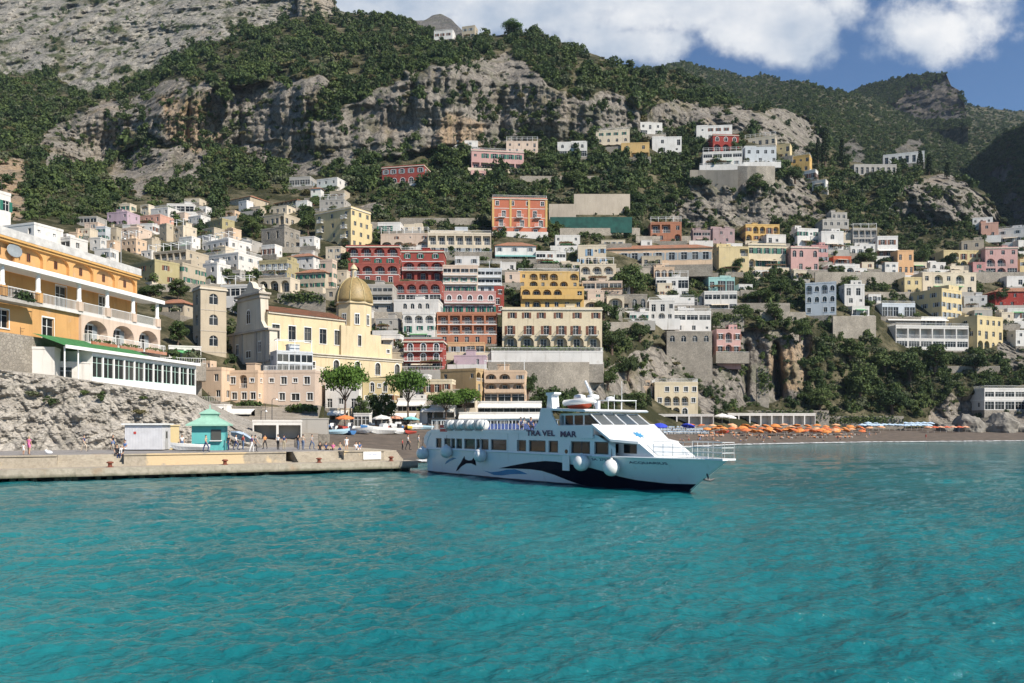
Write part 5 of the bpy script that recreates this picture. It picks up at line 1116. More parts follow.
# lower floor: orange wall at left, three framed loggias at right
xs = ph.at(80, None, -3.2)
bm = BM(); outs = []
facade(bm, (x0, -3.0, 0), (1,0,0), (0,-1,0), xs-x0, [14.5, 19.1], ['.d.w.d.'], outs, 6)
obj('lower_wall', bm, ho, OR)
for (c, pt, ww, hh, arch, dep, nn, s) in outs: obj('door' if c == 'd' else 'window', window_mesh(ww, hh, 0, dep, None, 1, WHITE_PAINT, 'd'), ho, None, pt-nn*dep, (0,0,0))
bm = BM(); outs = []
facade(bm, (xs, -3.4, 0), (1,0,0), (0,-1,0), x1b-xs, [15.6, 19.1], ['LLL'], outs, 6); quad(bm, [(xs, -3.4, 6), (xs, -3.4, 19.1), (xs, -2.9, 19.1), (xs, -2.9, 6)]); quad(bm, [(x1b, -3.4, 6), (x1b, 5, 6), (x1b, 5, 19.1), (x1b, -3.4, 19.1)])
bmesh.ops.remove_doubles(bm, verts=bm.verts, dist=.002); obj('loggia_wall', bm, ho, plaster('palepink', PAL['palepink']))
for (c, pt, ww, hh, arch, dep, nn, s) in outs:
    b = BM(); box(b, pt.x-ww/2-.3, pt.x+ww/2+.3, -4.5, -3.41, pt.z-.35, pt.z-.1); bo = obj('balcony', b, ho, WHITE_PAINT)
    obj('railing', with_mat(railing_mesh(ww+.5, 1.1, .25, 1.0), WHITE_PAINT), bo, None, (pt.x, -4.42, pt.z-.1))
    b = BM(); box(b, pt.x-ww/2-.2, pt.x+ww/2+.2, -4.75, -4.5, pt.z-.4, pt.z+.0); leaf_cloud(b, 110, (pt.x, -4.62, pt.z+.15), (ww/2+.2, .25, .3), .12, int(pt.x*7), .2, mi=1); obj('flower_box', b, bo, [plaster('terracotta', PAL['terracotta']), LEAF])
    win(ho, pt.x, pt.z, 1.7, 2.5, 0, .05, 'y', 1, 'd', -3.4+dep-.03, 0, 'door')
# restaurant glasshouse with green awning roof
g0, g1 = ph.at(92, None, -7.5), ph.at(196, None, -7.5); m0 = ph.at(62, None, -7.5)
bm = BM(); outs = []
facade(bm, (g0, -7.5, 0), (1,0,0), (0,-1,0), g1-g0, [10.6, 14.0], ['G'*11], outs, 6); quad(bm, [(g0, -7.5, 6), (g0, -7.5, 14), (g0, -3.5, 14), (g0, -3.5, 6)]); quad(bm, [(g1, -7.5, 6), (g1, -2, 6), (g1, -2, 14), (g1, -7.5, 14)])
obj('glasshouse_wall', bm, ho, WHITE_PAINT)
for (c, pt, ww, hh, arch, dep, nn, s) in outs: obj('window', window_mesh(ww, hh, 0, dep, None, 0, paint('mint_frame', (.45,.62,.55)), 'G'), ho, None, pt-nn*dep, (0,0,0))
b = BM(); quad(b, [(m0, -7.9, 14.15), (g1*.62, -7.9, 14.15), (g1*.62, -3.5, 15.7), (m0, -3.5, 15.7)]); bmesh.ops.solidify(b, geom=b.faces[:], thickness=.12); obj('awning', b, ho, FABRIC('green', (.1,.34,.13)))
b = BM(); quad(b, [(g1*.62+.02, -7.9, 14.15), (g1+.3, -7.9, 14.1), (g1+.3, -2, 14.9), (g1*.62+.02, -3.5, 15.5)]); bmesh.ops.solidify(b, geom=b.faces[:], thickness=.15); box(b, m0, g1+.35, -8.05, -7.92, 13.85, 14.25); obj('glasshouse_roof', b, ho, WHITE_PAINT)
for x in (m0+.3, (m0+g0)/2): b = BM(); tube(b, [(x, -7.6, 8), (x, -7.6, 14.1)], .09, 8); obj('awning_post', b, ho, WHITE_PAINT)
# small buildings and walls in front of the hotel, left
H(0,26,345,372,10,'grey','w.','grey stone shed with a pale blue door below the hotel, leftmost', Y=93.5, dmax=4, group='outbuildings of the hotel', side='.', fd=6)
H(26,60,347,378,16,'white','s.w','white outbuilding with stepped top below the hotel', Y=96, dmax=4, group='outbuildings of the hotel', side='.', fd=6)
H(60,92,362,382,22,'white','G.','white wall annex with a glass door under the green awning', Y=99.5, dmax=3, group='outbuildings of the hotel', side='.', fd=6, fl='H')
H(168,199,345,364,24,'white','RR','white terrace with orange awning beside the glasshouse', Y=150, dmax=5, group='outbuildings of the hotel', fd=6)

# ------------------------------------------------------------------ rock under the hotel
pd = Vector((31.7, 17, 0)).normalized()          # direction of the quay
def quay(px, off=0.0):
    """plan point on the quay line shifted back by off metres, seen in direction px"""
    c = Vector((-41.6, 65, 0))+Vector((-pd.y, pd.x, 0))*off; u_ = (px-CX)/F; t = (u_*c.y-c.x)/(pd.x-u_*pd.y); return c+pd*t
rw_ = 520; rh_ = 230
pxs = np.linspace(-160, 262, rw_); base = np.array([quay(p, 21.5) for p in pxs])
toppy = np.interp(pxs, [-160,0,60,110,150,195,205,235,262], [362,370,377,385,391,398,408,428,438]); t = np.linspace(0, 1, rh_)[:, None]
lean = np.interp(t, [0,.25,.5,.8,1], [0,.6,1.5,2.6,3.8])*np.interp(pxs, [0,150,262], [1,1,1.4])[None]
Yr = base[:, 1][None]+lean; pyb = HY+F*(CH-1.9)/base[:, 1]
PYr = pyb[None]*(1-t)+toppy[None]*t; PXr = np.repeat(pxs[None], rh_, 0)
rr_ = np.ones(Yr.shape); Xq = (PXr-CX)/F*Yr; Zq = CH+(HY-PYr)/F*Yr
Yr = Yr+(1.5*(fbm(Xq/6, Yr/9, Zq/5, 4, 301)-.5)*2+1.9*(fbm(Xq/3.6-Zq/3.2, Yr/4, Zq/3.4, 6, 302, True)-.6)*1.6+.35*(fbm(Xq/5, Yr/9, Zq/1.2, 4, 309)-.5)+.8*(fbm(Xq/.9+Zq/1.4, Yr, Zq/1.1, 6, 303, True)-.6)*1.5+.5*(fbm(Xq/.5, Yr, Zq/.4, 4, 307)-.5))*np.clip(t*6, 0, 1)
NEARM = rock_mat('pale_near_rock', (.33,.31,.28), (.44,.41,.365), (.42,.34,.25), (.26,.24,.2), .12, 4.0, .12)
land_mesh('rock_cliff', PXr, PYr, Yr, rr_, rr_*.15, NEARM, back=((6, .5), (30, 1.5), (50, 2)))
def rock_point(px, f):
    j = int(np.clip((px+160)/422*(rw_-1), 0, rw_-1)); i = int(f*(rh_-1)); return Vector((Xq[i, j]*Yr[i, j]/max(1e-6, Yr[i, j]), Yr[i, j]-.2, Zq[i, j]))
for k, (px, f, s_, lab) in enumerate(((28,.72,.75,'green tuft growing on the rock face, leftmost'),(47,.62,.8,'bushy green tuft in the middle of the left rock'),(82,.8,.6,'small dry tuft high on the rock face'),(103,.75,.7,'yellowish tuft near the top of the rock'),(138,.6,.9,'dark tuft by the rock cleft right of the yellowish one'),(142,.85,.5,'tiny tuft at the rock top edge'))):
    e = empty('rock_plant', rock_point(px, f), k*1.7, lab, 'plant', 'tufts on the rock face'); o = obj('foliage', shrubs.objects[k % 7].data, e); o.scale = (s_, s_, s_*.8)

# stone ramp and promenade from the quay up to the houses
bm = BM(); prev = None
for px in range(180, 324, 6):
    a = quay(px, 19.5) if px < 300 else quay(px, 9); u_ = (px-CX)/F
    mid = P(px, np.interp(px, [180,240,300,340,440], [430,428,427,426,425]), np.interp(px, [180,240,300,440], [118,122,128,150]))
    yf = float(np.interp(px, [a_[0] for a_ in FOOT], [a_[2] for a_ in FOOT])); far_ = P(px, float(np.interp(px, [a_[0] for a_ in FOOT], [a_[1] for a_ in FOOT])), yf+3)
    row = [bm.verts.new((a.x, a.y, 1.75 if px < 330 else 1.4)), bm.verts.new(mid), bm.verts.new(far_)]
    if prev:
        for i in range(2): bm.faces.new((prev[i], row[i], row[i+1], prev[i+1]))
    prev = row
bmesh.ops.subdivide_edges(bm, edges=bm.edges[:], cuts=3, use_grid_fill=True)
tag(obj('promenade', bm, None, stone_mat('ramp_stone', (.3,.26,.21), (.37,.33,.28), .9)), kind='structure')
# ------------------------------------------------------------------ the quay
QO = Vector((-41.6, 65, 0)); qa = math.atan2(pd.y, pd.x); qn = Vector((-pd.y, pd.x, 0))
def qs(px, off=0.0): return (quay(px, off)-QO-qn*off).dot(pd)
QM = Matrix.Translation(QO) @ Matrix.Rotation(qa, 4, 'Z')
def quay_mat(name, c1, c2, patch=None):
    m, N, L, b = nmat(name)
    col = mixc(N, L, ramp(N, L, noise(N, L, .5, 6, rough=.65), .35, .65), c1, c2)
    col = mixc(N, L, ramp(N, L, noise(N, L, 3, 5, rough=.7), .45, .7, 0, .55), col, [v*.55 for v in c1])
    if patch: col = mixc(N, L, ramp(N, L, noise(N, L, .28, 5, rough=.6), .5, .54), col, patch)
    col = mixc(N, L, ramp(N, L, noise(N, L, .35, 5), .64, .74, 0, .5), col, (.36,.2,.1))
    zq = N.new('ShaderNodeSeparateXYZ'); L.new(N.new('ShaderNodeNewGeometry').outputs['Position'], zq.inputs[0]); zn = math_(N, L, 'ADD', zq.outputs[2], math_(N, L, 'MULTIPLY', noise(N, L, 1.2, 5, xyz=(1,1,.2)), .5))
    col = mixc(N, L, ramp(N, L, zn, .55, .85, .85, 0), col, (.07,.075,.045))       # weed and tide line
    L.new(col, b.inputs['Base Color']); b.inputs['Roughness'].default_value = .95; b.inputs['Specular IOR Level'].default_value = .15
    bump(N, L, noise(N, L, 5, 6, rough=.7), b, .7, .08); return m
QC = quay_mat('quay_concrete', (.36,.315,.25), (.45,.4,.32)); QW = quay_mat('quay_wall_plaster', (.33,.29,.23), (.4,.35,.28), (.55,.43,.27)); QT = quay_mat('quay_paving', (.24,.23,.22), (.32,.3,.29))
s0, s1 = -45, qs(418)
def qbox(bm, a, b, y0, y1, z0, z1, mi=0): box(bm, a, b, y0, y1, z0, z1, mi, QM)
q_ = empty('quay', (0,0,0), 0, 'long concrete landing quay on paired piles with a raised promenade', 'quay')
b = BM(); qbox(b, s0, s1, 0, 3.0, .3, 1.0)
for k in range(16): x = s0+k*5.6; qbox(b, x, x+.06, -.03, -.001, .3, .98)
obj('landing_ledge', b, q_, QC)
for k in range(12):
    for d_ in (-.45, .45):
        px = [18,27,63,69,104,137,168,200,230,263,335,398][k]; x = qs(px)+d_*1.0; bb = BM(); bb2 = QM @ Vector((x, .8, 0)); tube(bb, [(bb2.x, bb2.y, -2), (bb2.x, bb2.y, .31)], .24, 10); obj('pile', bb, q_, QC)
bb = BM(); qbox(bb, s0, s1, 2.2, 2.6, -1.5, .29); obj('under_wall', bb, q_, paint('under_ledge_shade', (.03,.03,.03)))  # near-black colour paints the shade of the gap under the ledge
# raised promenade with stairs let into its wall
segs = [('wall', s0, qs(57, 3), QW), ('stair', qs(57, 3), qs(124, 3), QC), ('wall', qs(124, 3), qs(286, 3), QW), ('gap', qs(286, 3), qs(298, 3), QC), ('stair', qs(298, 3), qs(344, 3), QC), ('wall', qs(344, 3), qs(384, 3), QW), ('stair', qs(384, 3), s1-.5, QC)]
for kind, a, c, mt in segs:
    b = BM()
    if kind == 'wall':
        qbox(b, a, c, 3.003, 24, .5, 2.0); qbox(b, a, c, 2.9, 3.5, 1.95, 2.08); obj('promenade_wall', b, q_, mt)
    elif kind == 'stair':
        for i in range(6): qbox(b, a+.01, c-.01, 3.003+i*.4, 24 if i == 5 else 3.003+(i+1)*.4+.02, .5, 1.0+(i+1)*.165)
        obj('steps', b, q_, QC)
    else: qbox(b, a, c, 4.6, 24, .5, 1.0); obj('landing', b, q_, QC)
b = BM(); qbox(b, s0, qs(344, 3)-.1, 5.6, 25, 1.98, 2.02); obj('paving', b, q_, QT)
# sign on the low wall: three faint lines of lettering
def text_mesh(body, size, mat, ext=.01, bold=0.0, align='CENTER'):
    c = bpy.data.curves.new('text', 'FONT'); c.body = body; c.size = size; c.extrude = ext; c.offset = bold; c.align_x = align; c.align_y = 'CENTER'
    o = bpy.data.objects.new('text', c); S.collection.objects.link(o); dg = bpy.context.evaluated_depsgraph_get()
    me = bpy.data.meshes.new_from_object(o.evaluated_get(dg)); bpy.data.objects.remove(o); me.materials.clear(); me.materials.append(mat); return me
sg = empty('sign_board', QM @ Vector((qs(372, 3), 2.98, 1.0)), qa, 'white notice board with faint blue lettering on the quay wall', 'sign')
b = BM(); box(b, -.95, .95, -.08, 0, .15, .95); obj('board', b, sg, WHITE_PAINT)
BLUE = paint('sign_blue', (.1,.16,.4), .6)
for i, tx in enumerate(('POSITANO', 'MOLO')): obj('lettering', text_mesh(tx, .22, BLUE, .004), sg, None, (0, -.088, .68-i*.3), (R(90), 0, 0))
RUST = paint('rusty_iron', (.2,.06,.035), .8, .2, .3, 6)
bl = None
for k, px in enumerate((110,225,319,391)):
    p = QM @ Vector((qs(px, 1), 1.0, 1.0))
    e = empty('bollard', p, 0, ['rust red bollard at the foot of the left stairs','rust red bollard in front of the peeled quay wall','rust red bollard below the middle stairs','rust red bollard nearest the ferry stern'][k], 'bollard', 'mooring bollards')
    if bl is None:
        b = BM(); lathe(b, [(.2, 0), (.17, .1), (.16, .32), (.28, .36), (.28, .44), (.15, .5)], 14); bl = obj('post', b, e, RUST, smooth=True); b = BM(); lathe(b, [(.3, .002), (.3, .05), (.19, .06)], 14); bl2 = obj('base', b, e, RUST)
    else:
        for o in (bl, bl2): c = o.copy(); COL.objects.link(c); c.parent = e
# teal kiosk
k0 = quay(210, 14.5); ke = empty('kiosk', (k0.x, k0.y, 2.02), qa-.25, 'turquoise ticket kiosk with a pointed green roof on the quay', 'kiosk')
TEAL = plaster('teal_paint', (.1,.42,.42)); MINT = paint('mint_roof', (.26,.46,.36), .7)
b = BM(); box(b, -1.65, 1.65, -1.5, 1.5, 0, 2.7); obj('wall', b, ke, TEAL)
b = BM(); box(b, .3, 1.3, -1.6, -1.503, 1.1, 2.2); win_ = obj('window', b, ke, GLASS); b = BM(); box(b, .2, 1.4, -1.9, -1.503, .98, 1.06); obj('counter', b, ke, WHITE_PAINT)
b = BM(); box(b, 1.653, 1.7, -.6, .5, .05, 2.1); obj('door', b, ke, paint('dark_teal', (.04,.2,.22)))
b = BM(); box(b, -1.3, -.1, -1.58, -1.503, .5, .75); obj('panel', b, ke, paint('dark_teal', (.04,.2,.22)))
b = BM(); R4 = Matrix.Rotation(R(45), 4, 'Z'); lathe(b, [(3.05, 2.6), (3.05, 2.75), (1.25, 3.5), (1.2, 3.52), (1.2, 3.85), (1.4, 3.87), (1.4, 3.95), (.5, 4.35), (.12, 4.45), (.05, 4.9)], 4, 0, (0,0,0), R4); obj('roof', b, ke, MINT)
# white shed
k1 = quay(148, 16); se = empty('shed', (k1.x, k1.y, 2.02), qa-.42, 'white corrugated shed with a flat lid roof against the rock', 'shed')
b = BM(); box(b, -1.9, 1.9, -1.2, 1.2, .12, 2.7)
for k in range(25): x = -1.85+k*.154; box(b, x-.02, x+.02, -1.22, -1.201, .14, 2.68)
obj('wall', b, se, paint('white_sheet', (.6,.6,.62), .5, 0, .08))
b = BM(); box(b, -2.15, 2.15, -1.45, 1.45, 2.7, 2.86); obj('roof', b, se, WHITE_PAINT); b = BM(); box(b, -1.0, -.75, -1.24, -1.221, 1.75, 2.0); obj('red_notice', b, se, paint('notice_red', (.5,.06,.05))); b = BM(); box(b, 1.901, 1.93, -.5, .4, .14, 2.1); obj('door', b, se, paint('grey_door', (.42,.42,.42))); b = BM(); box(b, 1.931, 1.96, -.2, .15, 1.3, 2.0); obj('window', b, se, GLASS)
# yellowed pillar and parasol, dinghy, furled blue umbrella, garage vaults, tarp block
k2 = quay(174, 18); b = BM(); box(b, -.5, .5, -.3, .3, 0, 2.6); box(b, -.6, .6, -.4, .4, 2.6, 2.75); o = obj('pillar', b, None, plaster('yellow', PAL['yellow']), (k2.x, k2.y, 2.0), (0,0,qa)); tag(o, 'peeling yellow pillar between the white shed and the turquoise kiosk', 'pillar')
g_ = H(255,302,420,443,16,'white','oo','white vaulted boat store with two dark openings behind the quay', Y=107, dmax=5, name='boat_store', cat='boat store', group=None, fl='H', fd=1.5)
H(302,329,418,434,6,'grey','.','grey block under a pale tarpaulin right of the boat store', Y=116, dmax=5, name='boat_store', cat='boat store', group=None, fl='H', fd=1.5)
# ------------------------------------------------------------------ the ferry
FO = Vector((-6.07, 81.8, 0)); fd_ = Vector((18.4, -26.4, 0)).normalized(); fa = math.atan2(fd_.y, fd_.x)
fe = empty('ferry', FO, fa, 'white passenger ferry with navy wave stripe moored at the end of the quay', 'ferry')
SH = 2.35; B2 = 3.2
def hb(s, z):
    """half breadth of the hull at station s, height z"""
    t = max(-.4, min(1, z/SH)); s0 = 17.5+4.5*max(0, t); se = 32.2+3.4*max(0, t)**1.1; p = 1.75+.45*max(0, t)
    w = B2*(.93+.07*max(0, t))*(1 if t > 0 else 1+.25*t)
    if s > s0: w *= max(0, 1-((s-s0)/(se-s0))**p) if s < se else 0
    return max(w, .0)
def send(z): return 32.2+3.4*max(0, min(1, z/SH))**1.1
zr = [-.7, -.3, 0, .2, .5, .8, 1.1, 1.4, 1.7, 2.0, 2.2, SH]
def sta(q, z): return .2+q*(send(z)-.2)
qs_ = [0, .04, .1, .2, .3, .4, .5, .56, .6, .64, .68, .72, .76, .8, .83, .86, .89, .92, .945, .965, .98, .99, 1]
HULLW, HULLN = paint('hull_white', (.78,.79,.79), .3, 0, .05, .6), paint('navy_paint', (.005,.006,.018), .6, 0, .1); HULLN.node_tree.nodes['Principled BSDF'].inputs['Specular IOR Level'].default_value = .12
def waterband(name):
    m, N, L, b = nmat(name); z = N.new('ShaderNodeSeparateXYZ'); L.new(N.new('ShaderNodeNewGeometry').outputs['Position'], z.inputs[0])
    zz_ = math_(N, L, 'ADD', z.outputs[2], math_(N, L, 'MULTIPLY', noise(N, L, .8, 4), .12))
    col = mixc(N, L, ramp(N, L, zz_, .16, .22, 1, 0), (.78,.79,.79), (.02,.025,.05))
    st = noise(N, L, 1.0, 5, xyz=(2.5, 2.5, .25)); col = mixc(N, L, ramp(N, L, st, .58, .8, 0, .35), col, (.45,.42,.36))
    L.new(col, b.inputs['Base Color']); b.inputs['Roughness'].default_value = .28; return m
bm = BM(); G = {}
for side in (-1, 1):
    for i, q in enumerate(qs_):
        for j, z in enumerate(zr):
            s = sta(q, z); y = side*hb(s, z) if q < 1 else 0
            G[side, i, j] = bm.verts.new((s, y, z))
for side in (-1, 1):
    for i in range(len(qs_)-1):
        for j in range(len(zr)-1):
            f = [G[side, i, j], G[side, i+1, j], G[side, i+1, j+1], G[side, i, j+1]]
            bm.faces.new(f if side < 0 else f[::-1])
for j in range(len(zr)-1): bm.faces.new((G[1, 0, j], G[-1, 0, j], G[-1, 0, j+1], G[1, 0, j+1])[::-1])
bmesh.ops.remove_doubles(bm, verts=bm.verts, dist=.004)
ho_ = obj('hull', bm, fe, waterband('hull_paint'), smooth=True)
# decks
b = BM(); J = len(zr)-1
for i in range(len(qs_)-2):
    s_a, s_b = sta(qs_[i], SH), sta(qs_[i+1], SH); quad(b, [(s_a, -hb(s_a, SH), SH-.02), (s_b, -hb(s_b, SH), SH-.02), (s_b, hb(s_b, SH), SH-.02), (s_a, hb(s_a, SH), SH-.02)])
obj('main_deck', b, fe, paint('deck_white', (.62,.64,.64), .6))
b = BM()
for side in (-1, 1):
    pts = [(sta(q, SH), side*(hb(sta(q, SH), SH)+.03), SH) for q in qs_[:-1]]+[(send(SH), 0, SH)]
    tube(b, pts, .07, 6)
obj('rub_rail', b, fe, HULLW)
def ray_hull(px, py, zmax=9):
    """point of the starboard side (s, z) seen in direction px, py"""
    s, z = 15.0, 1.0; sd_ = Vector((fd_.y, -fd_.x, 0))
    for _ in range(60):
        y = hb(s, min(z, SH)) if s > 17 else B2*(.93+.07*max(0, min(1, z/SH)))
        c = FO+sd_*y; u_ = (px-CX)/F; s2 = (u_*c.y-c.x)/(fd_.x-u_*fd_.y); s += (s2-s)*.6; Yq = c.y+s*fd_.y; z = CH+(HY-py)/F*Yq
    return s, z
def side_y(s, z): return -(hb(s, z) if z < SH else B2 if s < 22 else hb(s, SH))
def decal(name, poly, mat, parent, off=.02, px=True, label=None):
    pts = [ray_hull(*p) for p in poly] if px else poly
    b = BM(); vs = [b.verts.new((s, 0, max(z, -.3))) for s, z in pts]; b.faces.new(vs); bmesh.ops.triangulate(b, faces=b.faces[:])
    for _ in range(5):
        long = [e for e in b.edges if e.calc_length() > .6]
        if not long: break
        bmesh.ops.subdivide_edges(b, edges=long, cuts=1); bmesh.ops.triangulate(b, faces=b.faces[:])
    for v in b.verts: v.co.y = side_y(v.co.x, v.co.z)-off
    o = obj(name, b, parent, mat); 
    if label: o['label'] = label
    return o
AZ = paint('azure_paint', (.05,.25,.46), .35)
decal('navy_wave', [(499,468.3),(512,465.5),(530,462.3),(545,461),(556,461.6),(567,463.6),(580,466),(592,468.2),(606,472),(620,476.6),(636,480),(652,482.4),(668,483.6),(684,484),(696.5,484.2),(691,489),(686.5,494),(640,493),(600,489),(588,486),(577,483.5),(566,479.5),(555,475),(542,470.9),(530,469.2),(516,468.6)], HULLN, ho_)
decal('azure_wave', [(483.5,470.4),(491,472.2),(499,471.4),(507,469.6),(515,469.3),(522,471.4),(528,474.2),(519,474),(511,474.2),(502,475.4),(494,475)], AZ, ho_)
decal('navy_dolphin', [(456,471.5),(457.8,467),(461,462.5),(462.5,459.5),(464.6,456),(465.2,459.2),(468.5,460.5),(471.8,460.2),(474.6,456.5),(475.4,452.5),(477.2,455),(479,453.2),(478,457.6),(475.6,461),(473.6,462.2),(476.5,465.8),(471.5,463.4),(466.5,463.4),(461.5,466.5),(458.6,469.8)], HULLN, ho_)
decal('azure_dolphin', [(445,464.5),(446.4,461.5),(449.5,458.8),(453,457.5),(456.8,458.2),(453.5,459.6),(450.2,461),(447.4,463)], AZ, ho_)
# superstructure side walls (window openings cut through), both sides
ws = [(436,441.5,440,448),(444.3,450.5,439.8,448.3),(451.2,455,439.8,448.5),(456.3,462,440,448.8),(464.3,475,440.2,449.4),(476.4,479.8,440.4,449.7),(481,488.5,440.5,450.2),(491,506.5,440.8,450.6),(517,526,441.4,452),(529,545.5,442,452.7),(548.7,558,442.7,453),(571,590,443.4,454.6),(594.5,608.5,444,455.5)]
W_ = []
for xa, xb, ya_, yb_ in ws:
    sa, za_ = ray_hull(xa, ya_); sb, zb_ = ray_hull(xb, yb_); W_.append((sa, sb))
zlo, zhi = 2.5, 3.42; top = 3.95
bm = BM()
def sy(s): return min(B2, hb(s, SH)+.0) if s > 22 else B2
for side in (-1, 1):
    ss = sorted(set([.25]+[v for w in W_ for v in w]+[x for x in (2,5,8,12,15,20,22,24,25,26,27.6)]))
    ss = [s for s in ss if s <= 27.6]
    for a, c in zip(ss, ss[1:]):
        inw = any(w[0]-1e-6 <= a and c <= w[1]+1e-6 for w in W_)
        tt_ = (lambda s: top if s < 25.8 else top-(s-25.8)*.55)
        for z0, z1a, z1b, hole in ((SH, zlo, zlo, False), (zlo, zhi, zhi, inw), (zhi, tt_(a), tt_(c), False)):
            if hole:
                for p_, q2 in (((a, zlo), (a, zhi)),): pass
                continue
            f = [(a, side*sy(a), z0), (c, side*sy(c), z0), (c, side*sy(c), z1b), (a, side*sy(a), z1a)]
            quad(bm, f if side < 0 else f[::-1])
    for w in W_:
        for a in w: quad(bm, [(a, side*sy(a), zlo), (a, side*(sy(a)-.12), zlo), (a, side*(sy(a)-.12), zhi), (a, side*sy(a), zhi)])
        quad(bm, [(w[0], side*sy(w[0]), zlo), (w[1], side*sy(w[1]), zlo), (w[1], side*(sy(w[1])-.12), zlo), (w[0], side*(sy(w[0])-.12), zlo)]); quad(bm, [(w[0], side*sy(w[0]), zhi), (w[1], side*sy(w[1]), zhi), (w[1], side*(sy(w[1])-.12), zhi), (w[0], side*(sy(w[0])-.12), zhi)])
quad(bm, [(.25, -B2, SH), (.25, B2, SH), (.25, B2, top), (.25, -B2, top)])
sup = obj('superstructure', bm, fe, HULLW)
DG = paint('tinted_glass', (.012,.014,.016), .12)
for w in W_:
    for side in (-1, 1):
        b = BM(); y0, y1 = side*(sy(w[0])-.1), side*(sy(w[1])-.1)
        quad(b, [(w[0], y0, zlo), (w[1], y1, zlo), (w[1], y1, zhi), (w[0], y0, zhi)]); po = obj('window', b, fe, DG)
        b = BM(); yo0, yo1 = side*(sy(w[0])+.012), side*(sy(w[1])+.012); t_ = .06
        for (sa, za_, sb, zb_) in ((w[0], zlo, w[1], zlo+t_), (w[0], zhi-t_, w[1], zhi)): quad(b, [(sa, yo0, za_), (sb, yo1, za_), (sb, yo1, zb_), (sa, yo0, zb_)])
        for (sa, sb, y_) in ((w[0], w[0]+t_, yo0), (w[1]-t_, w[1], yo1)): quad(b, [(sa, y_, zlo+t_), (sb, y_, zlo+t_), (sb, y_, zhi-t_), (sa, y_, zhi-t_)])
        obj('frame', b, po, paint('window_rubber', (.09,.09,.09)))
# curved bulwark cap aft, upper deck
b = BM(); box(b, .3, 25.6, -B2+.02, B2-.02, top-.12, top-.02); obj('upper_deck', b, fe, paint('deck_grey', (.3,.32,.33), .7))
for side in (-1, 1):
    b = BM(); prism(b, [(-.15, 2.9), (.3, 2.6), (.6, 3.2), (1.2, top), (17.6, top), (17.6, top+.28), (1.3, top+.28), (.5, top+.05), (-.1, 3.5)], side*B2-.05, side*B2+.05); obj('bulwark', b, fe, HULLW)
b = BM(); obj('upper_railing', with_mat(railing_mesh(16.2, 1.0, .55), WHITE_PAINT), fe, None, (9.4, -B2+.1, top+.25)); obj('upper_railing', with_mat(railing_mesh(16.2, 1.0, .55), WHITE_PAINT), fe, None, (9.4, B2-.1, top+.25)); b.free()
b = BM(); obj('stern_railing', with_mat(railing_mesh(6.2, 1.0, .55), WHITE_PAINT), fe, None, (1.2, 0, top+.25), (0, 0, R(90))); b.free()
# wheelhouse block: high side panels, roof, windows
z6 = 5.86
for side in (-1, 1):
    y0 = side*(B2-.05)
    b = BM(); prism(b, [(17.6, top-.3), (25.6, top-.3), (25.6, 4.62), (21.4, 4.62), (20.7, 5.45), (20.6, z6), (19.2, z6), (18.9, 4.9), (18.2, 4.25), (17.6, 4.23)], y0-.06, y0+.06); obj('side_panel', b, fe, HULLW)
    for a in ((21.65, 22.55), (22.75, 23.75)):
        b = BM(); box(b, a[0], a[1], side*2.55-.03, side*2.55+.03, 4.72, 5.4); obj('window', b, fe, DG)
    b = BM(); prism(b, [(23.95, 4.72), (25.5, 4.72), (24.35, 5.4), (23.95, 5.4)], side*2.55-.03, side*2.55+.03); obj('window', b, fe, DG)
b = BM()
prism(b, [(20.8, 3.9), (25.9, 3.9), (25.7, 4.66), (21.0, 4.66)], -2.52, 2.52)
for side in (-1, 1):
    for s_ in (21.5, 22.65, 23.85): box(b, s_-.1, s_+.1, side*2.52-.05, side*2.52+.05, 4.66, 5.5)
box(b, 20.8, 21.0, -2.52, 2.52, 4.6, 5.5); prism(b, [(21.0, 5.4), (24.4, 5.4), (24.3, 5.56), (21.0, 5.56)], -2.58, 2.58)
obj('wheelhouse', b, fe, HULLW)
for k in range(4):
    ya_, yb_ = -2.5+k*1.25+.07, -2.5+(k+1)*1.25-.07; b = BM(); quad(b, [(25.72, ya_, 4.7), (25.72, yb_, 4.7), (24.42, yb_*.97, 5.45), (24.42, ya_*.97, 5.45)]); obj('windscreen', b, fe, glass_mat('windscreen_glass', (.05,.07,.09)))
b = BM()
for k in range(5): y_ = -2.5+k*1.25; tube(b, [(25.74, y_, 4.66), (24.4, y_*.97, 5.5)], .055, 6)
obj('windscreen_frame', b, fe, HULLW)
b = BM(); prism(b, [(19.3, 5.86), (24.75, 5.62), (24.85, 5.72), (24.6, 5.82), (19.3, 6.02)], -B2-.05, B2+.05); obj('wheelhouse_roof', b, fe, HULLW)
# sloping white foredeck roof, forward cabin
b = BM(); v = [(25.5, 4.72, -B2, B2), (27.5, 3.62, -B2+.02, B2-.5), (29.2, 3.45, -2.05, 2.05)]
for (s_a, z_a, a0, a1), (s_b, z_b, b0, b1) in zip(v, v[1:]):
    quad(b, [(s_a, a0, z_a), (s_b, b0, z_b), (s_b, b1, z_b), (s_a, a1, z_a)])
bmesh.ops.remove_doubles(b, verts=b.verts, dist=.001); bmesh.ops.solidify(b, geom=b.faces[:], thickness=.16); obj('foredeck_roof', b, fe, HULLW)
b = BM(); prism(b, [(25.5, SH), (30.9, SH), (29.2, 3.36), (27.5, 3.5), (25.5, 4.55)], -2.0, 2.0); obj('forward_cabin', b, fe, HULLW)
for side in (-1, 1):
    for a, c in ((26.3, 27.1), (27.7, 29.0)):
        b = BM(); box(b, a, c, side*2.02-.02, side*2.02+.02, 2.6, 3.26); obj('window', b, fe, DG)
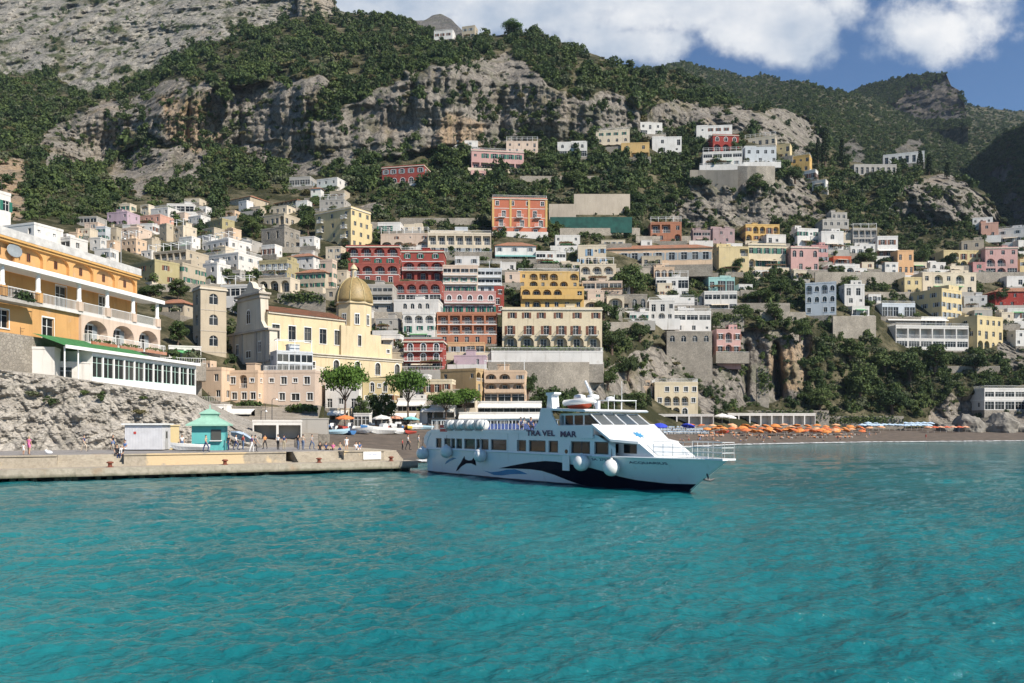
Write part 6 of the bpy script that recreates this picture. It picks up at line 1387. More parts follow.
b = BM(); quad(b, [(30.72, -1.6, 2.5), (30.72, 1.6, 2.5), (29.42, 1.5, 3.28), (29.42, -1.5, 3.28)]); obj('front_hatch', b, fe, paint('hatch_grey', (.5,.53,.55), .4))
sl = BM(); n = 16
vv_ = [sl.verts.new((27.0+(.55 if k % 2 else .26)*math.cos(k*math.pi/8)*.9, .1+(.55 if k % 2 else .26)*math.sin(k*math.pi/8), 3.9+.0)) for k in range(n)]
sl.faces.new(vv_); 
for q in sl.verts: q.co.z = 4.72-(q.co.x-25.5)*.55+.03
obj('sun_emblem', sl, fe, AZ)
# funnel mast, life rafts, rescue boat, crane, aerials
b = BM(); prism(b, [(19.6, z6+.1), (20.4, z6+.1), (20.25, 7.0), (20.6, 7.12), (20.6, 7.25), (19.5, 7.25), (19.55, 7.05), (19.75, 6.95)], -2.9, -2.2); obj('funnel', b, fe, HULLW)
RAFT = paint('raft_white', (.68,.68,.66), .35, 0, .06); STRAP = paint('raft_strap', (.3,.3,.3))
for k in range(4):
    s_ = 4.9+k*1.75; e0 = BM(); M_ = Matrix.Translation((s_, -B2+.15, top+.75)) @ Matrix.Rotation(R(90), 4, 'Y')
    lathe(e0, [(.1, -.82), (.36, -.78), (.46, -.66), (.46, -.03), (.49, -.02), (.49, .02), (.46, .03), (.46, .66), (.36, .78), (.1, .82)], 20, 0, (0,0,0), M_); ra = obj('life_raft', e0, fe, RAFT, smooth=True)
    b = BM()
    for q in (-.4, .4): lathe(b, [(.475, -.03), (.475, .03)], 20, 0, (0,0,q), M_)
    box(b, s_-.6, s_+.6, -B2-.15, -B2+.45, top+.2, top+.32); obj('cradle', b, ra, STRAP)
b = BM(); M_ = Matrix.Translation((22.3, -1.6, 6.25)); bow = [(0, .55), (1.0, .62), (2.0, .5), (2.6, .05)]
for i in range(3):
    (a, wa), (c, wc) = bow[i], bow[i+1]
    for sg_ in (-1, 1): quad(b, [M_ @ Vector(p) for p in ((a-1.3, 0, -.35), (c-1.3, 0, -.35+.2*(i == 2)), (c-1.3, sg_*wc, .1), (a-1.3, sg_*wa, .1))])
bmesh.ops.remove_doubles(b, verts=b.verts, dist=.01); rb = obj('rescue_boat', b, fe, paint('rescue_orange', (.6,.1,.04), .5))
b = BM(); tube(b, [M_ @ Vector(p) for p in ((-1.35, -.5, .15), (0, -.62, .2), (.8, -.5, .25), (1.3, 0, .3), (.8, .5, .25), (0, .62, .2), (-1.35, .5, .15))], .24, 10); obj('cover', b, rb, RAFT, smooth=True)
for s_, h_ in ((21.6, .5), (23.2, .45)): b = BM(); lathe(b, [(.4, 0), (.5, .15), (.45, h_*.8), (.15, h_)], 14, 0, (s_, -1.1, 6.6)); obj('liferaft_dome', b, fe, RAFT, smooth=True)
b = BM(); tube(b, [(24.0, -1.2, 5.7), (22.4, -1.2, 8.1)], [.16, .09], 8); tube(b, [(23.95, -1.2, 5.7), (23.95, -1.2, 6.5)], .14, 8); tube(b, [(22.5, -1.2, 8.0), (23.4, -1.2, 7.1)], .02, 4); obj('crane', b, fe, HULLW)
b = BM(); tube(b, [(24.3, .9, 5.75), (24.3, .9, 8.1)], [.03, .015], 5); tube(b, [(24.1, .3, 5.75), (24.1, .3, 7.0)], .025, 5); obj('aerial', b, fe, HULLW)
b = BM(); box(b, 22.6, 24.4, -.6, 2.4, 6.55, 6.6)
for s_ in (22.65, 24.35):
    for y_ in (-.55, 2.35): tube(b, [(s_, y_, 5.7), (s_, y_, 6.6)], .025, 5)
obj('roof_rack', b, fe, HULLW)
b = BM(); lathe(b, [(.3, 0), (.34, .12), (.3, .24), (.1, .3)], 16, 0, (23.4, .5, 6.6)); obj('radar', b, fe, HULLW, smooth=True)
# bow pulpit
b = BM(); zs_ = SH+.05
rail = [(30.6, -hb(30.6, SH)+.08), (32, -hb(32, SH)+.06), (33.4, -hb(33.4, SH)+.04), (34.7, -.6), (35.5, -.6), (35.5, .6), (34.7, .6), (33.4, hb(33.4, SH)-.04), (32, hb(32, SH)-.06), (30.6, hb(30.6, SH)-.08)]
for h_ in (.38, .72, 1.08): tube(b, [(x, y, zs_+h_) for x, y in rail], .02, 6)
for (xa, ya_), (xb, yb_) in zip(rail, rail[1:]):
    nn_ = max(1, int(math.hypot(xb-xa, yb_-ya_)/.7))
    for i in range(nn_+1): x, y = xa+(xb-xa)*i/nn_, ya_+(yb_-ya_)*i/nn_; tube(b, [(x, y, zs_-.1), (x, y, zs_+1.08)], .018, 5)
obj('bow_railing', b, fe, WHITE_PAINT)
b = BM(); box(b, 33.9, 35.6, -.65, .65, SH-.06, SH+.06); obj('bow_platform', b, fe, HULLW)
b = BM(); tube(b, [(34.0, -.35, 1.35), (34.25, -.42, .95)], .06, 6); tube(b, [(34.05, -.75, 1.0), (34.3, -.42, .92), (34.4, -.1, 1.02)], .07, 6); obj('anchor', b, fe, DARK_METAL)
# lettering and emblems on the side
NAVYT = paint('letter_navy', (.02,.02,.09), .4)
def side_text(tx, px0, px1, py, size, mat, parent, bold=.0):
    sa, z = ray_hull(px0, py); sb, _ = ray_hull(px1, py); me = text_mesh(tx, 1, mat, .0, bold); w_ = max(v.co.x for v in me.vertices)-min(v.co.x for v in me.vertices); h_ = max(v.co.y for v in me.vertices)-min(v.co.y for v in me.vertices)
    ms_ = (sa+sb)/2; x0_ = min(v.co.x for v in me.vertices)
    for v in me.vertices:
        s = sa+(v.co.x-x0_)/w_*(sb-sa); zv = z+v.co.y/h_*size; v.co = (s, side_y(s, zv)-(.075 if zv > SH and s < 26 else .02), zv)
    return obj('lettering', me, parent)
side_text('TRA VEL', 527, 555.5, 433.3, .46, NAVYT, fe, .03); side_text('MAR', 561, 577.5, 434.4, .46, NAVYT, fe, .03)
side_text('ACQUARIUS', 629, 667, 462.5, .2, NAVYT, fe, .012); side_text('SA. 2757', 592, 609, 459.3, .17, NAVYT, fe, .01)
def side_star(px, py, r, mat):
    s, z = ray_hull(px, py); b = BM(); vs = [b.verts.new((s+(r if k % 2 else r*.5)*math.cos(k*math.pi/8), side_y(s, z)-.075, z+(r if k % 2 else r*.5)*math.sin(k*math.pi/8))) for k in range(16)]; b.faces.new(vs); return obj('sun_emblem', b, fe, mat)
side_star(584, 434, .42, AZ)
b = BM(); s_, z_ = ray_hull(444, 431); box(b, s_-.7, s_+.7, -B2-.06, -B2+.02, top+.1, top+.75); pn = obj('red_panel', b, fe, paint('panel_red', (.5,.04,.05)))
b = BM(); box(b, s_-.6, s_+.6, -B2-.075, -B2-.061, top+.38, top+.46); obj('stripe', b, pn, WHITE_PAINT)
b = BM(); s_, z_ = ray_hull(565, 455); s2, _ = ray_hull(569, 455); box(b, s_-.25, s2+.1, -B2-.06, -B2-.01, 1.15, 3.1); obj('boarding_door', b, fe, HULLW); b = BM(); lathe(b, [(.01, 0), (.17, .0), (.17, .03), (.01, .03)], 16, 0, (0,0,0), Matrix.Translation((s_+.25, -B2-.06, 2.62)) @ Matrix.Rotation(R(90), 4, 'X')); obj('porthole', b, fe, DG)
b = BM()
for s_ in (14.6, 16.2): box(b, s_-.02, s_+.02, -B2-.015, -B2+.0, SH, top)
box(b, .4, 25.5, -B2-.04, -B2-.001, SH-.03, SH+.05); obj('seam', b, fe, paint('seam_grey', (.45,.47,.48)))
# benches and life-jacket boxes on the upper deck
for k in range(7):
    s_ = 3.0+k*2.0; b = BM(); box(b, s_, s_+.5, -1.9, 1.9, top+.3, top+.4); box(b, s_-.08, s_, -1.9, 1.9, top+.35, top+.85); box(b, s_+.1, s_+.4, -1.7, -1.5, top, top+.3); box(b, s_+.1, s_+.4, 1.5, 1.7, top, top+.3); obj('bench', b, fe, paint('bench_blue', (.04,.07,.2)))
# fenders hang on ropes along the side: things of their own
FEND = paint('fender_white', (.72,.72,.7), .45, 0, .06, 4)
fm_ = None
for px, py, r, lab in ((421.5,453,.62,'white ball fender between the stern and the quay'),(450.5,451.5,.6,'white ball fender under the aft windows'),(484.5,455.5,.6,'white ball fender beside the dolphin tail'),(586.5,462.6,.62,'white ball fender hanging over the navy stripe amidships'),(616.5,467.5,.62,'white ball fender hanging nearest the bow')):
    s, z = ray_hull(px, py); s = max(s, .3); y = side_y(s, min(z, SH-.05))-r*.8
    p = Matrix.Translation(FO) @ Matrix.Rotation(fa, 4, 'Z') @ Vector((s, y, z)); e = empty('fender', p, 0, lab, 'fender', 'ball fenders of the ferry'); e.scale = (r, r, r)
    if fm_ is None:
        b = BM(); bmesh.ops.create_uvsphere(b, u_segments=24, v_segments=16, radius=1); lathe(b, [(.2, .96), (.2, 1.12), (.1, 1.16)], 10); fm_ = obj('ball', b, e, FEND, smooth=True); b = BM(); tube(b, [(0,0,1.1), (.1,.25,2.6)], .035, 5); fr_ = obj('rope', b, e, DARK_METAL)
    else:
        for o in (fm_, fr_): c = o.copy(); COL.objects.link(c); c.parent = e
# ------------------------------------------------------------------ trees one can tell apart
T = add_tree
for a in (('pine_tree','pine',345,426,61,42,150,'tallest umbrella pine at the beach, before the church aisle'),('pine_tree','pine',408,424,53,37,156,'second tall umbrella pine at the beach, before the wine red house'),
 ('pine_tree','broad',362,424,34,20,158,'low leafy tree just right of the tallest pine'),('pine_tree','broad',376,424,33,20,160,'low leafy tree between the two tall pines'),('pine_tree','broad',388,424,33,22,160,'low leafy tree left of the second tall pine'),
 ('pine_tree','pine',446,424,32,30,172,'flat crowned light green pine before the pale yellow house'),('pine_tree','pine',465,424,36,28,176,'round light green pine before the ochre block'),
 ('pine_tree','broad',549,415,42,44,196,'broad green pine between the striped restaurant and the stone wall'),('pine_tree','broad',528,400,38,20,196,'dark bushy tree against the high stone wall'),('pine_tree','broad',572,412,36,24,205,'dark leafy tree right of the broad pine by the stone wall'),
 ('pine_tree','broad',630,420,30,42,232,'bushy tree left of the pale yellow beach villa'),('pine_tree','broad',612,420,24,26,228,'small bushy tree behind the ferry mast'),('pine_tree','cypress',649,414,26,7,240,'dark narrow cypress beside the pale yellow beach villa')): T(*a, group='trees along the beach')
T('pine_tree','pine',513,37.5,15,20,596,'lone umbrella pine standing out on the ridge against the sky')
for k, (px, py, h, w, Y) in enumerate(((818,163,26,5,560),(825,165,38,8,545),(842,164,26,6,570),(920,172,22,6,575),(929,174,20,6,580),(947,178,16,5,600))):
    T('cypress_tree','cypress',px,py,h,w*1.15,depth(px, py)-6,['thin cypress left of the tallest one near the cemetery','tallest cypress near the spur','cypress right of the tallest one before the cemetery','left cypress above the cemetery crag','middle cypress above the cemetery crag','small cypress right above the cemetery crag'][k], group='cypresses by the cemetery')
for px, py, h, w, lab in ((446,172,32,34,'big dark tree between the red house and the pink villa'),(632,297,36,44,'big round olive tree below the very long tiled building'),(308,234,30,22,'dense green tree beside the beige bastion house'),(760,302,18,34,'wide dark tree crown below the long pale yellow house'),(737,273,16,14,'round green tree before the yellow house with the roof loggia'),(780,296,26,24,'dark tree cluster below the crenellated pink house'),
 (640,206,22,20,'dark tree beside the green site netting'),(846,296,22,24,'pine before the white house near the pale blue villa'),(922,266,26,20,'dark tree left of the yellow house with white arches'),(948,268,20,20,'dark tree before the yellow arched house'),(980,272,14,12,'green tree beside the pink villa'),(832,275,12,13,'round tree left of the bright red front'),(840,276,12,12,'round tree right of the bright red front'),(866,264,18,26,'leafy green tree on the right terraces'),(884,268,18,22,'leafy light green tree by the orange house'),
 (965,340,20,22,'bushy olive tree before the yellow hotel block'),(1000,305,26,22,'dark red leaved tree before the red house'),(150,300,24,30,'green tree above the orange hotel roof end'),(178,300,22,26,'green tree left of the bell tower'),(178,345,26,24,'palm like tree behind the glasshouse'),(240,316,24,18,'dark tree between bell tower and church front'),(168,256,14,18,'tree under the narrow tall beige house'),(190,262,14,20,'tree under the olive yellow house row'),(252,236,20,20,'tree beside the stone bastion top'),(246,250,14,20,'bush tree right of the big white villa'),
 (228,284,16,18,'tree with purple blossom tint before the white arches'),(604,318,26,26,'dark tree right of the golden hotel'),(612,352,34,30,'dense dark tree right of the wide pale yellow hotel'),(628,378,34,32,'dark tree on the slope under the stone bastion'),(608,388,26,26,'dark tree at the foot of the wooded gap'),(640,340,26,26,'dark tree left of the stone bastion wall'),(690,306,18,26,'tree before the white stepped houses'),(716,330,20,16,'tree on the slope above the pink arched house'),(744,322,20,26,'light green vine tree above the sea cliff'),(775,322,22,22,'tree on the cliff edge above the tan pillar'),(800,340,24,24,'tree in the gully right of the tan pillar'),
 (727,340,16,10,'small tree clinging beside the pink arched house'),(360,222,12,16,'tree behind the big yellow block'),(346,262,14,14,'tree between yellow block and red hotel'),(420,176,20,24,'tree below the long dark red house'),(545,172,20,26,'tree right of the pink villa'),(575,186,18,26,'olive tree above the concrete wall'),(700,190,20,26,'tree left under the spur wall'),(755,196,22,26,'tree hanging on the spur cliff'),(795,182,18,24,'tree right below the spur houses'),(672,206,18,22,'tree below the plain white block'),(735,150,12,10,'tree beside the dark red villa on the spur'),
 (820,410,24,30,'tree at the left foot of the wooded cliff'),(860,400,40,36,'tree in the middle of the wooded cliff'),(892,412,34,38,'yellow green tree at the foot of the wooded cliff'),(910,385,36,36,'tree right in the wooded cliff'),(935,372,30,34,'tree below the yellow hotel block terrace'),(885,372,26,34,'tree below the big restaurant glass wall'),(850,362,28,30,'tree below the broad terrace wall'),(975,372,24,30,'tree above the beach restaurant'),(338,310,14,22,'hedge like tree beside the dome')):
    n_ = 'olive_tree' if 'olive' in lab else 'tree'; T(n_, 'broad', px, py, h, w, depth(px, py)-1.5, lab)
def ivy(x0, x1, yt, yb, label, n=700, Y=None):
    Yc = (Y or depth((x0+x1)/2, yb)-1.5); a = P(x0, yb, Yc); c = P(x1, yt, Yc); bm = BM(); leaf_cloud(bm, n, ((c.x-a.x)/2, 0, (c.z-a.z)/2), ((c.x-a.x)/2, .8, (c.z-a.z)/2), .34, int(x0), .1)
    bmm = BM(); box(bmm, .3, c.x-a.x-.3, .2, .9, -2, (c.z-a.z)*.85)
    e = empty('hedge', a, 0, label, 'hedge', 'hedges and creepers'); obj('foliage', bm, e, LEAF); obj('backing_wall', bmm, e, wallmat('rubble'))
    BOXES.append((x0, x1, yt, yb))
ivy(276,326,291,307,'dark ivy covered wall above the church nave roof'); ivy(487,602,346,352,'trimmed hedge along the terrace under the wide pale yellow hotel', 900, 222); ivy(745,830,408,424,'light green vine bank behind the long beach restaurant', 1100, 274); ivy(820,905,414,428,'low green vine bank at the foot of the wooded cliff', 900, 280); ivy(285,318,404,414,'clipped green hedge in front of the pale pink house', 500, 156); ivy(236,262,401,408,'climbing plants on the pergola left of the pale pink house', 300, 152); ivy(756,770,362,405,'climbing plants on the sea cliff behind the beach restaurant', 500, 283); ivy(712,745,312,326,'vegetable terrace hedge above the sea cliff', 400)
for x0, x1, yt, yb, lab in ((600,650,268,276,'low terrace wall right of the golden hotel'),(690,735,306,313,'low terrace wall under the white yellow band house'),(735,790,303,311,'dry stone wall below the wide dark tree'),(760,806,312,320,'dry stone wall at the cliff edge'),(400,480,218,224,'long terrace wall in the olive slope left of the orange red villa'),(330,400,222,228,'terrace wall right of the big yellow block'),(560,640,228,235,'road wall under the concrete terraces'),(636,700,236,242,'road wall above the very long tiled building'),(150,262,284,291,'terrace wall behind the bell tower'),(345,402,312,322,'garden wall beside the dome'),(860,912,292,298,'terrace wall left of the small yellow house'),(930,1000,366,372,'narrow terrace wall above the beach restaurant'),(520,640,176,181,'narrow path wall above the orange red villa'),(604,652,322,330,'stepped garden wall right of the wide hotel'),(240,300,247,252,'retaining wall under the stone bastion')):
    retaining(x0, x1, yt, yb, lab, 'rubble', t=.5)
o = retaining(550,632,217,226,'dark green building site netting in front of the concrete walls','grey',Y=depth(590,227)-6,name='site_netting'); o.data.materials.clear(); o.data.materials.append(paint('green_netting', (.015,.08,.065), .9, 0, .3, .5)); o['category'] = 'netting'
H(459,546,412,425,-1,'white','ooooooo','long white canopy restaurant directly behind the beach, left',Y=174,name='restaurant',cat='restaurant',group='beach restaurants',dmax=6,fl='WH')
H(612,712,414,425,-1,'white','oooooooo','low white veranda restaurant with plants before the beach villa',Y=236,name='restaurant',cat='restaurant',group='beach restaurants',dmax=6,fl='H')

# ------------------------------------------------------------------ parasols, sunbeds
def parasol_mesh(canopy_r=1.35, h=2.2, drop=.45):
    p, c = BM(), BM(); tube(p, [(0,0,-.3),(0,0,h+.1)], .03, 6); n = 8
    top = c.verts.new((0,0,h)); r1 = [c.verts.new((math.cos(a)*canopy_r*.55, math.sin(a)*canopy_r*.55, h-drop*.42)) for a in [2*math.pi*k/n for k in range(n)]]; r2 = [c.verts.new((math.cos(a)*canopy_r, math.sin(a)*canopy_r, h-drop)) for a in [2*math.pi*k/n for k in range(n)]]; r3 = [c.verts.new((v.co.x, v.co.y, v.co.z-.16)) for v in r2]
    for k in range(n): j = (k+1)%n; c.faces.new((top, r1[k], r1[j])); c.faces.new((r1[k], r2[k], r2[j], r1[j])); c.faces.new((r2[k], r3[k], r3[j], r2[j]))
    return p, c
PP, PC = parasol_mesh(); pm = bpy.data.meshes.new('pole'); PP.to_mesh(pm); pm.materials.append(WHITE_PAINT); pcm = {}
def parasol(p, colour, name, label, group, s=1.0, tilt=0.0, rz=0.0):
    if name not in pcm: m = bpy.data.meshes.new('canopy'); PC.to_mesh(m); m.materials.append(FABRIC(name, colour)); pcm[name] = m
    e = empty('parasol', p, rz, label, 'parasol', group); e.scale = (s, s, s); e.rotation_euler = (tilt, tilt*.4, rz); obj('pole', pm, e); obj('canopy', pcm[name], e); return e
rb_ = random.Random(5)
for row, (py, n, a, c) in enumerate(((436.6,15,745,842),(434.9,18,716,862),(433.2,20,706,880),(431.4,19,690,880))):
    for k in range(n):
        px = a+(c-a)*(k+rb_.uniform(-.25,.25))/(n-1); col = rb_.choice(('orange','orange','burnt','pale')); 
        parasol(beach_at(px, py+rb_.uniform(-.3,.3)), {'orange': (.68,.24,.06), 'burnt': (.56,.15,.05), 'pale': (.72,.38,.2)}[col], 'beach_'+col, {'orange': 'orange beach parasol in the dense club rows', 'burnt': 'darker burnt orange beach parasol in the club rows', 'pale': 'faded peach beach parasol in the club rows'}[col], 'beach club parasols', rb_.uniform(.82,1.08), rb_.uniform(-.5,.5), rb_.uniform(0,6))
for row, (py, n, a, c) in enumerate(((430.4,13,862,928),(429.2,11,868,930))):
    for k in range(n): parasol(beach_at(a+(c-a)*k/(n-1), py), (.45,.58,.72), 'pale_blue', 'pale blue parasol in the rows at the right end of the beach', 'pale blue parasols', 1.1, rb_.uniform(-.1,.1), k)
for k in range(7): parasol(beach_at(928+k*6.2, 432), (.62,.13,.06) if k % 2 else (.7,.36,.22), 'red_row' if k % 2 else 'salmon_row', 'red parasol of the single row near the rocks' if k % 2 else 'salmon parasol of the single row near the rocks', 'single row of red parasols', 1.0, 0, k)
for px, lab in ((638,'cobalt blue parasol half hidden by the ferry cabin roof'),(659.5,'cobalt blue parasol above the ferry bow cabin'),(687,'cobalt blue parasol above the bow railing')): parasol(beach_at(px, 434.5), (.03,.06,.5), 'cobalt', lab, 'cobalt parasols', 1.35, .25, px)
bf, bb_ = BM(), BM(); box(bf, -.32, .32, -.9, .9, .28, .36)
for x in (-.28,.28):
    for y in (-.8,.8): box(bf, x-.03, x+.03, y-.03, y+.03, 0, .28)
prism(bb_, [(-.32, .36), (.32, .36), (.32, .42), (-.32, .42)], 0, .75, 0, Matrix.Translation((0, .25, .02)) @ Matrix.Rotation(R(38), 4, 'X') @ Matrix.Translation((0, 0, -.36)))
fm2 = bpy.data.meshes.new('frame'); bf.to_mesh(fm2); fm2.materials.append(WHITE_PAINT); bm2 = bpy.data.meshes.new('backrest'); bb_.to_mesh(bm2); bm2.materials.append(FABRIC('pale_blue', (.45,.58,.72)))
for row, py in enumerate((428.8, 430.2, 431.6, 433.0, 434.6)):
    for k in range(26):
        px = 622+k*3.4+rb_.uniform(-.6,.6); p = beach_at(px, py); e = empty('sunbed', p, rb_.uniform(-.3,.3)+(math.pi if rb_.random() < .8 else 0), 'white sunbed with pale blue back in the rows behind the bow railing', 'sunbed', 'white sunbeds'); e.scale = (1.2, 1.1, 1.5); obj('frame', fm2, e); obj('backrest', bm2, e)
om = bm2.copy(); om.materials.clear(); om.materials.append(FABRIC('beach_orange', (.68,.24,.06)))
for k in range(50):
    p = beach_at(rb_.uniform(700,860), rb_.uniform(433.5,438)); e = empty('sunbed', p, rb_.uniform(-.4,.4), 'sunbed with orange back under the orange parasols', 'sunbed', 'orange sunbeds'); obj('frame', fm2, e); obj('backrest', om, e)
# ------------------------------------------------------------------ people
def person_mesh(pose, seed=0):
    J = dict(pel=(0,0,.93,.125), ch=(0,0,1.22,.15), nk=(0,.005,1.46,.055), hd=(0,-.02,1.56,.088), ht=(0,-.01,1.66,.08))
    sw = {'stand': .03, 'walk': .2, 'sit': 0, 'lie': .04}[pose]
    for s, n in ((-1, 'l'), (1, 'r')):
        f = s*sw
        J['sh'+n] = (s*.17,0,1.39,.062); J['el'+n] = (s*.24,.03+f*.5,1.13,.043); J['wr'+n] = (s*.24,-.08+f,.9,.032); J['ha'+n] = (s*.235,-.11+f,.8,.036)
        J['hp'+n] = (s*.09,0,.87,.088); J['kn'+n] = (s*.1,-.03-f,.5,.062); J['an'+n] = (s*.1,.03-f*1.3+(.1 if f > .1 else 0),.09,.042); J['to'+n] = (s*.11,-.13-f*1.3,.04,.04)
        if pose == 'sit':
            J['kn'+n] = (s*.13,-.42,.93,.062); J['an'+n] = (s*.12,-.46,.5,.042); J['to'+n] = (s*.12,-.62,.46,.04); J['wr'+n] = (s*.2,-.26,1.02,.034); J['ha'+n] = (s*.17,-.34,.98,.036)
    E = [('pel','ch'),('ch','nk'),('nk','hd'),('hd','ht')]
    for n in 'lr': E += [('ch','sh'+n),('sh'+n,'el'+n),('el'+n,'wr'+n),('wr'+n,'ha'+n),('pel','hp'+n),('hp'+n,'kn'+n),('kn'+n,'an'+n),('an'+n,'to'+n)]
    ks = list(J); me = bpy.data.meshes.new('person'); me.from_pydata([J[k][:3] for k in ks], [(ks.index(a), ks.index(b)) for a, b in E], [])
    o = bpy.data.objects.new('tmp', me); S.collection.objects.link(o); o.modifiers.new('s', 'SKIN'); sv = me.skin_vertices[0].data
    for i, k in enumerate(ks): sv[i].radius = (J[k][3], J[k][3]*(.75 if k in ('ch','pel') else 1)); sv[i].use_root = (k == 'pel')
    o.modifiers.new('u', 'SUBSURF').levels = 1
    dg = bpy.context.evaluated_depsgraph_get(); out = bpy.data.meshes.new_from_object(o.evaluated_get(dg)); bpy.data.objects.remove(o)
    lab = {'pel': 2, 'ch': 1, 'nk': 0, 'hd': 0, 'ht': 0}
    for n in 'lr': lab.update({'sh'+n: 1, 'el'+n: 0, 'wr'+n: 0, 'ha'+n: 0, 'hp'+n: 2, 'kn'+n: 0 if seed else 2, 'an'+n: 0 if seed else 2, 'to'+n: 3})
    for m in range(4): out.materials.append(None)
    for p in out.polygons:
        c = p.center; k = min(ks, key=lambda q: (c-Vector(J[q][:3])).length-J[q][3]*.6); p.material_index = lab[k]; p.use_smooth = True
    if pose == 'sit': out.transform(Matrix.Translation((0, 0, -.82)))
    if pose == 'lie': out.transform(Matrix.Rotation(R(-84), 4, 'X')); out.transform(Matrix.Translation((0, 0, .16)))
    hb_ = BM(); bmesh.ops.create_uvsphere(hb_, u_segments=12, v_segments=8, radius=.105)
    for v in [v for v in hb_.verts if v.co.z < -.045 or (v.co.y < -.05 and v.co.z < .03)]: hb_.verts.remove(v)
    M = Matrix.Translation((0, 0, 1.63))
    if pose == 'sit': M = Matrix.Translation((0, 0, -.82)) @ M
    if pose == 'lie': M = Matrix.Translation((0, 0, .16)) @ Matrix.Rotation(R(-84), 4, 'X') @ M
    bmesh.ops.transform(hb_, matrix=M, verts=hb_.verts); hm = bpy.data.meshes.new('hair'); hb_.to_mesh(hm); hm.materials.append(None); return out, hm
PEO = {}
CL = lambda n, c: paint('cloth_'+n, c, .9, 0, .12, 8)
CC = dict(white=(.72,.72,.72), pink=(.75,.18,.38), black=(.025,.025,.03), navy=(.03,.05,.14), blue=(.1,.2,.45), jeans=(.1,.15,.26), grey=(.3,.3,.3), red=(.5,.05,.05), skin=(.5,.3,.2), khaki=(.38,.32,.22), purple=(.2,.12,.3), beige=(.5,.42,.33), orange=(.6,.25,.08))
def person(p, pose, rz, shirt, trousers, label, group='people on the quay', bare=0, h=1.7, hair='black'):
    k = (pose, bare)
    if k not in PEO: PEO[k] = person_mesh(pose, bare)
    e = empty('person', p, rz, label, 'person', group); e.scale = (h/1.74,)*3
    for nm, me, ms in (('body', PEO[k][0], (CC['skin'], shirt, trousers, 'black')), ('hair', PEO[k][1], (hair,))):
        o = obj(nm, me, e)
        for sl_, m in zip(o.material_slots, ms): sl_.link = 'OBJECT'; sl_.material = CL(m, CC[m]) if isinstance(m, str) else CL('skin', m)
    return e
def on_quay(px, off, z=2.02): q = quay(px, off); return Vector((q.x, q.y, z))
person(on_quay(29, 6.5), 'stand', 2.8, 'pink', 'pink', 'person in a bright pink top and shorts standing beside a small child', bare=1, hair='khaki')
person(on_quay(23.5, 6.4), 'stand', 3.0, 'white', 'white', 'small child in white beside the person in pink', bare=1, h=1.05)
person(on_quay(113, 19), 'walk', 1.2, 'black', 'blue', 'person with dark vest and blue shorts walking by the rock', bare=1)
person(on_quay(126.5, 18.5), 'stand', .3, 'white', 'beige', 'person in white standing in the shade of the white shed')
person(on_quay(125, 4.6, 2.45), 'sit', -.5, 'blue', 'white', 'person in blue sitting on the wall corner above the stairs')
person(on_quay(117, 5.3, 2.02), 'sit', .4, 'black', 'black', 'person in black sitting at the top of the stairs')
person(on_quay(121, 4.9, 1.85), 'sit', .0, 'black', 'navy', 'person in dark clothes sitting lower on the stairs')
person(on_quay(228.5, 12), 'stand', -.6, 'black', 'navy', 'person in black standing right of the turquoise kiosk')
person(on_quay(252, 5.4), 'walk', 2.2, 'purple', 'white', 'person with purple top and white trousers walking on the promenade edge')
person(on_quay(255.5, 6.2), 'walk', 2.4, 'grey', 'black', 'person in grey walking beside the purple top')
person(on_quay(278, 12), 'stand', 2.9, 'white', 'black', 'person in a white shirt before the boat store')
person(on_quay(298, 10.5), 'stand', 2.4, 'black', 'jeans', 'person with dark top and jeans right of the boat store')
person(on_quay(303, 10.8), 'stand', 2.9, 'beige', 'jeans', 'person in beige next to the one with dark top')
person(on_quay(326, 8.5), 'sit', .6, 'navy', 'black', 'person in navy sitting on the top of the middle stairs')
person(on_quay(333, 8.4), 'sit', -.2, 'pink', 'black', 'person in pink top sitting on the top of the middle stairs')
person(on_quay(346.5, 9.5, 1.8), 'stand', .2, 'white', 'white', 'person in a white dress standing on the dark sand', bare=1)
person(on_quay(356, 8), 'sit', .3, 'white', 'grey', 'person in white sitting on the quay before the boats')
person(on_quay(359.5, 8.2), 'sit', -.4, 'blue', 'white', 'person in blue sitting beside the one in white')
person(on_quay(408, 4.0), 'walk', 1.6, 'white', 'black', 'crew person in white shirt and dark trousers near the stern')
person(on_quay(402.5, 5.0), 'stand', 1.4, 'red', 'black', 'child in dark red near the crew person', h=1.2)
person(on_quay(418.5, 5.4), 'stand', 1.9, 'white', 'khaki', 'person in white shirt at the very end of the quay by the fender')
for px, off, pose, rz, a, c, lab in ((236,13,'walk',1.5,'white','navy','person in white walking right of the leaning parasol'),(243,14,'stand',2.5,'red','jeans','person in red before the vault row'),(265,15,'walk',4.0,'orange','black','person in orange walking past the boat store'),(284,11,'stand',3.3,'navy','khaki','person in navy beside the white shirted one'),(312,12,'walk',1.2,'grey','jeans','person in grey walking under the tarpaulin block'),(320,9,'sit',.2,'black','black','person in black sitting left of the navy one'),(340,9,'sit',.1,'khaki','navy','person in khaki sitting right of the pink top'),(206,8,'walk',1.4,'khaki','navy','person in khaki walking before the kiosk'),(182,14,'stand',.4,'white','jeans','person in white by the yellow pillar'),(84,15,'walk',1.5,'navy','beige','person in navy walking along the rock')):
    person(on_quay(px, off), pose, rz, a, c, lab)
bx = quay(49, 7.5); b = BM(); bmesh.ops.create_uvsphere(b, u_segments=12, v_segments=8, radius=.3, matrix=Matrix.Diagonal((1.1,.6,.6,1))); bmesh.ops.create_uvsphere(b, u_segments=8, v_segments=6, radius=.12, matrix=Matrix.Translation((-.28,0,.16)))
tag(obj('bag', b, None, CL('white', CC['white']), (bx.x, bx.y, 2.17), smooth=True), 'white soft bag lying on the paving right of the person in pink', 'bag')
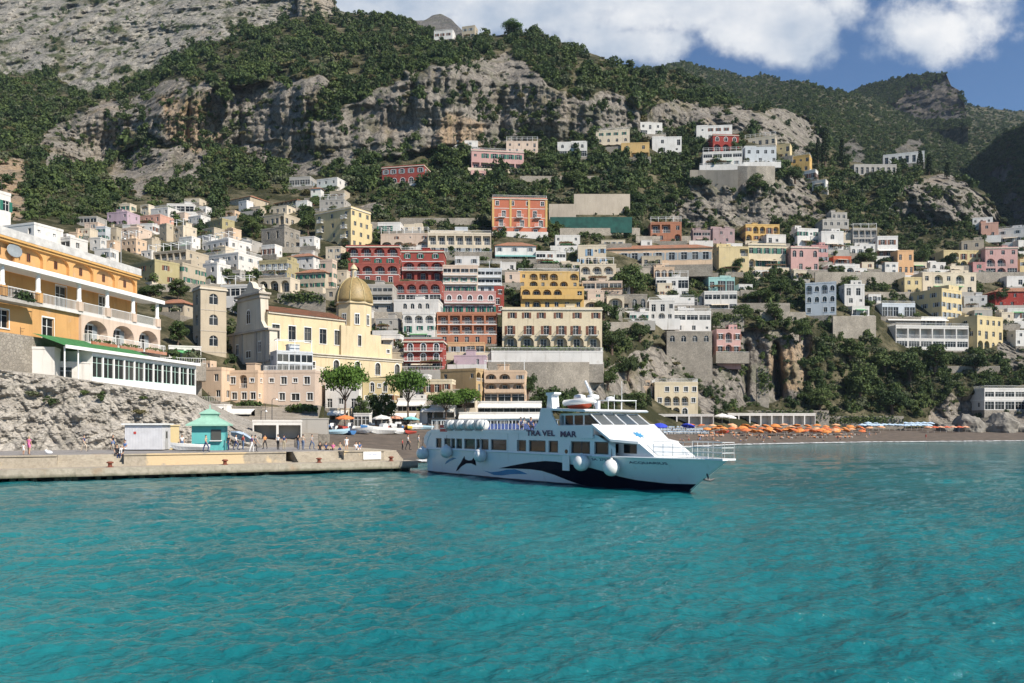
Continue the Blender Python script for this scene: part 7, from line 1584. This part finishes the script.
for k in range(46):
    px = rb_.uniform(640, 880); py = rb_.uniform(434, 442.5); p = beach_at(px, py); lie = rb_.random() < .6
    c_ = rb_.choice(('red','black','blue','white','navy','orange'))
    person(p, 'lie' if lie else 'sit', rb_.uniform(0, 6.3), 'skin' if rb_.random() < .5 else c_, c_, 'sunbather lying on the dark sand' if lie else 'bather sitting on the dark sand', 'people on the beach', 1)
for px, py, c_, lab in ((757,440.5,'black','first of three dark figures walking on the wet sand'),(760.5,440.6,'black','middle of three dark figures walking on the wet sand'),(764,440.4,'navy','last of three dark figures walking on the wet sand'),(787,440,'black','figure in dark clothes standing alone on the sand'),(806,439,'grey','figure in grey among the orange parasols front'),(926,438.8,'red','figure in red standing near the single parasol row'),(838,441,'black','figure at the waterline below the pale blue parasols')): person(beach_at(px, py), 'stand', px, c_, c_, lab, 'people on the beach', 1)
# passengers on the ferry's upper deck
for k, (s_, y_, c_) in enumerate(((15.2,-2.3,'navy'),(16.0,-1.8,'black'),(16.8,-2.4,'navy'),(14.2,-1.2,'grey'),(17.0,-.8,'red'))):
    p = Matrix.Translation(FO) @ Matrix.Rotation(fa, 4, 'Z') @ Vector((s_, y_, top+.5)); person(p, 'sit', fa+1.2, c_, 'black', ['passenger in navy at the rail of the upper deck','passenger in black on the upper deck','passenger in navy nearest the wheelhouse rail','passenger in grey on the upper deck bench','passenger in red before the wheelhouse'][k], 'ferry passengers')
# ------------------------------------------------------------------ boats drawn up on the sand
def boat_hull(l=4.6, w=1.7, h=.75, deep=.5):
    b = BM(); n = 12; rows = []
    for i in range(n+1):
        t = i/n; q = w/2*(1-max(0, (t-.35)/.65)**2.2)*(.8+.2*min(1, t*4)); zt = h+.3*t*t; zk = .28*max(0, (t-.7)/.3)**2*h*2.2; x = -l/2+l*t
        rows.append([b.verts.new(v) for v in ((x, -q, zt), (x, -q*.92, zt*.6+zk*.4), (x*.98, -q*.5, .08+zk), (x*.97, 0, zk), (x*.98, q*.5, .08+zk), (x, q*.92, zt*.6+zk*.4), (x, q, zt))])
    for r0, r1 in zip(rows, rows[1:]):
        for k in range(6): b.faces.new((r0[k], r1[k], r1[k+1], r0[k+1]))
    b.faces.new(rows[0]); ins = []
    for i, r in enumerate(rows[:-1]): ins.append([b.verts.new((r[0].co.x+.05, r[0].co.y*.9, r[0].co.z-deep*.5)), b.verts.new((r[6].co.x+.05, r[6].co.y*.9, r[6].co.z-deep*.5))])
    for a, c, r0, r1 in zip(ins, ins[1:], rows, rows[1:]):
        b.faces.new((a[0], c[0], c[1], a[1])); b.faces.new((r0[0], a[0], c[0], r1[0])[::-1]); b.faces.new((r0[6], r1[6], c[1], a[1])[::-1])
    bmesh.ops.remove_doubles(b, verts=b.verts, dist=.003); return b
BH = bpy.data.meshes.new('hull'); boat_hull().to_mesh(BH)
def boat(p, rz, c, s, label, console=True, motor=True, name='boat', group='small boats on the sand'):
    e = empty(name, p, rz, label, 'boat', group); e.scale = (s, s, s); m = with_mat(BH, paint('boat_'+c, {'white': (.72,.72,.7), 'blue': (.06,.18,.4), 'red': (.45,.07,.05), 'sky': (.4,.58,.68), 'yellow': (.7,.5,.08), 'wood': (.25,.13,.06)}[c], .35, 0, .06)); obj('hull', m, e)
    b = BM()
    for x in (-1.3, .2): box(b, x-.14, x+.14, -.7, .7, .55, .62)
    obj('thwart', b, e, WOOD)
    if console: b = BM(); prism(b, [(-.5,.5),(.4,.5),(.2,1.25),(-.35,1.3)], -.4, .4); obj('console', b, e, WHITE_PAINT)
    if motor: b = BM(); box(b, -2.75, -2.32, -.2, .2, .65, 1.25); box(b, -2.6, -2.45, -.06, .06, 0, .65); obj('outboard', b, e, DARK_METAL)
def shore(px, py, Y): p = P(px, py, Y); p.z = CH+(HY-py)/F*Y; return p
for px, py, Y, rz, c, s, lab, con in ((361,434.6,128,-.5,'white',1.15,'white dinghy with its bow to the left on the sand under the orange parasol',False),(383,436,126,-2.3,'white',1.5,'largest white motorboat pointing at the water',True),(336,433,134,.4,'sky',1.0,'pale blue boat left of the white dinghy',False),(328,431.5,138,1.2,'blue',.9,'dark blue boat beside the tarpaulin block',False),(346,432.5,136,2.4,'blue',.9,'blue boat behind the white dinghy',False),(398,431.5,146,-1.9,'white',1.2,'white motorboat right of the largest one',True),(407,430.6,150,-2.4,'wood',1.0,'brown wooden boat behind the white motorboats',False),(414,430.4,152,-2.0,'white',1.0,'small white boat by the teal canopy',True),(423,430,154,-2.3,'sky',1.0,'pale blue boat nearest the ferry stern on the sand',False),(391,432,145,-2.0,'red',.8,'red rowing boat between the white motorboats',False),(336.5,434.2,130,.3,'yellow',.6,'small yellow canoe on the dark sand',False),(372,431.5,147,-2.2,'white',1.0,'white boat just behind the largest motorboat',True)):
    p = beach_at(px, py); boat(p, rz, c, s, lab, con, con)
for px, py, rz, c, s, lab in ((332,430.2,2.0,'white',.9,'white boat at the back left of the beached boats'),(341,430.4,2.2,'red',.8,'red boat behind the blue one'),(350,430,1.9,'white',1.0,'white boat behind the orange parasol'),(367,430.2,-2.0,'blue',.9,'blue boat behind the small white kiosk'),(378,429.6,-2.2,'wood',1.0,'wooden boat left of the ivory parasol'),(389,429.4,-2.1,'white',1.0,'white boat under the ivory parasol edge'),(402,428.8,-2.0,'blue',.9,'blue boat below the aqua parasol'),(411,428.6,-1.8,'yellow',.8,'yellow boat below the aqua parasol'),(419,428.4,-2.2,'white',1.0,'white boat at the far right of the back row'),(401,433.2,-2.3,'white',.8,'small white tender in the front row'),(410,432.8,-2.0,'red',.7,'red tender in the front row')):
    boat(beach_at(px, py), rz, c, s, lab, c == 'white', c == 'white')
k3 = quay(190, 11.5); boat(Vector((k3.x, k3.y, 2.05)), qa+3.0, 'white', .85, 'white dinghy lying in front of the turquoise kiosk', False, False, group=None)
boat(beach_at(722, 433), .1, 'red', .9, 'red rescue rowing boat on the sand beside the orange parasols', False, False, group=None)
pz = lambda px, py, Y: Vector(((px-CX)/F*Y, Y, beach_z((px-CX)/F*Y, Y)))
for px, Y, c, n, s, lab in ((345,146,(.68,.2,.06),'beach_orange2',1.25,'big orange parasol over the beached boats'),(382,150,(.72,.7,.66),'ivory',1.3,'big ivory parasol over the beached boats'),(411,155,(.2,.5,.5),'aqua',1.2,'aqua green parasol near the second tall pine'),(396,158,(.66,.32,.2),'faded',1.0,'small faded red parasol behind the boats'),(722,252,(.72,.7,.66),'ivory',1.9,'ivory parasol left of the long beach restaurant'),(729,254,(.72,.7,.66),'ivory',1.7,'second ivory parasol at the end of the long beach restaurant')): parasol(pz(px, 0, Y), c, n, lab, 'big parasols', s, .06, px)
kq = on_quay(236, 15); parasol(kq, (.4,.5,.66), 'powder_blue', 'leaning powder blue parasol right of the turquoise kiosk', None, .95, .45, 2.2)
for px, Y, h, lab, z in ((261,118,4.2,'black street lamp on the ramp left of the boat store',2.6),(272,132,4.6,'black street lamp before the pale pink house',4.4),(110,150,3.4,'pale lamp post above the hotel roof, left one',35.5),(121,152,4.2,'pale lamp post with curved arm above the hotel roof',36)):
    p = Vector(((px-CX)/F*Y, Y, z)); e = empty('street_lamp', p, 0, lab, 'street lamp', 'street lamps'); b = BM(); tube(b, [(0,0,-2.5),(0,0,h)], [.09,.05], 8); tube(b, [(0,0,h-.1),(.25,0,h+.25),(.7,0,h+.2)], .035, 6); obj('post', b, e, DARK_METAL if Y < 140 else paint('pale_metal', (.4,.4,.4))); b = BM(); lathe(b, [(.05,.2),(.2,.02),(.2,-.06),(.01,-.1)], 12, 0, (.75,0,h)); obj('lamp_head', b, e, WHITE_PAINT)
H(354,372,413,427,-2,'white','GG','small white beach kiosk between the boats',Y=150,dmax=4,name='kiosk',cat='kiosk',group=None,fl='H')
plant_hillside()
# boulders at the foot of the beach restaurant
for k, (px, py, s_, lab) in enumerate(((946,432,2.6,'low dark boulder left of the rocks under the beach restaurant'),(968,430,4.5,'big pale boulder under the left corner of the beach restaurant'),(985,433,3.2,'rounded boulder before the beach restaurant rock'),(1002,431,5.0,'tallest boulder under the beach restaurant'),(1018,434,3.4,'boulder at the right edge of the photo'))):
    r_ = random.Random(k); b = BM(); bmesh.ops.create_icosphere(b, subdivisions=4, radius=1)
    v_ = np.array([v.co[:] for v in b.verts]); d_ = 1+.75*(fbm(v_[:, 0]*1.1+k*9, v_[:, 1]*1.1, v_[:, 2]*1.1, 5, 400+k, True)-.6)
    for v, q in zip(b.verts, d_): v.co *= float(q)
    for an in ('rock',):
        pass
    p = P(px, py, 282); o = obj('boulder', b, None, paint('boulder_rock', (.2,.185,.16), 1, 0, .45, .35), p); o.scale = (s_*1.2, s_, s_*1.15); o.rotation_euler = (0, 0, k*1.3); tag(o, lab, 'boulder', 'boulders on the shore')
# thin sea air that fades the far mountains
b = BM(); box(b, -1700, 1700, -60, 2700, -6, 900)
m = bpy.data.materials.new('haze'); m.use_nodes = True; N, L = m.node_tree.nodes, m.node_tree.links; N.remove(N['Principled BSDF'])
vp = N.new('ShaderNodeVolumePrincipled'); vp.inputs['Color'].default_value = (.62, .78, 1, 1); vp.inputs['Density'].default_value = .00005; vp.inputs['Anisotropy'].default_value = .2
L.new(vp.outputs[0], N['Material Output'].inputs['Volume']); tag(obj('haze', b, None, m), kind='stuff')
